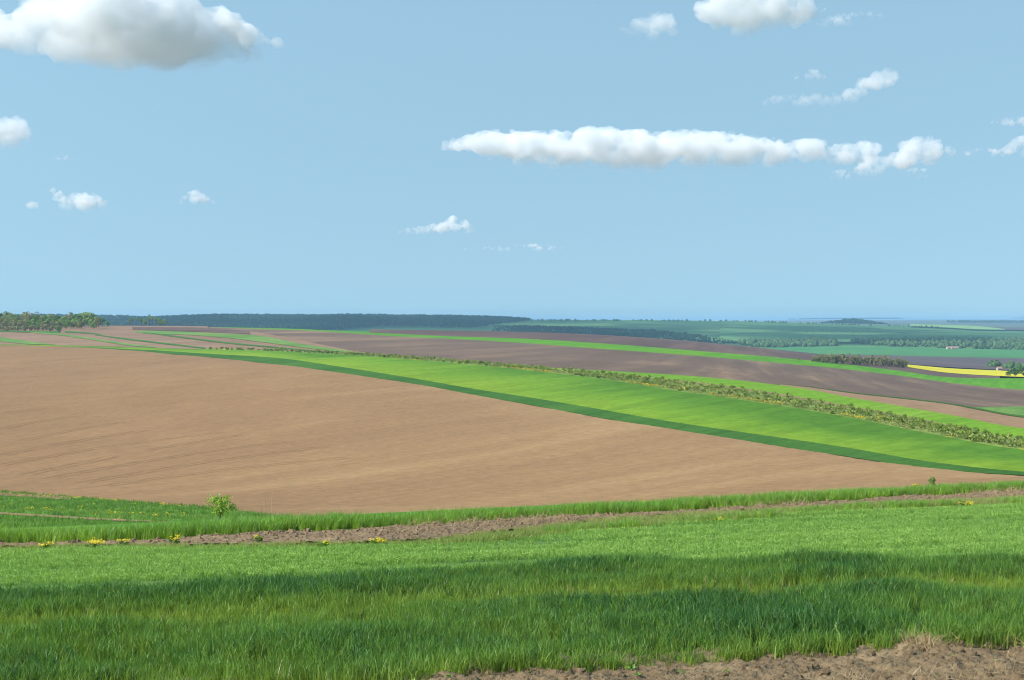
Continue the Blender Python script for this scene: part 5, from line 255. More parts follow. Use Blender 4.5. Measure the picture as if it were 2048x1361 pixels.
def mesh_np(name, V, Fq, smooth=True):
    me = bpy.data.meshes.new(name)
    V = np.asarray(V, np.float32); Fq = np.asarray(Fq, np.int32)
    me.vertices.add(len(V)); me.vertices.foreach_set('co', V.ravel())
    n = Fq.shape[1]
    me.loops.add(Fq.size); me.loops.foreach_set('vertex_index', Fq.ravel())
    me.polygons.add(len(Fq)); me.polygons.foreach_set('loop_start', np.arange(0, Fq.size, n, dtype=np.int32))
    me.polygons.foreach_set('loop_total', np.full(len(Fq), n, np.int32))
    me.polygons.foreach_set('use_smooth', np.full(len(Fq), smooth))
    me.update(calc_edges=True); me.validate()
    return me

def add_attr(me, name, vals):
    a = me.attributes.new(name, 'FLOAT', 'POINT')
    a.data.foreach_set('value', np.asarray(vals, np.float32))

def grid_faces(nu, nv):
    i = np.arange(nu - 1)[:, None] * nv + np.arange(nv - 1)[None, :]
    return np.stack([i, i + nv, i + nv + 1, i + 1], -1).reshape(-1, 4)

def fbm(x, y, seed, scale, octaves=4):
    """cheap value noise in numpy, about -1 to 1"""
    rng = np.random.RandomState(seed)
    tab = rng.rand(256, 256)
    out = 0; amp = 1.0; tot = 0
    for o in range(octaves):
        a = x * scale * 2**o + 17.3*o + 500; b = y * scale * 2**o + 9.1*o + 500
        i = np.floor(a).astype(int); j = np.floor(b).astype(int)
        fa = a - i; fb = b - j
        fa = fa*fa*(3 - 2*fa); fb = fb*fb*(3 - 2*fb)
        g = lambda p, q: tab[(i + p) % 256, (j + q) % 256]
        v = (g(0,0)*(1-fa) + g(1,0)*fa)*(1-fb) + (g(0,1)*(1-fa) + g(1,1)*fa)*fb
        out = out + amp*(v*2 - 1); tot += amp; amp *= .5
    return out / tot

def sheet(name, low, high, t0, t1, nu, nv, mat, lift=0.0, relief=None, label=None, kind='structure', parent=None, smooth=True):
    """a piece of land between two edges, draped over the terrain"""
    lo, hi = fn(low), fn(high)
    t = np.linspace(t0, t1, nu)
    la, lb = np.log(lo(t)), np.log(hi(t))
    lb = np.maximum(lb, la + 1e-5)
    s = np.linspace(0, 1, nv)
    y = np.exp(la[:, None] + (lb - la)[:, None] * s[None, :])
    x = t[:, None] * y
    z = height(x, y) + lift
    if relief is not None:
        z = z + relief(x, y)
    V = np.stack([x, y, z], -1).reshape(-1, 3)
    me = mesh_np(name, V, grid_faces(nu, nv), smooth)
    add_attr(me, 'across', np.tile(s, nu))
    o = link(name, me, mat, parent)
    if parent is None:
        tag(o, label, None, None, kind)
    return o

# ------------------------------------------------------------------ helpers: materials
class NT:
    def __init__(self, name):
        self.m = bpy.data.materials.new(name)
        self.m.use_nodes = True
        self.t = self.m.node_tree
        self.t.nodes.clear()
        self.out = self.t.nodes.new('ShaderNodeOutputMaterial')
    def n(self, typ, ins=None, **props):
        k = self.t.nodes.new(typ)
        for a, b in props.items():
            setattr(k, a, b)
        for a, b in (ins or {}).items():
            self.set(k, a, b)
        return k
    def set(self, k, a, b):
        s = k.inputs[a]
        if hasattr(b, 'is_output'):
            self.t.links.new(b, s)
        elif isinstance(b, (tuple, list)) and s.type == 'RGBA' and len(b) == 3:
            s.default_value = (*b, 1)
        else:
            s.default_value = b
    def pos(self, rot=0.0, scale=(1, 1, 1)):
        c = self.n('ShaderNodeTexCoord')
        r = self.n('ShaderNodeMapping', {'Vector': c.outputs['Object'], 'Rotation': (0, 0, rot)})
        return self.n('ShaderNodeMapping', {'Vector': r.outputs[0], 'Scale': scale}).outputs[0]
    def noise(self, vec, scale, detail=4, rough=.55, dist=0.0):
        return self.n('ShaderNodeTexNoise', {'Vector': vec, 'Scale': scale, 'Detail': detail, 'Roughness': rough, 'Distortion': dist}).outputs['Fac']
    def ramp(self, fac, stops):
        k = self.n('ShaderNodeValToRGB', {'Fac': fac})
        e = k.color_ramp.elements
        while len(e) < len(stops): e.new(.5)
        for q, (p, c) in zip(e, stops):
            q.position = p; q.color = (*c, 1) if len(c) == 3 else c
        return k.outputs['Color']
    def fac(self, v, a, b):
        return self.n('ShaderNodeMapRange', {'Value': v, 'From Min': a, 'From Max': b}).outputs[0]
    def mix(self, f, a, b, mode='MIX'):
        k = self.n('ShaderNodeMix', data_type='RGBA', blend_type=mode)
        self.set(k, 0, f); self.set(k, 6, a); self.set(k, 7, b)
        return k.outputs[2]
    def math(self, op, a, b=0.0):
        return self.n('ShaderNodeMath', {0: a, 1: b}, operation=op).outputs[0]
    def surface(self, col, rough=.9, spec=.15, bump=None, strength=.5, dist=.05):
        p = self.n('ShaderNodeBsdfPrincipled', {'Base Color': col, 'Roughness': rough, 'Specular IOR Level': spec})
        if bump is not None:
            b = self.n('ShaderNodeBump', {'Height': bump, 'Strength': strength, 'Distance': dist})
            self.t.links.new(b.outputs[0], p.inputs['Normal'])
        self.t.links.new(p.outputs[0], self.out.inputs['Surface'])
        return self.m

def soil(name, dark, mid, light, rot, long=.004, across=.03, fine=.6, bump_scale=1.2, bump_dist=.15, patch=.006, contrast=1.0, dry=None):
    """tilled earth: streaks along the tillage, dry and damp patches, fine grain"""
    k = NT(name)
    streak = k.noise(k.pos(rot, (long, across, 1)), 1.0, 5, .6, .1)
    pat = k.noise(k.pos(0, (1, 1, 1)), patch, 4, .55, .4)
    s = k.math('ADD', k.math('MULTIPLY', streak, .55), k.math('MULTIPLY', pat, .45))
    if dry:        # drier, paler ground towards one side of the field
        xs = k.n('ShaderNodeSeparateXYZ', {0: k.pos()}).outputs[0]
        s = k.math('ADD', s, k.n('ShaderNodeMapRange', {'Value': xs, 'From Min': dry[0], 'From Max': dry[1], 'To Min': -dry[2], 'To Max': dry[2]}).outputs[0])
    w = .13 / contrast
    base = k.ramp(s, [(.5 - w, dark), (.5, mid), (.5 + w, light)])
    grain = k.noise(k.pos(rot, (.75, 1, 1)), fine, 5, .75)
    col = k.mix(1.0, base, k.ramp(grain, [(.3, (.80, .80, .80)), (.7, (1.15, 1.14, 1.12))]), 'MULTIPLY')
    drill = k.noise(k.pos(rot, (long * 3, across * 14, 1)), 1.0, 3, .6)
    col = k.mix(1.0, col, k.ramp(drill, [(.35, (.965, .965, .965)), (.65, (1.03, 1.03, 1.03))]), 'MULTIPLY')
    b = k.noise(k.pos(rot, (.4, 1, 1)), bump_scale, 6, .7)
    return k.surface(col, .95, .1, b, .6, bump_dist)

def crop(name, a, b, c, rot, long=.006, across=.05, fine=.8, bump_dist=.25, patch=.012, yellow=None, grade=0.0):
    """a standing crop from afar: sown rows, uneven growth, ragged fine surface"""
    k = NT(name)
    row = k.noise(k.pos(rot, (long, across, 1)), 1.0, 4, .6, .25)
    pat = k.noise(k.pos(rot, (.35, 1, 1)), patch, 5, .6, .5)
    s = k.math('ADD', k.math('MULTIPLY', row, .45), k.math('MULTIPLY', pat, .55))
    if grade:      # the crop grows thinner and yellower down the slope
        ac = k.n('ShaderNodeAttribute', attribute_name='across').outputs['Fac']
        s = k.math('ADD', s, k.math('MULTIPLY', k.math('SUBTRACT', .5, ac), grade))
    base = k.ramp(s, [(.36, a), (.5, b), (.64, c)])
    g = k.noise(k.pos(rot, (.5, 1, 1)), fine, 6, .75)
    col = k.mix(1.0, base, k.ramp(g, [(.28, (.70, .74, .66)), (.5, (1, 1, 1)), (.72, (1.22, 1.18, 1.15))]), 'MULTIPLY')
    drill = k.noise(k.pos(rot, (long * 2, across * 9, 1)), 1.0, 3, .6)
    col = k.mix(1.0, col, k.ramp(drill, [(.36, (.86, .88, .86)), (.64, (1.12, 1.10, 1.08))]), 'MULTIPLY')
    if yellow:
        f = k.fac(k.noise(k.pos(rot, (.3, 1, 1)), yellow[1], 3, .6), yellow[2], yellow[2] + .08)
        col = k.mix(f, col, yellow[0])
    return k.surface(col, .9, .04, g, .7, bump_dist)

def leaf(name, base, tip, alt, trans=.35, vary=.25, attr=True, gloss=.04, world_patch=None):
    """leaves: colour from foot to tip, per plant variation, light passing through"""
    k = NT(name)
    if attr:
        h = k.n('ShaderNodeAttribute', attribute_name='h').outputs['Fac']
        col = k.mix(h, base, tip)
        t = k.n('ShaderNodeAttribute', attribute_name='tint', attribute_type='INSTANCER').outputs['Fac']
        col = k.mix(t, col, alt)
    else:
        h = k.n('ShaderNodeAttribute', attribute_name='h').outputs['Fac']
        col = k.mix(h, base, tip)
    r = k.n('ShaderNodeObjectInfo').outputs['Random']
    col = k.mix(1.0, col, k.ramp(r, [(0, (1 - vary,) * 3), (1, (1 + vary, 1 + vary * .9, 1 + vary * .6))]), 'MULTIPLY')
    if not attr:
        r2 = k.math('FRACT', k.math('MULTIPLY', r, 7.31))
        col = k.mix(k.math('MULTIPLY', r2, .55), col, alt)
    d = k.n('ShaderNodeBsdfDiffuse', {'Color': col})
    tr = k.n('ShaderNodeBsdfTranslucent', {'Color': k.mix(1.0, col, (1.25, 1.2, .55), 'MULTIPLY')})
    m = k.n('ShaderNodeMixShader', {0: trans, 1: d.outputs[0], 2: tr.outputs[0]})
    g = k.n('ShaderNodeBsdfGlossy', {'Color': (.9, .95, 1), 'Roughness': .45})
    m2 = k.n('ShaderNodeMixShader', {0: gloss, 1: m.outputs[0], 2: g.outputs[0]})
    k.t.links.new(m2.outputs[0], k.out.inputs['Surface'])
    return k.m

def plain(name, col, rough=.9, vary=.2, scale=4.0):
    k = NT(name)
    g = k.noise(k.pos(), scale, 4, .6)
    c = k.mix(1.0, col, k.ramp(g, [(.3, (1 - vary,) * 3), (.7, (1 + vary,) * 3)]), 'MULTIPLY')
    return k.surface(c, rough, .1)

TILL = RAD(-61)          # the hillside fields run this way
M = {}
M['plough'] = soil('ploughed_soil', (.250, .140, .066), (.305, .176, .082), (.425, .268, .125), TILL, .003, .06, .9, 1.6, .10, .005, .48, (-70, 55, .10))
M['greybrown'] = soil('grey_brown_soil', (.130, .084, .060), (.168, .110, .078), (.30, .19, .115), RAD(-68), .0022, .02, .25, .5, .12, .006, .9)
M['purple'] = soil('dark_soil', (.105, .064, .054), (.130, .080, .066), (.19, .12, .088), RAD(-70), .002, .02, .25, .5, .12, .006, 1.0)
M['pink'] = soil('pale_plough', (.23, .138, .085), (.275, .168, .102), (.32, .205, .125), RAD(-66), .004, .05, .4, .7, .08, .01)
M['tan'] = soil('tan_soil', (.28, .165, .088), (.32, .190, .103), (.35, .215, .12), TILL, .01, .1, .6, 1.0, .06, .02)
M['valleysoil'] = soil('valley_soil', (.10, .075, .075), (.12, .088, .088), (.145, .11, .105), 0, .002, .012, .1, .3, .1, .004)
M['bright'] = crop('bright_green_crop', (.085, .195, .018), (.150, .275, .022), (.195, .300, .024), TILL, .004, .03, .7, .2, .012, None, .30)
M['darkcrop'] = crop('dark_green_crop', (.042, .118, .020), (.054, .140, .022), (.072, .168, .026), TILL, .006, .08, 1.2, .2, .03)
M['lightcrop'] = crop('light_green_crop', (.115, .25, .022), (.165, .315, .02), (.205, .335, .03), TILL, .006, .10, .8, .2, .02)
M['strip'] = crop('green_strip_crop', (.085, .24, .018), (.11, .28, .02), (.14, .30, .02), RAD(-70), .004, .05, .5, .2, .01)
M['ribbon'] = crop('grassy_balk', (.10, .20, .045), (.15, .26, .06), (.20, .29, .08), RAD(-66), .01, .12, .5, .2, .02)
M['ribbondark'] = crop('dark_balk', (.05, .14, .03), (.065, .17, .035), (.08, .19, .04), RAD(-66), .01, .12, .5, .2, .02)
M['meadow'] = crop('valley_meadow', (.065, .165, .022), (.105, .235, .030), (.17, .29, .045), RAD(-30), .03, .25, 2.0, .12, .07)
M['shrubground'] = crop('weedy_orchard_ground', (.12, .21, .05), (.19, .27, .06), (.27, .32, .07), TILL, .02, .15, 1.0, .2, .05, ((.50, .40, .02), .12, .60))
M['hedge'] = crop('hedge_green', (.05, .12, .02), (.065, .145, .025), (.08, .16, .03), TILL, .05, .3, 1.0, .3, .05)
M['rape'] = crop('rapeseed_bloom', (.54, .45, .03), (.62, .53, .04), (.66, .56, .05), 0, .01, .05, .4, .2, .02)
M['far'] = crop('distant_crop', (.075, .15, .05), (.085, .19, .055), (.13, .19, .075), 0, .0008, .006, .05, .5, .0015)
M['plain'] = crop('plain_patchwork', (.085, .105, .065), (.12, .12, .085), (.16, .14, .11), 0, .0004, .0006, .01, .5, .0006)
M['teal'] = crop('valley_crop', (.06, .19, .06), (.075, .22, .07), (.09, .24, .075), 0, .0015, .01, .06, .4, .003)
M['orchard'] = crop('plantation_ground', (.085, .185, .06), (.105, .215, .07), (.13, .24, .085), 0, .002, .01, .06, .4, .006)
M['farlight'] = crop('pale_far_field', (.19, .33, .10), (.23, .38, .12), (.26, .40, .13), 0, .001, .01, .05, .3, .003)
M['soilfront'] = soil('cloddy_soil', (.140, .098, .056), (.190, .136, .078), (.265, .195, .112), 0, .9, 2.2, 9.0, 40.0, .02, 1.6, .8)
M['dug'] = soil('dug_soil', (.175, .120, .070), (.228, .158, .094), (.30, .215, .132), 0, .9, 2.2, 9.0, 40.0, .02, 1.6, .8)
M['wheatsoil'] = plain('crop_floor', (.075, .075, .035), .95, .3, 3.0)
M['pea_floor'] = crop('pea_floor', (.09, .15, .05), (.11, .20, .055), (.15, .22, .07), RAD(10), .2, .9, 9.0, .02, .5)
M['bark'] = plain('bark', (.085, .065, .05), .95, .3, 6.0)
M['straw'] = leaf('straw', (.30, .215, .115), (.42, .31, .17), (.36, .26, .13), .2, .2)

# ------------------------------------------------------------------ the land
def land(name, ya, yb, nl, mat, label, nt=220):
    t = np.linspace(-.85, .85, nt)
    y = np.exp(np.linspace(math.log(ya), math.log(yb), nl))
    T, Y = np.meshgrid(t, y, indexing='ij')
    X = T * Y
    Z = height(X, Y) - .25 - .0009 * Y
    V = np.stack([X, Y, Z], -1).reshape(-1, 3)
    return tag(link(name, mesh_np(name, V, grid_faces(nt, nl)), mat), label, None, None, 'structure')
land('ground', 3.0, 4600, 230, M['far'], 'rolling green farmland up to the distant ridge')
land('distant_land', 4600, 15800, 50, M['plain'], 'hazy patchwork farmland reaching out to the horizon')
def plain_disc():
    a = np.linspace(0, 2*math.pi, 97)[:-1]
    r = np.array([1.0, 400, 2000, 8000, 30000, 60000.0])
    V = np.stack([r[None, :]*np.cos(a)[:, None], r[None, :]*np.sin(a)[:, None], np.full((96, 6), -70.0)], -1).reshape(-1, 3)
    i = np.arange(96)[:, None]*6 + np.arange(5)[None, :]; j = ((np.arange(96) + 1) % 96)[:, None]*6 + np.arange(5)[None, :]
    Fq = np.stack([i, j, j + 1, i + 1], -1).reshape(-1, 4)[:, ::-1]
    tag(link('plain', mesh_np('plain', V, Fq), M['plain']), 'low patchwork plain lying all round below the hills', None, None, 'structure')
plain_disc()
TL, TR = -0.4943, 0.5129
NL, NR = -0.7229, 0.7057      # the near strips run on well past the view

def back_of(e, d):
    f = edge(e)
    return lambda q: f(q) + d

# --- far valley and the slope beyond it
sheet('field_valley_dark', 900.0, 'teal_low', 0.1914, TR, 120, 40, M['valleysoil'], 0, label='dark purple-grey bare field on the valley floor at the far right')
sheet('field_valley_green', 'teal_low', 'teal_high', 0.1700, TR, 140, 30, M['teal'], 0, label='blue-green crop field on the valley floor below the tree belt')
sheet('field_plantation', 'belt_high', lambda q: np.where(q < 0.2575, edge('orchard_high')(q), edge('orchard_side')(q)), 0.1486, 0.2886, 90, 50, M['orchard'], 0, label='pale mottled plantation slope beyond the valley')
sheet('field_far_pale', 'far_light_low', 'far_light_high', 0.2843, 0.3521, 50, 16, M['farlight'], .2, label='pale green wedge-shaped field high on the far slope')
sheet('field_far_bare', 'far_purple_low', 'far_purple_high', 0.3236, TR, 50, 16, M['valleysoil'], .1, label='greyish bare field near the horizon at the far right')
sheet('field_rape', 'rape_low', 'rape_high', 0.2825, TR, 90, 14, M['rape'], .15, label='bright yellow flowering rapeseed field at the right edge')
# --- hillside, far to near
def brow_low(q):
    return edge('strip_high')(q)
sheet('field_brow', brow_low, lambda q: np.maximum(edge('strip_high')(q) * 1.02, np.interp(q, [-0.2164, 0.2057, 0.2343, 0.2629, 0.3486, TR], [1130, 1130, 1050, 860, 700, 690])), -0.1014, 0.3486, 300, 40, M['purple'], 0, label='dark purple-brown ploughed field along the brow of the hill')
sheet('field_green_strip', 'strip_low', 'strip_high', -0.2164, TR, 420, 14, M['strip'], 0, label='long narrow bright green crop strip across the upper hillside')
sheet('field_upper_plots', lambda q: np.where(q < -0.2229, edge('green_top')(q), edge('shrub_top')(q)),
      lambda q: np.where(q < -0.2164, 1130.0, edge('balk')(q)), TL, -0.0836, 280, 60, M['pink'], 0, label='pinkish brown small plots on the upper left hillside')
def grey_low(q):
    return np.select([q < -0.0836, q < 0.0200, q < 0.1914, q < 0.3254], [edge('balk')(q), edge('shrub_top')(q), edge('light_crop_top')(q), edge('hedge_high')(q)], edge('patch_top')(q))
sheet('field_grey_brown', grey_low, 'strip_low', -0.2164, TR, 480, 70, M['greybrown'], 0, label='wide grey-brown ploughed field with paler streaks on the hillside')
sheet('field_small_green', 'hedge_high', 'patch_top', 0.3254, TR, 60, 16, M['ribbon'], 0, label='small green grassy patch above the dark hedge line at right')
sheet('field_edge_line', 'hedge_low', 'hedge_high', 0.1914, TR, 160, 4, M['hedge'], .10, label='thin dark green grassy boundary line at right')
sheet('field_tan_strip', 'light_crop_top', 'hedge_low', 0.1914, TR, 180, 26, M['tan'], 0, label='tan bare soil strip below the dark boundary line at right')
sheet('field_light_strip', 'path_top', 'light_crop_top', 0.0200, TR, 260, 24, M['lightcrop'], 0, label='light green crop strip above the dirt path')
sheet('path', 'shrub_top', 'path_top', 0.0200, TR, 260, 5, M['tan'], 0, label='narrow brown dirt path above the row of shrubs')
sheet('orchard_ground', 'green_top', 'shrub_top', -0.2229, TR, 320, 18, M['shrubground'], 0, label='weedy yellow-green ground under the long row of shrubs')
sheet('field_bright_green', 'dark_crop_top', 'green_top', TL, TR, 500, 60, M['bright'], 0, label='wide bright green crop field sweeping across the hillside')
sheet('field_dark_green', 'plough_top', 'dark_crop_top', TL, TR, 500, 14, M['darkcrop'], 0, label='narrow dark green crop strip along the top of the brown field')

plough = sheet('field_ploughed', 'plough_foot', 'plough_top', TL, TR, 560, 240, M['plough'], 0,
               relief=lambda x, y: .05 * fbm(x, y, 5, .5, 3) + .12 * fbm(x, y, 8, .05, 2),
               label='large smooth brown ploughed field with wheel tracks on the hillside')
k = NT('rut_soil')
rn = k.noise(k.pos(0, (1, 1, 1)), .55, 4, .7)
k.surface(k.ramp(rn, [(.48, (.29, .172, .085)), (.62, (.222, .126, .060))]), .95, .1)
M['rut'] = k.m
k = NT('rut_ridge')
k.surface(k.ramp(k.noise(k.pos(), .5, 4, .7), [(.40, (.31, .20, .12)), (.6, (.40, .27, .165))]), .95, .1)
M['ridge'] = k.m

def ribbon(pts, width, dz, name, mat, parent, off=0.0, seg=40):
    P = np.array(pts)
    s = np.linspace(0, len(P) - 1, seg)
    q = np.stack([np.interp(s, np.arange(len(P)), P[:, c]) for c in (0, 1)], -1)
    for _ in range(3):
        q[1:-1] = (q[:-2] + 2*q[1:-1] + q[2:]) / 4
    d = np.gradient(q, axis=0); d /= np.linalg.norm(d, axis=1)[:, None] + 1e-9
    nrm = np.stack([-d[:, 1], d[:, 0]], -1)
    nrm *= np.where((nrm[:, 1] < 0), -1, 1)[:, None]
    rows = []
    for a, h in ((-.5, 0.0), (-.2, dz), (.2, dz), (.5, 0.0)):
        p = q + nrm * (off + a * width)
        rows.append(np.column_stack([p, height(p[:, 0], p[:, 1]) + h + .06]))
    V = np.stack(rows, 1).reshape(-1, 3)
    return link(name, mesh_np(name, V, grid_faces(seg, 4)), mat, parent)
for r in RUTS:
    if len(r) <= 5: continue
    for off in (-.9, .9):
        ribbon(r, .17, .01, 'wheel_rut', M['rut'], plough, off)

# --- small plots at the upper left
for nm, mt, lab in (('wedge', 'ribbon', 'green wedge-shaped plot at the left edge above the brown field'),
                    ('ribbon_a', 'ribbon', 'green grassy balk running down from the wood'),
                    ('ribbon_b', 'ribbondark', 'darker green balk between two brown plots'),
                    ('ribbon_c', 'ribbon', 'broad yellow-green grassy strip between upper plots'),
                    ('ribbon_d', 'ribbondark', 'thin straight dark green balk crossing the pinkish plots'),
                    ('ribbon_e', 'ribbondark', 'short dark green balk beside the wood'),
                    ('dark_patch', 'purple', 'darker brown plot just below the brow'),
                    ('wood_edge', 'ribbondark', 'grassy fringe along the foot of the wood')):
    f = edge(nm + '_low')
    p = np.array(EDGES[nm + '_low']); tt = p[:, 0] / p[:, 1]
    sheet('plot', nm + '_low', nm + '_high', tt.min(), tt.max(), 120, 8, M[mt], .16, label=lab)

# --- valley meadow behind the near brow
meadow = sheet('meadow', back_of('clod_back', 2.0), 'plough_foot', NL, 0.1343, 260, 90, M['meadow'], 0, label='green valley meadow between the grass bank and the brown field')
sheet('slope_hidden', back_of('clod_back', 2.0), 'plough_foot', 0.1343, NR, 80, 40, M['meadow'], -.02, label='grassy slope falling away behind the grass bank at right')
sheet('bare_plot', lambda q: edge('plough_foot')(q)*.945, lambda q: edge('plough_foot')(q)*.985, TL, -0.3157, 80, 6, M['tan'], .06, label='thin bare brown plot along the top of the valley meadow at left')
sheet('track', 'dirt_low', 'dirt_high', TL, -0.2121, 120, 5, M['tan'], .05, label='thin brown dirt track across the valley meadow at left')

# ------------------------------------------------------------------ near strips
def clods(amp, sc, seed):
    def f(x, y):
        a = fbm(x, y, seed, sc, 4)
        b = np.abs(fbm(x + 3, y, seed + 1, sc * 2.3, 3))
        c = 1 - np.abs(fbm(x, y + 7, seed + 3, sc * 5.5, 3)) * 2
        return amp * (a * .9 + b * .9) + amp * .5 * c * np.clip(.4 + a, 0, 1) + amp * .5 * fbm(x, y, seed + 2, sc * 12, 4)
    return f
front = edge('wheat_front')
soil_front = sheet('soil_strip', 5.0, lambda q: front(q) + .5, -0.6871, 0.7414, 1100, 420, M['soilfront'], .02, relief=clods(.055, 1.6, 21), smooth=False, label='strip of cloddy grey-brown soil in front of the wheat')
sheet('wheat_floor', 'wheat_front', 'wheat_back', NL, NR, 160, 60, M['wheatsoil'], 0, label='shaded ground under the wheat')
sheet('pea_ground', 'wheat_back', 'pea_back', NL, NR, 200, 90, M['pea_floor'], 0, label='ground of the low light green crop')
sheet('margin_ground', 'pea_back', 'margin_back', NL, NR, 200, 20, M['meadow'], .0, label='weedy margin behind the low crop')
sheet('clod_strip', 'margin_back', 'clod_back', NL, NR, 900, 80, M['dug'], .01, relief=clods(.045, 1.6, 31), smooth=False, label='narrow strip of rough dug brown soil below the grass bank')
sheet('bank_ground', 'clod_back', back_of('clod_back', 2.0), NL, NR, 200, 14, M['meadow'], .0, label='ground of the long grass bank')

# ------------------------------------------------------------------ plants: meshes
PROTO = bpy.data.collections.new('plant_sources')      # sources for the scattered plants, not in the scene

def blades(seed, n, hgt, rad, width, lean, droop, seg=5, hvar=.25, fold=.0):
    rng = np.random.RandomState(seed)
    V, Fc, H = [], [], []
    for i in range(n):
        a, r = rng.rand() * 6.283, rad * math.sqrt(rng.rand())
        bx, by = r * math.cos(a), r * math.sin(a)
        az = rng.rand() * 6.283
        h = hgt * (1 + hvar * (rng.rand() * 2 - 1)); w = width * (.7 + .6 * rng.rand())
        ln = lean * (.3 + rng.rand()) * h; dr = droop * rng.rand() * h
        dx, dy = math.cos(az), math.sin(az)
        tw = rng.rand() * 3.14
        px, py = math.cos(tw), math.sin(tw)
        b0 = len(V)
        for s in range(seg + 1):
            t = s / seg
            o = ln * t**1.6 + dr * max(0, t - .55)**1.5 * 2.2
            z = h * t - dr * max(0, t - .6)**2 * 3.0
            ww = w * (1 - t**2.2) * .5 + .0004
            V.append((bx + dx*o - px*ww, by + dy*o - py*ww, z)); V.append((bx + dx*o + px*ww, by + dy*o + py*ww, z))
            H += [t, t]
            if s:
                q = b0 + 2*s
                Fc.append((q - 2, q - 1, q + 1, q))
    return np.array(V), np.array(Fc), np.array(H)

def leaves(seed, n, hgt, rad, size, stem=True):
    """a small leafy plant: rounded leaves up short stems"""
    rng = np.random.RandomState(seed)
    V, Fc, H = [], [], []
    for i in range(n):
        a = rng.rand() * 6.283; r = rad * math.sqrt(rng.rand()); z = hgt * (.25 + .75 * rng.rand())
        c = np.array([r*math.cos(a), r*math.sin(a), z])
        d = np.array([math.cos(a + rng.randn()*.6), math.sin(a + rng.randn()*.6), .3 + .5*rng.randn()]); d /= np.linalg.norm(d)
        s = np.cross(d, [rng.randn()*.3, rng.randn()*.3, 1]); s /= np.linalg.norm(s) + 1e-9
        L = size * (.6 + .8 * rng.rand())
        b0 = len(V)
        for p, q in ((0, 0), (.45, .42), (1, 0), (.45, -.42)):
            V.append(c + d*L*p + s*L*q); H.append(z / hgt)
        Fc.append((b0, b0+1, b0+2, b0+3))
    return np.array(V), np.array(Fc), np.clip(np.array(H), 0, 1)

def merge(parts):
    V, Fc, H, k = [], [], [], 0
    for v, f, h in parts:
        V.append(v); Fc.append(f + k); H.append(h); k += len(v)
    return np.concatenate(V), np.concatenate(Fc), np.concatenate(H)

def source(coll, name, data, mat):
    me = mesh_np(name, data[0], data[1], 'clod' not in name)
    add_attr(me, 'h', data[2])
    me.materials.append(mat)
    o = bpy.data.objects.new(name, me)
    coll.objects.link(o)
    return o

def scatter(name, coll, P, scl, tint, label, seed=0, tilt=.12, kind='stuff', cat=None, pick=None):
    """one object: plants too many to count, set on points"""
    rng = np.random.RandomState(seed)
    n = len(P)
    me = bpy.data.meshes.new(name)
    me.vertices.add(n); me.vertices.foreach_set('co', np.asarray(P, np.float32).ravel())
    rot = np.column_stack([rng.randn(n)*tilt, rng.randn(n)*tilt, rng.rand(n)*6.283]).astype(np.float32)
    a = me.attributes.new('rot', 'FLOAT_VECTOR', 'POINT'); a.data.foreach_set('vector', rot.ravel())
    s = np.asarray(scl, np.float32)
    if s.ndim == 1: s = np.stack([s, s, s], -1)
    a = me.attributes.new('scl', 'FLOAT_VECTOR', 'POINT'); a.data.foreach_set('vector', np.ascontiguousarray(s).ravel())
    a = me.attributes.new('tint', 'FLOAT', 'POINT'); a.data.foreach_set('value', np.asarray(tint, np.float32))
    a = me.attributes.new('pick', 'INT', 'POINT'); a.data.foreach_set('value', (rng.randint(0, len(coll.objects), n) if pick is None else np.asarray(pick)).astype(np.int32))
    o = link(name, me)
    g = bpy.data.node_groups.new(name + '_nodes', 'GeometryNodeTree')
    g.interface.new_socket('Geometry', in_out='INPUT', socket_type='NodeSocketGeometry')
    g.interface.new_socket('Geometry', in_out='OUTPUT', socket_type='NodeSocketGeometry')
    N = g.nodes
    gi, go = N.new('NodeGroupInput'), N.new('NodeGroupOutput')
    ci = N.new('GeometryNodeCollectionInfo'); ci.inputs['Collection'].default_value = coll
    ci.inputs['Separate Children'].default_value = True; ci.inputs['Reset Children'].default_value = True
    ip = N.new('GeometryNodeInstanceOnPoints'); ip.inputs['Pick Instance'].default_value = True
    def attr(nm, ty):
        k = N.new('GeometryNodeInputNamedAttribute'); k.data_type = ty; k.inputs['Name'].default_value = nm
        return k.outputs['Attribute']
    er = N.new('FunctionNodeEulerToRotation')
    g.links.new(attr('rot', 'FLOAT_VECTOR'), er.inputs[0])
    g.links.new(gi.outputs[0], ip.inputs['Points']); g.links.new(ci.outputs[0], ip.inputs['Instance'])
    g.links.new(er.outputs[0], ip.inputs['Rotation']); g.links.new(attr('scl', 'FLOAT_VECTOR'), ip.inputs['Scale'])
    g.links.new(attr('pick', 'INT'), ip.inputs['Instance Index'])
    g.links.new(ip.outputs[0], go.inputs[0])
    o.modifiers.new('plants', 'NODES').node_group = g
    return tag(o, label, cat, None, kind)

def band_points(low, high, t0, t1, density, seed, jitter=True):
    """random ground points between two edges, even per square metre; also the place across the band, 0 at the near edge"""
    rng = np.random.RandomState(seed)
    lo, hi = fn(low), fn(high)
    q = np.linspace(t0, t1, 200)
    y0, y1 = lo(q).min(), hi(q).max()
    x0, x1 = t0 * y1, t1 * y1
    n = int(density * (x1 - x0) * (y1 - y0))
    x = rng.uniform(x0, x1, n); y = rng.uniform(y0, y1, n)
    t = x / y
    m = (t > t0) & (t < t1)
    x, y, t = x[m], y[m], t[m]
    a, b = lo(t), hi(t)
    m = (y > a) & (y < b)
    x, y = x[m], y[m]
    return x, y, ((y - a[m]) / (b[m] - a[m]))

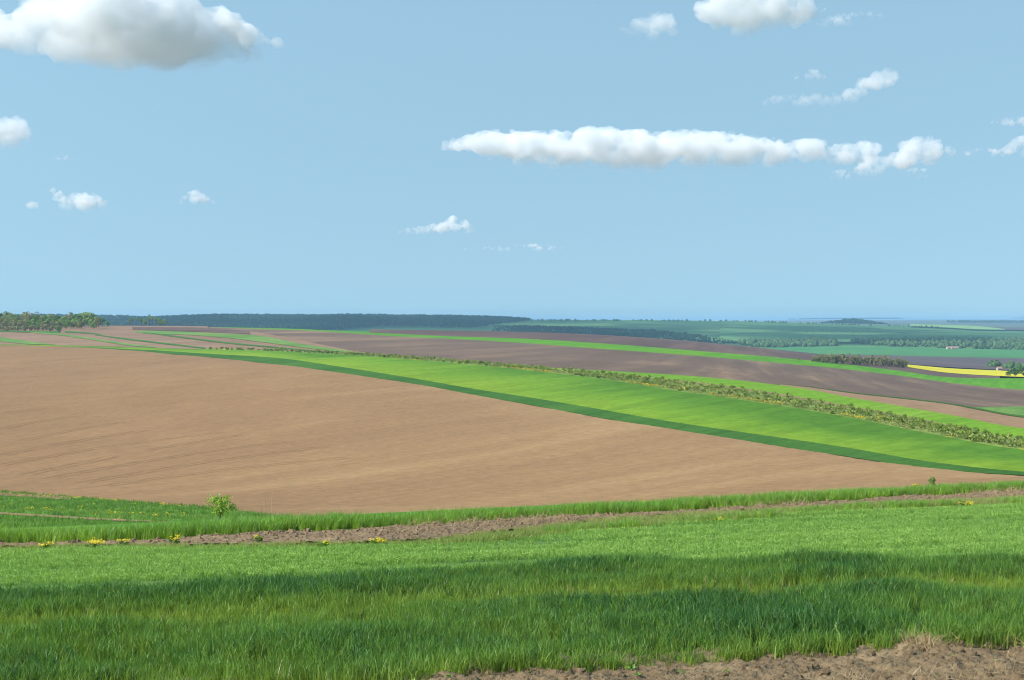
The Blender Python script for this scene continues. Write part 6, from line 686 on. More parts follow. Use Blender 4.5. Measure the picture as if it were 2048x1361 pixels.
# ------------------------------------------------------------------ wheat
M['wheat'] = leaf('wheat_leaf', (.30, .35, .050), (.066, .205, .040), (.26, .36, .055), .40, .32, True, .015)
M['pea'] = leaf('pea_leaf', (.19, .33, .07), (.29, .46, .115), (.13, .29, .065), .35, .12, True, .005)
M['bank'] = leaf('bank_grass', (.30, .40, .050), (.12, .315, .038), (.28, .42, .06), .38, .28, True, .03)
M['margin'] = leaf('margin_grass', (.20, .26, .06), (.20, .31, .065), (.34, .33, .13), .35, .25, True, .02)
M['meadowgrass'] = leaf('meadow_grass', (.08, .17, .025), (.11, .26, .035), (.20, .32, .06), .35, .3, True, .02)
M['yellow'] = leaf('yellow_petal', (.60, .46, .01), (.70, .55, .015), (.65, .5, .01), .25, .12)
def coll_of(name, items):
    c = bpy.data.collections.new(name)
    for i, (d, m) in enumerate(items):
        source(c, f'{name}_{chr(97 + i)}', d, m)
    return c
M['wheat_dark'] = leaf('wheat_leaf_dark', (.14, .23, .040), (.028, .118, .034), (.20, .31, .05), .35, .3, True, .015)
c_wheat = coll_of('wheat_clump', [(blades(40 + i, 14, .180, .055, .0078, .13, .55, 5, .35), M['wheat'] if i < 5 else M['wheat_dark']) for i in range(10)])
x, y, f = band_points('wheat_front', 'wheat_back', NL, NR, 360, 1)
# two sown plots with a thin yellowish gap between them; growth uneven
gap = np.exp(-((f - .60 - .06*fbm(x, y, 3, .35, 2)) / .095)**4) * np.clip(.75 + .9*fbm(x, y, 9, .5, 2), .25, 1)
grow = fbm(x, y, 4, .8, 3)
hue = fbm(x + 40, y, 44, .5, 3)
fr = np.clip(f / .10, 0, 1)
keep = np.random.RandomState(5).rand(len(x)) > gap * .45 + .15 * (1 - fr) + .75 * np.clip(fbm(x, y, 45, 2.6, 2) - .08, 0, 1) * 2.2
s = 1.0 + .48 * grow - .42 * gap - .12 * (1 - fr)
tint = np.clip(.75 * gap + .28 * (1 - fr)**1.2 + .12 * np.random.RandomState(6).randn(len(x)) - .10 * grow + .22 * hue, 0, .9)
P = np.column_stack([x, y, height(x, y) - .01])[keep]
scatter('wheat', c_wheat, P, np.stack([s*1.05, s*1.05, s], -1)[keep], tint[keep], 'dense dark green young wheat in the foreground', 7, .12,
        pick=np.where(np.random.RandomState(8).rand(len(x)) < np.clip(.42 - .9*hue + .5*grow - .6*gap - .5*(1 - fr), .06, .9), 5, 0)[keep] + np.random.RandomState(9).randint(0, 5, keep.sum()))

c_dead = coll_of('dead_wheat', [(blades(530 + i, 3, .15, .05, .004, .4, .6, 4, .4), M['straw']) for i in range(3)])
x2, y2, f2 = band_points('wheat_front', 'wheat_back', NL, NR, 9, 18)
m2 = np.random.RandomState(19).rand(len(x2)) < .25 + .6*np.exp(-((f2 - .60) / .1)**2) + .5*np.exp(-(f2 / .08)**2)
scatter('dead_wheat', c_dead, np.column_stack([x2, y2, height(x2, y2)])[m2], np.random.RandomState(20).uniform(.5, 1.1, m2.sum()), np.zeros(m2.sum()), 'scattered dry yellow blades among the wheat', 21, .2)

# ------------------------------------------------------------------ low pea crop
c_pea = coll_of('pea_plant', [(leaves(60 + i, 26, .075, .06, .017), M['pea']) for i in range(2)] + [(blades(66 + i, 16, .085, .06, .0065, .3, .5, 3, .4), M['pea']) for i in range(3)])
x, y, f = band_points('wheat_back', 'pea_back', NL, NR, 150, 11)
rowv = fbm(x * .22, y * 2.6 - x * .30, 12, 1.0, 2)
bare = fbm(x * .4, y * 1.1, 13, .9, 3)
keep = (bare < .50) & (np.random.RandomState(14).rand(len(x)) < .85 + rowv)
s = .95 + .5 * rowv + .3 * fbm(x, y, 15, .6, 3)
tint = np.clip(.22 - .9 * rowv + .15 * np.random.RandomState(16).randn(len(x)), 0, .8)
scatter('pea_plants', c_pea, np.column_stack([x, y, height(x, y) - .005])[keep], s[keep], tint[keep], 'low light green leafy crop in a band behind the wheat', 17, .15)

# ------------------------------------------------------------------ weedy margin and grass bank
c_margin = coll_of('margin_tuft', [(blades(80 + i, 18, .10, .07, .005, .35, .5, 4, .4), M['margin']) for i in range(4)])
x, y, f = band_points('pea_back', back_of('margin_back', .6), NL, NR, 90, 21)
t = x / y
s = np.interp(t, [-0.3657, -0.1157, 0.0000, 0.1343, 0.3657], [.75, .7, 1.1, 1.15, 1.1]) * (1 + .35 * fbm(x, y, 22, .6, 3)) * (1.15 - .55 * f)
tint = np.clip(.25 + .55 * f + .25 * fbm(x, y, 23, .4, 2), 0, 1)
scatter('margin_grass', c_margin, np.column_stack([x, y, height(x, y)]), s, tint, 'thin yellowish grass along the edge of the dug soil', 24, .2)
c_bank = coll_of('bank_tuft', [(blades(100 + i, 22, .29, .08, .0075, .16, .5, 5, .3), M['bank']) for i in range(6)])
x, y, f = band_points('clod_back', back_of('clod_back', 1.5), NL, NR, 95, 31)
t = x / y
g = fbm(x, y, 32, .45, 3)
s = np.interp(t, [-0.3657, -0.2764, -0.1657, 0.0000, 0.2057, 0.3657], [.92, .85, .98, .92, .90, .85]) * (1 + .26 * g) * np.clip(.45 + f * 4.5, .45, 1)
tint = np.clip(.15 + .35 * fbm(x, y, 33, .7, 2) + .12 * np.random.RandomState(34).randn(len(x)), 0, .8)
scatter('bank_grass', c_bank, np.column_stack([x, y, height(x, y)]), s, tint, 'tall green grass bank running across below the brown field', 35, .12)
x, y, f = band_points(back_of('pea_back', -.15), back_of('pea_back', .7), -0.0443, TR, 60, 36)
m = fbm(x, y, 37, .5, 2) > -.15
s = np.interp(x / y, [-0.0443, 0.0271, 0.1700, TR], [.3, .55, .62, .70]) * (1 + .3 * fbm(x, y, 38, .8, 2))
scatter('margin_tufts', c_bank, np.column_stack([x, y, height(x, y)])[m], s[m], np.full(m.sum(), .0), 'darker grass tufts edging the low crop at right', 39, .12)

# ------------------------------------------------------------------ meadow in the valley
c_mead = coll_of('meadow_tuft', [(blades(120 + i, 14, .24, .22, .022, .3, .4, 3, .4), M['meadowgrass']) for i in range(4)])
x, y, f = band_points(back_of('clod_back', 1.6), 'plough_foot', -0.4086, -0.0943, 2.6, 41)
lo, hi = edge('dirt_low')(x / y), edge('dirt_high')(x / y)
m = ~((x / y < -0.2121) & (y > lo - 1.2) & (y < hi + .4))
st = fbm(x * .15 + y * .05, y * .45 + x * .25, 42, .5, 3)
s = 1.0 + .45 * st
tint = np.clip(.35 - .6 * st, 0, .9)
scatter('meadow_grass', c_mead, np.column_stack([x, y, height(x, y)])[m], s[m], tint[m], 'green meadow grass in the valley at left', 43, .15)
c_dot = coll_of('yellow_bloom', [(leaves(140 + i, 14, .30, .22, .10), M['yellow']) for i in range(3)])
x, y, f = band_points(back_of('clod_back', 20), 'plough_foot', -0.3871, -0.1371, .9, 51)
den = np.exp(-((f - .62 - .04*fbm(x, y, 53, .08, 2)) / .035)**2) * .35 + np.exp(-((f - .965) / .03)**2) * .55 + .015
m = np.random.RandomState(52).rand(len(x)) < den * np.clip(1.2 + 1.6*fbm(x, y, 54, .12, 2), 0, 2)
scatter('meadow_flowers', c_dot, np.column_stack([x, y, height(x, y)])[m], np.full(m.sum(), .75), np.zeros(m.sum()), 'scattered yellow wildflowers in the valley meadow', 55, .1)

# ------------------------------------------------------------------ loose clods and straw on the soil
def clod(seed):
    bm = bmesh.new(); bmesh.ops.create_icosphere(bm, subdivisions=2, radius=1.0)
    for v in bm.verts:
        d = noise.noise(v.co * 1.3 + Vector((seed * 3.1, 0, 0))) * .55 + noise.noise(v.co * 3.1 + Vector((0, seed, 0))) * .35
        v.co *= 1 + d; v.co.z *= .7
    V = np.array([v.co[:] for v in bm.verts]); Fc = np.array([[v.index for v in f.verts] for f in bm.faces]); bm.free()
    return V, Fc, np.full(len(V), .5)
c_clod = coll_of('clod', [(clod(i), M['soilfront']) for i in range(5)])
c_dug = coll_of('dug_clod', [(clod(i + 7), M['dug']) for i in range(5)])
rng = np.random.RandomState(60)
x, y, f = band_points(7.5, back_of('wheat_front', .05), -0.1871, 0.5271, 260, 61)
m = rng.rand(len(x)) < .35 + .6 * np.clip(fbm(x, y, 62, .9, 2) + .3, 0, 1)
rz = clods(.055, 1.6, 21)(x, y)
s = .007 + .038 * rng.rand(len(x))**5 + .006 * rng.rand(len(x))
scatter('soil_clods', c_clod, np.column_stack([x, y, height(x, y) + rz + .015])[m], s[m], np.zeros(m.sum()), 'crumbly clods lying on the foreground soil', 63, .8)
x, y, f = band_points(back_of('margin_back', .2), 'clod_back', NL, NR, 110, 65)
rz = clods(.045, 1.6, 31)(x, y)
s = .010 + .050 * np.random.RandomState(66).rand(len(x))**5
scatter('dug_clods', c_dug, np.column_stack([x, y, height(x, y) + rz]), s, np.zeros(len(x)), 'brown clods on the narrow dug strip', 67, .8)
c_straw = coll_of('straw_wisp', [(blades(160 + i, 9, .035, .06, .0026, 2.2, .8, 4, .5), M['straw']) for i in range(4)])
x, y, f = band_points(7.5, back_of('wheat_front', .1), -0.1871, 0.5271, 110, 68)
m = fbm(x, y, 69, .8, 3) > .05
rz = clods(.055, 1.6, 21)(x, y)
scatter('straw', c_straw, np.column_stack([x, y, height(x, y) + rz + .03])[m], np.random.RandomState(1).uniform(.5, 1.3, m.sum()), np.zeros(m.sum()), 'dry straw scattered on the foreground soil', 70, .5)
x, y, f = band_points(back_of('margin_back', .5), 'clod_back', -0.0800, TR, 25, 71)
m = fbm(x, y, 72, .5, 3) > .0
scatter('dry_grass', c_straw, np.column_stack([x, y, height(x, y) + .05])[m], np.random.RandomState(2).uniform(1, 2.2, m.sum()), np.zeros(m.sum()), 'dead dry grass littering the dug strip at right', 73, .5)
c_weed = coll_of('weed', [(leaves(180 + i, 14, .05, .05, .05), M['pea']) for i in range(3)])
x, y, f = band_points(7.5, back_of('wheat_front', .05), -0.1514, 0.5271, 5, 74)
m = fbm(x, y, 75, .9, 2) > .12
scatter('soil_weeds', c_weed, np.column_stack([x, y, height(x, y) + clods(.055, 1.6, 21)(x, y) + .02])[m], np.random.RandomState(3).uniform(.25, .6, m.sum()), np.full(m.sum(), .3), 'tiny green weeds sprouting on the foreground soil', 76, .2)

# ------------------------------------------------------------------ trees and shrubs
def tube(V, Fc, H, pts, r0, r1, sides=5, hval=0.0):
    pts = [np.array(p, float) for p in pts]
    b0 = len(V)
    for i, p in enumerate(pts):
        d = pts[min(i + 1, len(pts) - 1)] - pts[max(i - 1, 0)]; d /= np.linalg.norm(d) + 1e-9
        a = np.cross(d, [0.3, .9, .1]); a /= np.linalg.norm(a) + 1e-9; b = np.cross(d, a)
        r = r0 + (r1 - r0) * i / (len(pts) - 1)
        for s in range(sides):
            w = 6.283 * s / sides
            V.append(p + a*r*math.cos(w) + b*r*math.sin(w)); H.append(hval)
    for i in range(len(pts) - 1):
        for s in range(sides):
            q = b0 + i*sides
            Fc.append((q + s, q + (s+1) % sides, q + sides + (s+1) % sides, q + sides + s))

def tree_data(seed, hgt, rx, base, nblob, nleaf, size, limbs=5, shape='round'):
    """trunk with limbs, and a crown of leaf sprays clustered in uneven clumps; returns (trunk, crown)"""
    rng = np.random.RandomState(seed)
    tv, tf, th = [], [], []
    top = np.array([rng.randn()*.06*hgt, rng.randn()*.06*hgt, hgt*.75])
    mid = top * .5 + np.array([rng.randn()*.03*hgt, rng.randn()*.03*hgt, 0])
    tube(tv, tf, th, [(0, 0, -.15), mid * .5, mid, top], hgt * .022 + .02, hgt * .006 + .004)
    cz = (base + hgt) / 2; rz = (hgt - base) / 2
    blobs = []
    for i in range(nblob):
        for _ in range(30):
            p = rng.uniform(-1, 1, 3)
            if np.linalg.norm(p) < .95: break
        k = .72 + .25 * rng.rand()
        w = 1.0
        if shape == 'cone': w = 1.05 - .75 * (p[2] * .5 + .5)
        if shape == 'vase': w = .55 + .55 * (p[2] * .5 + .5)
        c = np.array([p[0]*rx*k*w, p[1]*rx*k*w, cz + p[2]*rz*.78])
        blobs.append((c, (.26 + .2*rng.rand()) * min(rx, rz) * 1.15))
    for i in range(limbs):
        c, r = blobs[i % nblob]
        a = mid * (.5 + .7*rng.rand())
        tube(tv, tf, th, [a, (a + c)/2 + rng.randn(3)*.03*hgt, c], hgt*.010 + .006, .004, 4)
    V, Fc, H = [], [], []
    for i in range(nleaf):
        c, r = blobs[rng.randint(nblob)]
        d = rng.randn(3); d[2] += .25; d /= np.linalg.norm(d)
        p = c + d * r * (.65 + .45*rng.rand()) * np.array([1, 1, .85])
        nrm = d + rng.randn(3)*.55; nrm /= np.linalg.norm(nrm)
        a = np.cross(nrm, rng.randn(3)); a /= np.linalg.norm(a) + 1e-9; b = np.cross(nrm, a)
        s = size * (.55 + .9*rng.rand())
        b0 = len(V)
        for e, g in ((-1, -.15), (-.1, -.62), (1, .1), (.05, .6)):
            V.append(p + a*e*s*.5 + b*g*s*.5 + nrm*rng.randn()*s*.06); H.append(np.clip((p[2] - base) / (hgt - base), 0, 1))
        Fc.append((b0, b0+1, b0+2, b0+3))
    return (np.array(tv), np.array(tf), np.array(th)), (np.array(V), np.array(Fc), np.array(H))

def to_mesh(name, d, mat, smooth=True):
    me = mesh_np(name, d[0], d[1], smooth); add_attr(me, 'h', d[2]); me.materials.append(mat)
    return me

M['leaf_mid'] = leaf('leaf_green', (.11, .19, .035), (.18, .30, .05), (.23, .30, .065), .25, .25, False, .02)
M['leaf_dark'] = leaf('leaf_dark', (.045, .10, .024), (.075, .165, .03), (.09, .17, .035), .25, .22, False, .02)
M['leaf_grey'] = leaf('leaf_budding', (.20, .17, .085), (.28, .25, .11), (.20, .25, .08), .2, .2, False, .01)
M['leaf_lime'] = leaf('leaf_lime', (.20, .32, .03), (.30, .44, .04), (.26, .38, .05), .35, .12, False, .03)
M['leaf_shrub'] = leaf('leaf_shrub', (.12, .18, .028), (.20, .29, .042), (.25, .30, .05), .25, .25, False, .02)
M['leaf_olive'] = leaf('leaf_olive', (.15, .135, .07), (.27, .24, .115), (.19, .205, .09), .2, .2, False, .01)

class Kind:
    """one kind of tree: a few grown shapes whose meshes the copies share"""
    def __init__(self, name, mat, specs, parts=True):
        self.name, self.parts, self.shapes = name, parts, []
        for i, sp in enumerate(specs):
            t, c = tree_data(*sp)
            self.shapes.append((to_mesh('trunk', t, M['bark']), to_mesh('crown', c, mat)))
    def plant(self, x, y, scale, label, cat, group, rng, sink=0.0, wide=1.0):
        tm, cm = self.shapes[rng.randint(len(self.shapes))]
        e = bpy.data.objects.new(self.name, None)
        COL.objects.link(e)
        e.location = (x, y, float(height(x, y)) - sink)
        e.rotation_euler = (0, 0, rng.rand() * 6.283)
        e.scale = (scale * wide, scale * wide, scale)
        e.empty_display_size = .2
        tag(e, label, cat, group)
        for nm, me in (('trunk', tm), ('crown', cm)):
            o = bpy.data.objects.new(nm, me); COL.objects.link(o); o.parent = e
        return e

rng = np.random.RandomState(100)
K_mid = Kind('tree', M['leaf_mid'], [(200 + i, 10, 3.7, 1.2, 12, 460, 1.1) for i in range(4)])
K_dark = Kind('tree', M['leaf_dark'], [(210 + i, 9, 3.6, 1.4, 11, 420, 1.1) for i in range(3)])
K_grey = Kind('tree', M['leaf_grey'], [(220 + i, 10, 3.5, 1.4, 13, 430, .9, 8) for i in range(4)])
K_thicket = Kind('thicket_bush', M['leaf_grey'], [(226 + i, 3.2, 2.6, .2, 10, 260, .7) for i in range(3)])
K_slim = Kind('slender_tree', M['leaf_mid'], [(230 + i, 9, 1.7, 2.6, 8, 190, .75, 6, 'round') for i in range(4)])
# wood at the upper left: rows of crowns stepping back up the rise
def wood_row(y0, y1, t0, t1, n, sc0, sc1, kinds, lab, grp, sink=.3):
    for i in range(n):
        t = t0 + (t1 - t0) * (i + rng.rand()*.8) / n; yy = rng.uniform(y0, y1)
        kk = kinds[rng.randint(len(kinds))]
        kk.plant(t*yy, yy, rng.uniform(sc0, sc1), lab[kk.name] if isinstance(lab, dict) else lab, 'tree' if kk is not K_thicket else 'bush', grp, rng, sink)
wood_row(905, 960, -0.4371, -0.2943, 48, .80, 1.08, [K_grey, K_mid, K_grey, K_dark], 'leafing tree at the back of the dense wood on the left hilltop', 'trees at the back of the left wood')
wood_row(860, 905, -0.4371, -0.2925, 44, .62, .88, [K_mid, K_grey, K_mid], 'green tree in the middle of the dense wood on the left hilltop', 'trees in the middle of the left wood')
wood_row(825, 858, -0.4371, -0.3068, 40, .45, .70, [K_grey, K_mid, K_grey], 'low tree at the front of the dense wood on the left hilltop', 'trees at the front of the left wood')
wood_row(800, 822, -0.4371, -0.3229, 40, .8, 1.25, [K_thicket], 'brownish thicket bush along the foot of the left wood', 'bushes along the foot of the left wood', .2)
for u_t, yy, sc, kk, lab in (
        (-0.2989, 843, .50, K_mid, 'small round tree standing alone just right of the left wood'),
        (-0.3100, 850, .40, K_mid, 'small bushy tree in front of the left wood'),
        (-0.3236, 775, .42, K_mid, 'low round bush-like tree out on the plots below the left wood'),
        (-0.3300, 778, .34, K_grey, 'low brownish bush-like tree beside the round one below the left wood'),
        (-0.3029, 930, 1.12, K_mid, 'tallest round-topped tree at the right end of the left wood'),
        (-0.2929, 925, .72, K_dark, 'dark tree at the very right end of the left wood'),
        (-0.2889, 900, .45, K_mid, 'pale low tree at the tip of the left wood')):
    kk.plant(u_t*yy, yy, sc, lab, 'tree', None, rng, .2)
for u_t, sc, lab in ((-0.2736, .52, 'first slender tree from the left in the loose row on the brow'), (-0.2714, .60, 'second slender tree from the left in the loose row on the brow'),
        (-0.2679, .66, 'third slender tree from the left in the loose row on the brow'), (-0.2650, .62, 'fourth slender tree from the left in the loose row on the brow'),
        (-0.2621, .42, 'short dark slender tree in the loose row on the brow'), (-0.2589, .80, 'tallest slender tree in the loose row on the brow'),
        (-0.2571, .70, 'leaning slender tree beside the tallest one on the brow'), (-0.2543, .70, 'broad pale tree in the loose row on the brow'),
        (-0.2514, .46, 'low bushy tree second from the right end of the brow row'), (-0.2486, .42, 'low bushy tree at the right end of the brow row')):
    kk = K_slim if sc > .5 else K_mid
    yy = 985 + rng.rand()*10
    kk.plant(u_t*yy, yy, sc*1.25, lab, 'tree', 'loose row of trees on the brow', rng, .1)

# copse on the hillside at right
K_olive = Kind('copse_tree', M['leaf_olive'], [(240 + i, 8, 1.9, -.2, 14, 360, .8, 8) for i in range(5)])
for i in range(110):
    s_ = rng.rand()
    u_t = 0.2136 + (0.2825 - 0.2136) * s_
    yy = np.interp(s_, [0, .3, 1], [690, 700, 752]) + rng.uniform(-8, 26)
    sc = np.interp(s_, [0, .08, .25, .75, 1], [.30, .5, .72, .74, .68]) * rng.uniform(.85, 1.1)
    K_olive.plant(u_t*yy, yy, sc, 'budding grey-olive tree in the long dense copse on the right hillside', 'tree', 'trees of the long grey-olive copse', rng, .2)
K_mid.plant(0.2050*690, 690, .18, 'tiny bush standing left of the long copse', 'bush', None, rng)
# big round bushes at the right edge below the rape field
for u_t, yy, sc, lab in ((0.3600, 672, .62, 'big round dark green bush beside the right end of the yellow field'), (0.3671, 665, .72, 'large bushy tree cut by the right edge beside the yellow field'), (0.3550, 678, .38, 'smaller bush at the tip of the yellow field')):
    K_dark.plant(u_t*yy, yy, sc, lab, 'bush', None, rng, .3, 1.25)

# long row of shrubs above the bright green field
K_shrub = Kind('shrub', M['leaf_shrub'], [(260 + i, 1.6, 1.15, -.25, 11, 190, .42, 6, 'round') for i in range(7)])
lo_f, hi_f = edge('green_top'), edge('shrub_top')
shrubs = []
u_t = -0.2211
lane = 0
tt = 0.3914
pos = []
for lane, (fr0, step) in enumerate(((.20, 3.5), (.50, 3.7), (.80, 3.9))):
    t = 0.3879
    while t > -0.2229:
        ya, yb = float(lo_f(t)), float(hi_f(t))
        yy = ya + (yb - ya) * min(.95, max(.05, fr0 + .10*rng.randn()))
        pos.append((t, yy, lane))
        # advance along the row on the ground
        y2 = float(lo_f(t - .002)); dd = math.hypot(t*ya - (t - .002)*y2, y2 - ya)
        t -= .002 * step / dd * rng.uniform(.85, 1.15)
pos = [p for p in pos if not (p[2] == 2 and p[0] < -0.0086) and not (p[2] == 1 and p[0] < -0.1157 and rng.rand() < .5)]
pos.sort(key=lambda p: p[1])
for t, yy, lane in pos[:300]:
    n_ = 'near' if yy < 260 else ('mid' if yy < 400 else 'far')
    lab = {'near': 'dark green multi-stemmed shrub in the wide near end of the long shrub row', 'mid': 'dark green shrub in the middle stretch of the long shrub row', 'far': 'small shrub in the thin far end of the long shrub row'}[n_]
    K_shrub.plant(t*yy, yy, rng.uniform(.55, .88), lab, 'shrub', {'near': 'shrubs at the near end of the row', 'mid': 'shrubs in the middle of the row', 'far': 'shrubs at the far end of the row'}[n_], rng, .05)
# yellow weeds between the shrubs
c_wd = coll_of('orchard_weed', [(leaves(190 + i, 22, .55, .5, .26), M['margin']) for i in range(3)])
x, y, f = band_points('green_top', 'shrub_top', -0.1371, 0.4021, .8, 81)
sel = np.random.RandomState(82).rand(len(x)) < .55
scatter('orchard_weeds', c_wd, np.column_stack([x, y, height(x, y)])[sel], np.random.RandomState(83).uniform(.5, 1.2, sel.sum()), np.random.RandomState(84).uniform(.2, 1, sel.sum()), 'pale weeds growing between the shrubs', 85, .1)
x, y, f = band_points('green_top', 'shrub_top', -0.0086, 0.4021, 1.6, 86)
den = np.exp(-(f / .10)**2) * .8 + .06
sel = (np.random.RandomState(87).rand(len(x)) < den * np.clip(.5 + 2.2*fbm(x, y, 88, .06, 2), 0, 1.5))
scatter('orchard_flowers', c_dot, np.column_stack([x, y, height(x, y)])[sel], np.full(sel.sum(), 1.7), np.zeros(sel.sum()), 'yellow flowers along the lower edge of the shrub row', 89, .1)

# lone bush in the valley
t_, c_ = tree_data(301, 1.45, .98, .22, 17, 1300, .11, 16)
extra = tree_data(302, 1.95, 1.15, .8, 9, 130, .10, 9)
bush = bpy.data.objects.new('lone_bush', None); COL.objects.link(bush)
bx, by = -16.27, 77.6
bush.location = (bx, by, float(height(bx, by)))
tag(bush, 'airy lime-green bush standing alone in the valley meadow', 'bush')
link('trunk', to_mesh('trunk', t_, M['bark']), (), bush)
link('crown', to_mesh('crown', c_, M['leaf_lime']), (), bush)
link('limb', to_mesh('limb', extra[0], M['bark']), (), bush)
link('crown', to_mesh('crown', extra[1], M['leaf_lime']), (), bush)
K_small = Kind('small_bush', M['leaf_mid'], [(310, .45, .15, .02, 7, 220, .05, 5, 'cone')])
yy = 41.5
K_small.plant(0.3007*yy, yy, 1.0, 'small dark green bush poking up behind the grass bank at right', 'bush', None, rng)

# ------------------------------------------------------------------ flowering weeds on the margin
def flower_plant(seed, hgt, spread, n):
    r_ = np.random.RandomState(seed)
    V, Fc, H = [], [], []
    heads = []
    for i in range(n):
        a, q = r_.rand()*6.283, spread*math.sqrt(r_.rand())
        p = np.array([q*math.cos(a), q*math.sin(a), hgt*(.65 + .4*r_.rand())])
        tube(V, Fc, H, [(p[0]*.25, p[1]*.25, 0), (p[0]*.6, p[1]*.6, p[2]*.6), p], .004, .002, 4, .5)
        heads.append(p)
    lf = leaves(seed + 1, 40, hgt*.7, spread*.8, .06)
    hv, hf, hh = [], [], []
    for p in heads:
        for j in range(12):
            d = r_.randn(3) * np.array([.022, .022, .010])
            nrm = np.array([r_.randn()*.5, r_.randn()*.5 - .4, 1]); nrm /= np.linalg.norm(nrm)
            a = np.cross(nrm, r_.randn(3)); a /= np.linalg.norm(a); b = np.cross(nrm, a)
            k0 = len(hv); s_ = .008 + .006*r_.rand()
            for e, g in ((-1, 0), (0, -1), (1, 0), (0, 1)):
                hv.append(p + d + (a*e + b*g)*s_); hh.append(r_.rand())
            hf.append((k0, k0+1, k0+2, k0+3))
    return (np.array(V), np.array(Fc), np.array(H)), lf, (np.array(hv), np.array(hf), np.array(hh))
FLOWERS = [
    (-8.26, 24.80, .22, .17, 9, 'yellow-flowered weed at the far left of the dug soil strip'),
    (-7.31, 24.55, .30, .24, 20, 'largest clump of yellow flowers at the near side of the dug strip'),
    (-7.05, 25.35, .20, .16, 8, 'small yellow-flowered weed just right of the largest clump'),
    (-6.12, 25.35, .26, .15, 9, 'yellow-flowered weed standing alone against the dug soil'),
    (-4.56, 25.10, .24, .10, 4, 'sparse thin yellow-flowered weed on the dug strip'),
    (-3.19, 23.70, .16, .14, 5, 'low sparse yellow flowers at the edge of the low crop'),
    (-2.27, 23.55, .20, .19, 11, 'compact yellow flower clump at the edge of the low crop near the middle'),
    (10.9, 37.6, .34, .20, 11, 'bright yellow flower clump in front of the grass bank at right'),
    (3.96, 26.90, .16, .14, 5, 'pale yellow flowers on the grassy margin right of centre'),
    (9.45, 29.1, .24, .22, 8, 'yellow flowers among dark grass at the right margin'),
    (3.04, 32.7, .30, .16, 7, 'faded yellow flowers at the foot of the grass bank')]
for i, (fx, fy, fh, fs, n_, lab) in enumerate(FLOWERS):
    st, lf, hd = flower_plant(400 + i*3, fh*.62, fs*.70, n_)
    e = bpy.data.objects.new('flowering_weed', None); COL.objects.link(e)
    e.location = (fx, fy, float(height(fx, fy))); tag(e, lab, 'flower', 'yellow flowering weeds along the margin')
    link('stems', to_mesh('stems', st, M['meadowgrass']), (), e)
    link('foliage', to_mesh('foliage', lf, M['meadowgrass']), (), e)
    link('blossoms', to_mesh('blossoms', hd, M['yellow']), (), e)

# heap of dead grass at the wheat edge
hay = merge([blades(500, 300, .085, .15, .003, 1.3, .9, 5, .5), blades(501, 60, .13, .10, .003, .8, .9, 5, .4)])
hx, hy = (3.10, 10.50)
e = link('dry_grass_heap', to_mesh('dry_grass_heap', hay, M['straw']))
e.location = (hx, hy, float(height(hx, hy)) + .05)
tag(e, 'heap of dead straw-coloured grass at the edge of the wheat', 'dry grass')
# dead stalks by the lone bush
c_stalk = coll_of('dead_stalk', [(blades(510 + i, 5, .62, .10, .006, .12, .1, 4, .4), M['straw']) for i in range(3)])
x, y, f = band_points(back_of('clod_back', 1.2), back_of('clod_back', 5.5), -0.1800, -0.1568, 2.2, 91)
scatter('dead_stalks', c_stalk, np.column_stack([x, y, height(x, y)]), np.random.RandomState(4).uniform(.7, 1.2, len(x)), np.zeros(len(x)), 'pale dead stalks standing behind the grass bank', 92, .1)

# ------------------------------------------------------------------ far woods
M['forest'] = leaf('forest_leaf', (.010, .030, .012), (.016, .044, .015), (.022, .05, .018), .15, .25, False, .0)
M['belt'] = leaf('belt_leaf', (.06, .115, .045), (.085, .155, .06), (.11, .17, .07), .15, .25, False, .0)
def crowns(name, mat, seed, n=4, h=16, r=6.5, size=3.0, leafs=150):
    items = []
    for i in range(n):
        t, c = tree_data(seed + i, h, r, h*.12, 9, leafs, size, 3)
        bm = bmesh.new(); bmesh.ops.create_icosphere(bm, subdivisions=2, radius=1.0)
        for v in bm.verts:
            v.co *= 1 + .35*noise.noise(v.co*1.7 + Vector((seed + i, 0, 0)))
        V = np.array([(v.co.x*r*.85, v.co.y*r*.85, h*.52 + v.co.z*h*.40) for v in bm.verts])
        Fc = np.array([[v.index for v in f.verts] + [f.verts[2].index] for f in bm.faces]); bm.free()
        core = (V, Fc[:, :3], np.clip(V[:, 2]/h, 0, 1))
        items.append((c, core))
    cl = bpy.data.collections.new(name)
    for i, (c, core) in enumerate(items):
        k0 = len(c[0])
        V = np.concatenate([c[0], core[0]]); H_ = np.concatenate([c[2], core[2]])
        tri = np.concatenate([c[1][:, [0, 1, 2]], c[1][:, [0, 2, 3]], core[1] + k0])
        source(cl, f'{name}_{i}', (V, tri, H_), mat)
    return cl
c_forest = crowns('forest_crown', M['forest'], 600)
c_belt = crowns('belt_crown', M['belt'], 620)
def wood(name, coll, y0, y1, t0, t1, density, s0, s1, label, seed, cond=None, grow=None):
    x, y, f = band_points(y0, y1, t0, t1, density, seed)
    if cond is not None:
        m = cond(x, y, f); x, y = x[m], y[m]
    r_ = np.random.RandomState(seed + 1)
    s = r_.uniform(s0, s1, len(x))
    if grow is not None: s = s * grow(x, y)
    return scatter(name, coll, np.column_stack([x, y, height(x, y) - 2.0]), s, np.zeros(len(x)), label, seed + 2, .04)
def forest_near(q):
    return np.interp(q, [-0.5800, -0.2586, -0.1371, -0.0943, -0.0264, 0.0129], [2350, 2350, 2600, 2950, 2750, 3500])
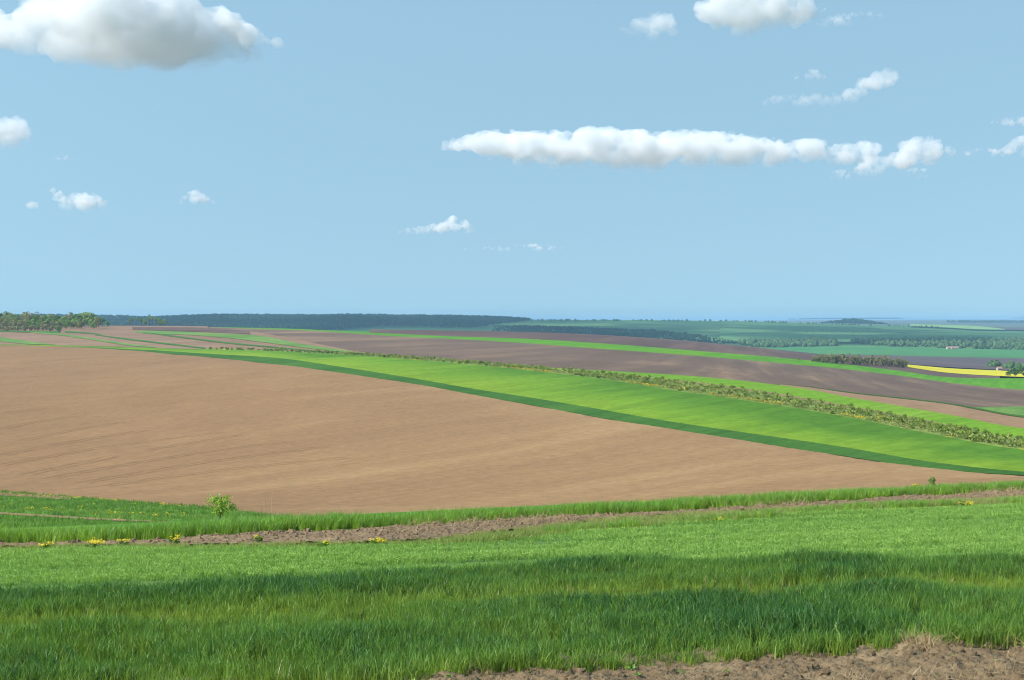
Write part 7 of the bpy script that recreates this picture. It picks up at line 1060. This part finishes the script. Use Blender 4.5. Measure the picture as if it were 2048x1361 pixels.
wood('forest', c_forest, forest_near, lambda q: forest_near(q)*0 + 3750, -0.6157, 0.0129, .0075, .85, 1.3, 'dark blue-green forest covering the long distant ridge', 700, None,
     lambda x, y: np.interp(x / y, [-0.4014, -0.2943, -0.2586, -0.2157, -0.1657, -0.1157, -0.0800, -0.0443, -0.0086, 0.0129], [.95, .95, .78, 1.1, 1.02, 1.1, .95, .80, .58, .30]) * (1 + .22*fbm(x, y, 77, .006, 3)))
wood('shadow_trees', c_forest, 2120.0, lambda q: np.interp(q, [-0.0121, 0.0271, 0.0986, 0.1629], [2950, 2800, 2600, 2200]), -0.0139, 0.1629, .010, .26, .46, 'low dark trees added to deepen the cloud shadow on the slope right of the distant ridge', 705, None, lambda x, y: np.interp(x / y, [-0.0139, 0.0200, 0.1271, 0.1629], [.25, 1, 1, .4]) * (1 + .4*fbm(x, y, 80, .01, 2)))  # trees added here so their dark crowns stand in for cloud shadow
wood('tree_belt', c_belt, 1930.0, 2130.0, 0.1593, 0.2314, .014, .38, .68, 'belt of trees in the far valley left of the plantation', 710)
wood('tree_belt', c_belt, back_of('teal_high', 10), back_of('belt_high', 40), 0.2379, TR, .009, .28, .6, 'long belt of trees across the far valley floor', 720, lambda x, y, f: fbm(x, y, 5, .008, 2) > -.35)
wood('tree_line', c_belt, back_of('far_ridge', -12), back_of('far_ridge', 14), -0.0014, 0.3057, .005, .22, .42, 'thin dark line of trees along the far field edge', 730)
wood('hill_trees', c_forest, 4300.0, 4700.0, 0.2164, 0.2682, .004, .5, 1.0, 'wooded hump on the horizon at right', 740, lambda x, y, f: fbm(x, y, 79, .01, 2) > -.2, lambda x, y: np.interp(x / y, [0.2164, 0.2271, 0.2432, 0.2557, 0.2682], [.3, .7, 1.3, .9, .3]))
wood('far_belt', c_forest, 5900.0, 6150.0, 0.3093, TR, .003, .5, .8, 'dark wooded band near the horizon at the far right', 750)
wood('horizon_wood', c_forest, 8200.0, 8900.0, -0.0086, 0.0414, .0014, .45, .8, 'faint bluish wood on the horizon right of the dark ridge', 760)
wood('horizon_wood', c_forest, 10000.0, 11000.0, 0.1343, TR, .0008, .4, .7, 'faint wooded horizon at the right', 770, lambda x, y, f: fbm(x, y, 78, .0012, 2) > .12)
wood('valley_trees', c_belt, 860.0, 1010.0, 0.3371, TR, .010, .22, .45, 'loose clump of trees around the far farm at the right edge', 780)
wood('plantation_bushes', c_belt, back_of('belt_high', 40), lambda q: np.where(q < 0.2575, edge('orchard_high')(q), edge('orchard_side')(q)), 0.1486, 0.2861, .0040, .09, .20, 'rows of bushes dotting the pale plantation slope', 790)

# far farm buildings, a few pixels each
M['wallpink'] = plain('pale_plaster', (.50, .40, .34), .9, .08, 1.0)
M['rooftile'] = plain('roof_tile', (.34, .22, .17), .9, .15, 2.0)
def house(x, y, w, d, h, rz, label):
    e = bpy.data.objects.new('farm_building', None); COL.objects.link(e)
    e.location = (x, y, float(height(x, y))); e.rotation_euler = (0, 0, rz); tag(e, label, 'building')
    V = [(-w/2, -d/2, 0), (w/2, -d/2, 0), (w/2, d/2, 0), (-w/2, d/2, 0), (-w/2, -d/2, h), (w/2, -d/2, h), (w/2, d/2, h), (-w/2, d/2, h)]
    Fq = [(0, 1, 5, 4), (1, 2, 6, 5), (2, 3, 7, 6), (3, 0, 4, 7)]
    link('wall', mesh_np('wall', V, Fq, False), M['wallpink'], e)
    g = h + d*.42; o_ = .5
    R = [(-w/2 - o_, -d/2 - o_, h - .15), (w/2 + o_, -d/2 - o_, h - .15), (w/2 + o_, 0, g), (-w/2 - o_, 0, g), (w/2 + o_, d/2 + o_, h - .15), (-w/2 - o_, d/2 + o_, h - .15)]
    link('roof', mesh_np('roof', R, [(0, 1, 2, 3), (3, 2, 4, 5)], False), M['rooftile'], e)
    GB = [(-w/2, -d/2, h), (-w/2, d/2, h), (-w/2, 0, g - .1), (w/2, -d/2, h), (w/2, d/2, h), (w/2, 0, g - .1)]
    link('gable', mesh_np('gable', GB, [(0, 1, 2), (3, 5, 4)], False), M['wallpink'], e)
    for i in range(3):
        a = -w*.3 + i*w*.3
        W = [(a - .6, -d/2 - .04, h*.35), (a + .6, -d/2 - .04, h*.35), (a + .6, -d/2 - .04, h*.75), (a - .6, -d/2 - .04, h*.75)]
        link('window', mesh_np('window', W, [(0, 1, 2, 3)], False), M['bark'], e)
for t_, yy, w, lab in ((0.3161, 1765, 9, 'long pale farm building in front of the far tree belt'), (0.3118, 1760, 4.5, 'small pale shed left of the long farm building'),
                       (0.3479, 872, 2.4, 'pale farmhouse among the trees at the right edge')):
    house(t_*yy, yy, w, 4 if w > 4 else 2.4, 1.7 if w > 4 else 1.3, .15, lab)
# ------------------------------------------------------------------ clouds
def cloud_mat(name, density, low, high):
    """white droplets, torn by fine turbulence and thinning out at the foot"""
    k = NT(name)
    tc = k.n('ShaderNodeTexCoord')
    n1 = k.n('ShaderNodeTexNoise', {'Vector': tc.outputs['Object'], 'Scale': .0085, 'Detail': 6, 'Roughness': .62}).outputs['Fac']
    d = k.n('ShaderNodeMapRange', {'Value': n1, 'From Min': low, 'From Max': high, 'To Min': 0.0, 'To Max': density}).outputs[0]
    gz = k.n('ShaderNodeSeparateXYZ', {0: tc.outputs['Generated']}).outputs[2]
    d = k.math('MULTIPLY', d, k.n('ShaderNodeMapRange', {'Value': gz, 'From Min': .02, 'From Max': .50, 'To Min': .07, 'To Max': 1.0}, interpolation_type='SMOOTHSTEP').outputs[0])
    v = k.n('ShaderNodeVolumePrincipled', {'Color': (.985, .990, .999), 'Density': d, 'Anisotropy': 0.0})
    v.inputs['Density Attribute'].default_value = ''
    k.t.links.new(v.outputs[0], k.out.inputs['Volume'])
    return k.m
CM = {'thick': cloud_mat('cloud_thick', .016, .37, .52), 'mid': cloud_mat('cloud_mid', .012, .40, .56), 'thin': cloud_mat('cloud_thin', .013, .36, .56), 'wisp': cloud_mat('cloud_wisp', .0105, .37, .60)}

def cloud(y, prof, mat, label, seed, depth=.8, puffs=90, group=None, rough=1.0):
    """billows heaped over a flat base; prof: (x, top, base) in metres"""
    r_ = np.random.RandomState(seed)
    pr = np.array(prof, float)
    bm = bmesh.new()
    x0, x1 = pr[0, 0], pr[-1, 0]
    cx = (x0 + x1) / 2
    hm = (pr[:, 1] - pr[:, 2]).max()
    for i in range(puffs):
        x = r_.uniform(x0, x1)
        top = np.interp(x, pr[:, 0], pr[:, 1]); bas = np.interp(x, pr[:, 0], pr[:, 2])
        h = max(top - bas, hm*.08)
        edge_puff = r_.rand() < .6
        r = h * (r_.uniform(.08, .26) if edge_puff else r_.uniform(.20, .40))
        z = top - r if edge_puff else r_.uniform(bas + r*.7, max(top - r, bas + r*.75))
        half = min(h * depth * 1.5, (x1 - x0) * .35)
        yy = y + r_.uniform(-1, 1) * half * (1.0 if not edge_puff else .6)
        mt = bmesh.ops.create_icosphere(bm, subdivisions=2, radius=r)
        sx = r_.uniform(.95, 1.45)
        for v in mt['verts']:
            v.co.x = v.co.x*sx + x - cx; v.co.y = v.co.y*1.1 + yy - y; v.co.z = v.co.z*r_.uniform(.98, 1.02) + z
    me = bpy.data.meshes.new('cloud'); bm.to_mesh(me); bm.free()
    o = bpy.data.objects.new('cloud', me); COL.objects.link(o)
    z0 = pr[:, 2].mean()
    me.transform(__import__('mathutils').Matrix.Translation((0, 0, -z0)))
    rm = o.modifiers.new('r', 'REMESH'); rm.mode = 'VOXEL'; rm.voxel_size = max(hm / 34, (x1 - x0) / 260)
    for i, (sc, st) in enumerate(((.45, .26), (.16, .17), (.07, .09))):
        tx = bpy.data.textures.new('billow', 'CLOUDS'); tx.noise_scale = hm*sc; tx.noise_depth = 2; tx.noise_basis = 'ORIGINAL_PERLIN' if i else 'VORONOI_F1'
        if i == 0: tx.noise_type = 'SOFT_NOISE'
        dm = o.modifiers.new('d', 'DISPLACE'); dm.texture = tx; dm.strength = -hm*st*rough if i == 0 else hm*st*rough; dm.mid_level = .5; dm.texture_coords = 'LOCAL'
    r2 = o.modifiers.new('r2', 'REMESH'); r2.mode = 'VOXEL'; r2.voxel_size = rm.voxel_size * 1.05      # one clean skin again
    dg = bpy.context.evaluated_depsgraph_get()
    nm = bpy.data.meshes.new_from_object(o.evaluated_get(dg))
    o.modifiers.clear(); o.data = nm
    n = len(nm.vertices); co = np.empty(n*3, np.float32); nm.vertices.foreach_get('co', co); co = co.reshape(-1, 3)
    bz = np.interp(co[:, 0] + cx, pr[:, 0], pr[:, 2]) - z0
    co[:, 2] = np.where(co[:, 2] < bz, bz + (co[:, 2] - bz)*.25, co[:, 2])
    nm.vertices.foreach_set('co', co.ravel()); nm.update()
    nm.materials.clear(); nm.materials.append(CM[mat])
    o.location = (cx, y, z0)
    return tag(o, label, 'cloud', group)

cloud(*(5900, [(-2474, 1224, 1097), (-2158, 1287, 1114), (-2031, 1308, 1108), (-1947, 1350, 1097), (-1736, 1418, 1081), (-1526, 1435, 1068), (-1378, 1382, 1068), (-1315, 1317, 1072), (-1252, 1333, 1081), (-1157, 1277, 1097), (-1083, 1228, 1110), (-1003, 1190, 1127), (-946, 1156, 1144)]), 'thick', 'big bright cumulus cloud at the top left corner', 801, .8, 170)
cloud(*(8200, [(-3175, 1158, 997), (-2999, 1158, 997), (-2882, 1191, 1009), (-2823, 1109, 1015), (-2770, 1038, 1021)]), 'mid', 'small ragged cloud cut by the left edge below the big one', 802, .8, 40)
cloud(*(12500, [(-4170, 1162, 1109), (-4058, 1176, 1051), (-3991, 1109, 966), (-3857, 1145, 957), (-3723, 1127, 957), (-3607, 1037, 957)]), 'mid', 'small low cumulus near the left edge above the wood', 803, .8, 45)
cloud(*(12500, [(-4339, 1037, 966), (-4277, 1064, 966), (-4214, 1046, 966)]), 'thin', 'tiny cloud puff left of the small low cumulus', 804, .8, 12)
cloud(*(12500, [(-2964, 1064, 1024), (-2875, 1149, 1024), (-2804, 1167, 1024), (-2732, 1100, 1024), (-2643, 1051, 1020)]), 'mid', 'small lone cumulus puff left of centre', 805, .8, 36)
cloud(*(9000, [(-2944, 1050, 1024), (-2874, 1066, 1017), (-2803, 1043, 1017)]), 'wisp', 'faint smudge of cloud near the left edge', 806, .8, 14)
cloud(*(17000, [(-1421, 1070, 1028), (-1117, 1143, 1028), (-874, 1173, 1022), (-722, 1258, 1022), (-601, 1234, 1028), (-449, 1125, 1046)]), 'mid', 'small low cloud with a rounded head above the centre', 807, .8, 60)
cloud(*(18500, [(-621, 953, 907), (-159, 980, 894), (304, 1013, 894), (766, 953, 913)]), 'wisp', 'thin faint streak of cloud low above the centre', 808, .8, 50)
cloud(*(9800, [(-486, 1248, 1192), (-364, 1283, 1171), (-224, 1311, 1129), (-14, 1318, 1101), (196, 1311, 1083), (406, 1314, 1073), (616, 1325, 1062), (896, 1311, 1062), (1176, 1307, 1073), (1456, 1311, 1076), (1666, 1276, 1080), (1876, 1255, 1087), (2086, 1269, 1101), (2198, 1234, 1129)]), 'mid', 'long flat-bottomed bank of cloud right of centre', 809, .9, 460, None, .55)
cloud(*(9700, [(2186, 1180, 1076), (2255, 1221, 1065), (2359, 1228, 1065), (2463, 1242, 1076), (2501, 1207, 1117)]), 'mid', 'square white cloud puff just right of the long bank', 810, .8, 40)
cloud(*(9500, [(2294, 1026, 962), (2412, 1081, 958), (2456, 1155, 965), (2504, 1094, 986), (2599, 1138, 999), (2633, 1216, 1026), (2769, 1237, 1060), (2904, 1210, 1067), (2955, 1155, 1081)]), 'mid', 'ragged white cloud trailing right of the square puff', 811, .8, 90)
cloud(*(9500, [(2158, 1003, 945), (2226, 1026, 942), (2287, 999, 952)]), 'mid', 'tiny round cloud under the square puff', 812, .8, 14)
cloud(*(9500, [(2616, 999, 958), (2718, 1040, 955), (2809, 1020, 958)]), 'mid', 'tiny flat cloud under the ragged trailing one', 813, .8, 18)
cloud(*(5450, [(708, 1220, 1189), (742, 1232, 1154), (781, 1263, 1146), (888, 1286, 1131), (1004, 1282, 1107), (1102, 1247, 1142), (1180, 1220, 1170), (1248, 1208, 1185)]), 'thick', 'white cumulus cut by the top edge right of centre', 814, .8, 110)
cloud(*(6000, [(463, 1262, 1219), (538, 1287, 1206), (634, 1313, 1202), (703, 1292, 1232)]), 'wisp', 'pale thin cloud left of the white top cumulus', 815, .8, 45)
cloud(*(5700, [(1246, 1215, 1191), (1295, 1235, 1178), (1346, 1243, 1182), (1401, 1211, 1191)]), 'thin', 'small cloud puff right of the white top cumulus', 816, .8, 30)
cloud(*(5700, [(1366, 1248, 1227), (1401, 1260, 1227), (1437, 1248, 1231), (1468, 1264, 1223), (1539, 1235, 1227)]), 'thin', 'small flat cloud at the top right', 817, .8, 24)
cloud(*(7300, [(1215, 1138, 1112), (1397, 1170, 1107), (1554, 1175, 1091), (1710, 1180, 1107), (1815, 1243, 1149), (1867, 1300, 1185), (1945, 1305, 1201), (2018, 1264, 1232)]), 'wisp', 'faint drawn-out wispy cloud in the upper right sky', 818, .8, 110)
cloud(*(6600, [(1301, 1157, 1133), (1358, 1171, 1124), (1428, 1178, 1121), (1480, 1143, 1128)]), 'thin', 'small pale cloud above the drawn-out wisp', 819, .8, 26)
cloud(*(9000, [(2880, 1082, 1050), (3009, 1107, 1037), (3176, 1095, 1030)]), 'thin', 'flat pale cloud near the right edge', 820, .8, 30)
cloud(*(7800, [(2649, 1105, 1088), (2747, 1133, 1071), (2914, 1127, 1066)]), 'thin', 'pale flat cloud at the right edge, the higher one', 821, .8, 24)
cloud(*(9000, [(3208, 1159, 1075), (3282, 1185, 1037), (3491, 1172, 1030)]), 'thin', 'pale rounded cloud cut by the right edge', 822, .8, 24)

# the cloud whose shadow lies on the distant ridge, high up and left of the view
cloud(2050, [(-2500, 1060, 980), (-2150, 1200, 960), (-1700, 1260, 960), (-1250, 1260, 960), (-800, 1260, 960), (-450, 1200, 960), (-200, 1060, 985)], 'thick', 'broad cumulus high on the left whose shadow darkens the distant ridge', 830, 1.7, 200)

# ------------------------------------------------------------------ haze
hk = NT('haze_air')
hv = hk.n('ShaderNodeVolumePrincipled', {'Color': (.40, .67, .96), 'Density': 1.15e-4, 'Anisotropy': 0.0})
hk.t.links.new(hv.outputs[0], hk.out.inputs['Volume'])
a, b, c, d, z0, z1 = -17000, 17000, -400, 17000, -71.5, 26
V = [(a, c, z0), (b, c, z0), (b, d, z0), (a, d, z0), (a, c, z1), (b, c, z1), (b, d, z1), (a, d, z1)]
o = link('haze', mesh_np('haze', V, [(0, 3, 2, 1), (4, 5, 6, 7), (0, 1, 5, 4), (1, 2, 6, 5), (2, 3, 7, 6), (3, 0, 4, 7)], False), hk.m)
tag(o, 'thin blue haze lying over the far land', None, None, 'stuff')
